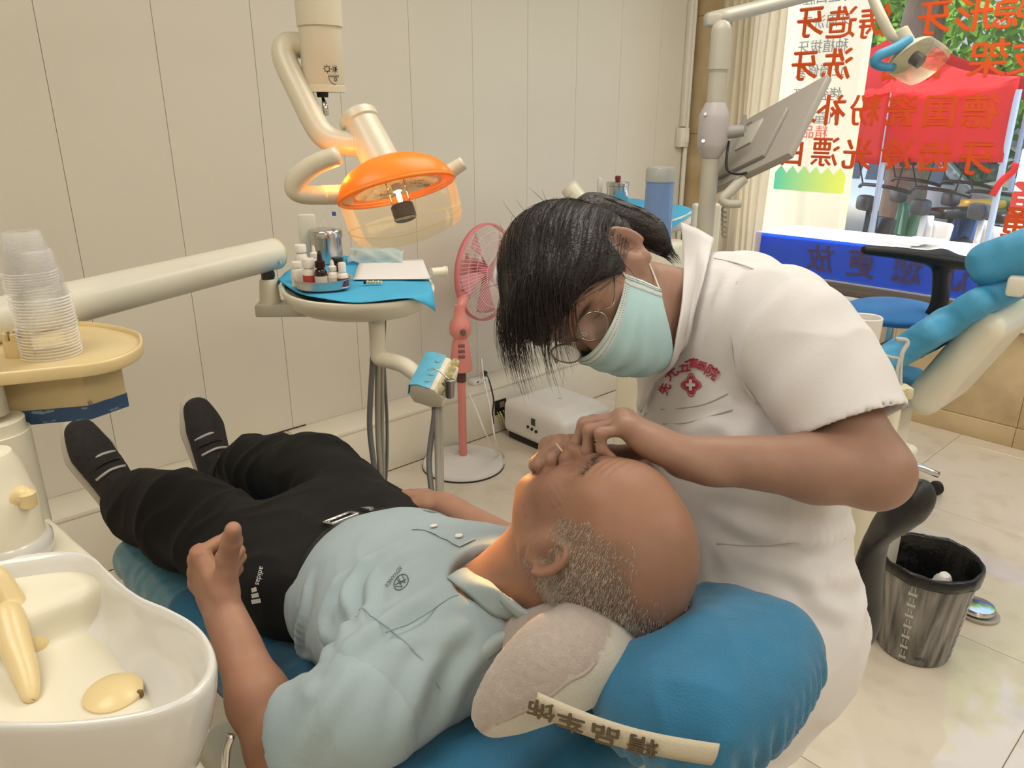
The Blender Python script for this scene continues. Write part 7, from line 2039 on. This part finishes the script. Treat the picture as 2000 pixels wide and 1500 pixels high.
# tree trunks and crowns
def bark(): return mat('bark', (126, 110, 92), rough=.9, var=.2, vscale=8, bump=.6, bscale=14, stretch=(3, 3, 1))
def leafm(n, c):
    if n in MATS: return MATS[n]
    m = bpy.data.materials.new(n); m.use_nodes = True; nn = m.node_tree.nodes; l = m.node_tree.links; b = nn['Principled BSDF']; b.inputs['Roughness'].default_value = .5
    oi = nn.new('ShaderNodeTexNoise'); oi.inputs['Scale'].default_value = 2.0; tcx = nn.new('ShaderNodeTexCoord'); l.new(tcx.outputs['Object'], oi.inputs[0]); cr = nn.new('ShaderNodeValToRGB'); l.new(oi.outputs[0], cr.inputs[0]); cr.color_ramp.elements[0].position = .3; cr.color_ramp.elements[1].position = .7
    cr.color_ramp.elements[0].color = srgb(*[int(q * .8) for q in c]); cr.color_ramp.elements[1].color = srgb(*[min(255, int(q * 1.35)) for q in c]); l.new(cr.outputs[0], b.inputs['Base Color'])
    t = nn.new('ShaderNodeBsdfTranslucent'); l.new(cr.outputs[0], t.inputs[0]); mx = nn.new('ShaderNodeMixShader'); mx.inputs[0].default_value = .5; l.new(b.outputs[0], mx.inputs[1]); l.new(t.outputs[0], mx.inputs[2]); l.new(mx.outputs[0], nn['Material Output'].inputs[0])
    MATS[n] = m; return m
def tree(x, y, h, r, crown, n, lab, trunk_h, seed, col=(120, 158, 62), cz=None):
    t = empty('street_tree', (x, y, -.2), lab, 'tree', 'trees along the street')
    R_ = np.random.default_rng(seed)
    P = spline([A(x, y, -.2), A(x + .03, y - .02, 1.0), A(x - .04, y + .05, 2.2), A(x + .05, y, trunk_h)], 5)
    o = obj('trunk', tube(P, [r * 1.15, r, r * .95, r * .7], 14), bark(), t, True)
    obj('bark_band', lathe([(r * 1.12, 1.02), (r * 1.13, 1.03), (r * 1.13, 1.12), (r * 1.12, 1.13)], 20, None, A(x + .03, y - .02, 0), cap=False), mat('faded_red_band', (170, 110, 96), rough=.9), t, True)
    for k in range(5):
        a = k * 1.3 + seed; obj('branch', tube(spline([A(x, y, trunk_h - .5), A(x + .6 * math.cos(a), y + .6 * math.sin(a), trunk_h + .4), A(x + 1.3 * math.cos(a), y + 1.3 * math.sin(a), trunk_h + 1.0)], 4), [r * .5, r * .3, r * .12], 8), bark(), t, True)
    c = A(x, y, cz if cz else trunk_h + .8)
    d = R_.normal(0, 1, (n, 3)); d /= np.linalg.norm(d, axis=1)[:, None]; p = c + d * (R_.random((n, 1)) ** .5) * np.asarray(crown)
    cl = R_.normal(0, 1, (26, 3)); cl /= np.linalg.norm(cl, axis=1)[:, None]; cl = c + cl * np.asarray(crown) * .75
    p = p * .55 + cl[R_.integers(26, size=n)] * .45 + R_.normal(0, .12, (n, 3))
    u = R_.normal(0, 1, (n, 3)); u /= np.linalg.norm(u, axis=1)[:, None]; w = np.cross(u, R_.normal(0, 1, (n, 3))); w /= np.linalg.norm(w, axis=1)[:, None]
    s = R_.uniform(.07, .15, (n, 1))
    V = np.stack([p - u * s, p + w * s * .5, p + u * s, p - w * s * .5], 1).reshape(-1, 3); F = np.arange(n * 4).reshape(-1, 4)
    obj('foliage', (V, F), leafm('leaves_%d' % col[0], col), t, False, kind='stuff')
t1 = PX(1745, 420, 8.4); tree(8.4, t1[1], 4, .17, (2.2, 2.6, 1.5), 11000, 'street tree with thick trunk standing behind the canopy poles', 3.2, 1)
t2_ = PX(1818, 60, 9.35); tree(9.35, t2_[1], 5, .20, (2.6, 3.4, 1.9), 12000, 'street tree with trunk rising behind the hanging lamp', 3.4, 2, (104, 142, 52))
tree(10.3, -.7, 5, .18, (3.0, 3.2, 2.0), 9000, 'street tree with bright crown at the far side of the canopy', 3.2, 3, (150, 180, 70), cz=3.4)
tree(13.6, 6.5, 5, .18, (3.0, 3.4, 2.2), 8000, 'street tree beyond the parked grey car', 3.2, 4, (112, 150, 60), cz=3.2)
tree(14.5, 2.2, 5, .18, (3.0, 3.6, 2.6), 8000, 'street tree across the road behind the canopy', 3.0, 5, (128, 164, 64), cz=3.0)
# hedge and far facade
B_ = np.random.default_rng(9)
n = 9000; p = np.stack([B_.uniform(14.5, 16, n), B_.uniform(-8, 16, n), B_.uniform(-.1, 2.6, n)], 1); u = B_.normal(0, 1, (n, 3)); u /= np.linalg.norm(u, axis=1)[:, None]; w = np.cross(u, B_.normal(0, 1, (n, 3))); w /= np.linalg.norm(w, axis=1)[:, None]; s = B_.uniform(.08, .16, (n, 1))
hg = np.stack([p - u * s, p + w * s * .5, p + u * s, p - w * s * .5], 1).reshape(-1, 3)
obj('hedge', (hg, np.arange(n * 4).reshape(-1, 4)), leafm('leaves_90', (90, 124, 56)), None, False, 'dense dark green hedge on the far side of the street', 'hedge', kind='stuff')
fbd = empty('building', (19, 4, -.2), 'pale grey building beyond the street trees', 'building')
obj('wall', boxz(18, 22, -14, 24, -.2, 9), mat('pale_render', (190, 186, 178), rough=.8, var=.05), fbd)
for k in range(9):
    for j in range(3):
        f_ = obj('window', boxz(17.95, 18.0, -11 + 3.6 * k, -9.4 + 3.6 * k, 1 + 2.8 * j, 2.6 + 2.8 * j), mat('far_window', (110, 120, 128), rough=.1), fbd)
# parked grey car
M_car = mat('car_paint_grey', (158, 156, 150), rough=.25, metal=.4, coat=.6); M_cg = mat('car_glass', (40, 46, 50), rough=.05); M_tyre = mat('tyre', (28, 28, 28), rough=.8)
def car(x, y, lab, paint, ang=0.):
    c = empty('car', (x, y, -.2), lab, 'car', None)
    R_ = rotz(ang)
    prof = [(-2.15, .25), (-2.2, .55), (-2.1, .78), (-1.3, .92), (-.75, 1.38), (.75, 1.42), (1.35, .98), (2.05, .88), (2.2, .6), (2.15, .25)]
    q = [(a, b) for a, b in prof]
    V, F = prism(q, -.86, .86, .06, 3); V = np.stack([V[:, 2], V[:, 0], V[:, 1]], 1)
    V[:, 0] *= np.interp(V[:, 2], [.3, .9, 1.4], [1, 1, .80])
    obj('car_body', (V @ R_.T + A(x, y, -.2), F), paint, c, 30)
    for sx in (-1, 1):
        for g in ([(-1.12, .95), (-.70, 1.30), (-.06, 1.33), (-.06, .96)], [(.02, .96), (.02, 1.33), (.68, 1.34), (1.16, .98)]):
            pts = np.array([(sx * (np.interp(b, [.9, 1.4], [.862, .70]) + .004), a, b) for a, b in g]); P2 = pts.copy(); P2[:, 0] -= sx * .01
            obj('side_window', (np.vstack([pts, P2]) @ R_.T + A(x, y, -.2), [(0, 1, 2, 3), (7, 6, 5, 4), (0, 4, 5, 1), (1, 5, 6, 2), (2, 6, 7, 3), (3, 7, 4, 0)]), M_cg, c, False)
        for wy in (-1.35, 1.35):
            w0 = R_ @ A(sx * .70, wy, .31) + A(x, y, -.2); w1 = R_ @ A(sx * .88, wy, .31) + A(x, y, -.2)
            wh = obj('wheel', cyl(w0, w1, .31, None, 28, .03), M_tyre, c, 30)
            obj('rim', cyl(w1 - unit(w1 - w0) * .01, w1 + unit(w1 - w0) * .01, .19, None, 24, .01), M_chrome, wh, 30)
        obj('door_handle', box(R_ @ A(sx * .872, .55, .84) + A(x, y, -.2), (.02, .16, .03), .006, 2, R_), M_chrome, c)
    for e in (-1, 1):
        g = [(-.66, .98), (-.56, 1.30), (.56, 1.30), (.66, .98)]; pts = np.array([(a, e * (np.interp(b, [.98, 1.38], [1.26, .78]) + .02), b) for a, b in g]); P2 = pts - A(0, e * .02, 0)
        obj('windscreen', (np.vstack([pts, P2]) @ R_.T + A(x, y, -.2), [(0, 1, 2, 3), (7, 6, 5, 4), (0, 4, 5, 1), (1, 5, 6, 2), (2, 6, 7, 3), (3, 7, 4, 0)]), M_cg, c, False)
        for sx in (-1, 1): obj('lamp', box(R_ @ A(sx * .66, e * 2.15, .66) + A(x, y, -.2), (.34, .08, .14), .03, 2, R_), M_chrome, c)
    return c
c1 = PX(1760, 385, 9.6); car(11.0, c1[1] + .75, 'parked pale grey car behind the thick street-tree trunk', M_car)
car(12.2, -1.4, 'parked silver car at the far side of the street by the canopy', mat('car_paint_silver', (206, 208, 210), rough=.2, metal=.5, coat=.6), .0)
# electric bicycles in a row
def ebike(x, y, ang, lab, body_m, seat_m, box_m=None):
    b = empty('electric_bicycle', (x, y, -.06), lab, 'bicycle', 'bicycles parked in a row')
    R_ = rotz(ang); W = lambda a, c_, h: R_ @ A(a, c_, h) + A(x, y, -.06)
    for wx in (-.55, .55):
        wr = obj('wheel', tube(np.array([W(wx + .27 * math.cos(t), 0, .29 + .27 * math.sin(t)) for t in np.linspace(0, 2 * math.pi, 28, endpoint=False)]), .024, 8, closed=True), M_tyre, b, True)
        sp_ = [tube(np.array([W(wx, 0, .29), W(wx + .26 * math.cos(t), 0, .29 + .26 * math.sin(t))]), .004, 4) for t in np.linspace(0, 2 * math.pi, 10, endpoint=False)]
        obj('spokes', join(*sp_), M_steel, wr, True)
    obj('frame', join(tube(spline([W(.45, 0, .85), W(.40, 0, .45), W(.1, 0, .33), W(-.3, 0, .36), W(-.55, 0, .30)], 5), .028, 8), tube([W(.50, 0, .95), W(.55, 0, .30)], .022, 8), tube([W(-.22, 0, .36), W(-.28, 0, .78)], .022, 8)), body_m, b, True)
    obj('seat', xf(box((0, 0, 0), (.42, .20, .08), .035, 3), R_, W(-.32, 0, .82)), seat_m, b)
    obj('handlebar', tube(spline([W(.40, -.30, 1.02), W(.47, -.15, 1.05), W(.47, .15, 1.05), W(.40, .30, 1.02)], 5), .014, 8), M_black, b, True)
    obj('head_lamp', xf(box((0, 0, 0), (.10, .14, .12), .03, 2), R_, W(.55, 0, .92)), M_bkd, b)
    obj('fender', tube(np.array([W(-.55 + .31 * math.cos(t), 0, .29 + .31 * math.sin(t)) for t in np.linspace(.2, 2.9, 12)]), .045, 8, flat=.3), body_m, b, True)
    obj('leg_shield', xf(box((0, 0, 0), (.05, .30, .42), .02, 2), R_ @ roty(-.15), W(.40, 0, .60)), body_m, b)
    for s in (-1, 1): obj('mirror', join(tube([W(.45, s * .2, 1.05), W(.47, s * .26, 1.22)], .006, 6), xf(box((0, 0, 0), (.02, .10, .06), .01, 2), R_, W(.47, s * .27, 1.24))), M_black, b)
    if box_m: obj('carrier_box', xf(box((0, 0, 0), (.30, .28, .26), .02, 2), R_, W(-.68, 0, .78)), box_m, b)
M_teal = mat('teal_paint', (90, 150, 120), rough=.4); M_wbk = mat('white_bike_paint', (222, 222, 220), rough=.3); M_bkd = mat('dark_bike_paint', (64, 66, 72), rough=.35); M_ylw = mat('yellow_paint', (214, 170, 60), rough=.4); M_blb = mat('blue_bike_paint', (60, 100, 160), rough=.4)
bk = [(1800, 6.75, M_bkd, M_black, None, 'dark electric bicycle nearest the tree trunk'), (1850, 7.6, M_teal, M_ylw, M_teal, 'green electric bicycle with yellow seat and carrier box'), (1912, 6.75, M_wbk, M_black, None, 'white electric bicycle beside the green one'), (1955, 7.6, M_blb, M_black, M_wbk, 'blue electric bicycle with white carrier box'), (2030, 6.75, M_wbk, M_bkd, None, 'white electric bicycle at the end of the row')]
for x, X_, a_m, s_m, b_m, lab in bk:
    p = PX(x, 430, X_); ebike(X_, p[1], math.radians(150), lab, a_m, s_m, b_m)
# second banner at the right edge, with red characters
XB2 = 5.6; y2 = PX(2010, 400, XB2)[1]
b2 = empty('banner_board', (XB2, y2 - .25, -.06), 'white board with large red characters beside the bicycles', 'banner')
obj('board', boxz(XB2, XB2 + .02, y2 - .6, y2 + .10, .2, 1.32, .003), mat('board_white', (236, 232, 224), rough=.6), b2)
for dy in (-.5, .05): obj('board_leg', boxz(XB2 + .02, XB2 + .05, y2 + dy - .02, y2 + dy + .02, -.06, 1.3), M_white_t, b2)
V, F = text_vf('\u901a', .28, TR, (XB2 - .002, y2 - .02, .98), .0006, bold=.006); obj('board_lettering', (V, F), mat('red_board_print', (206, 50, 40), rough=.6), b2, False)
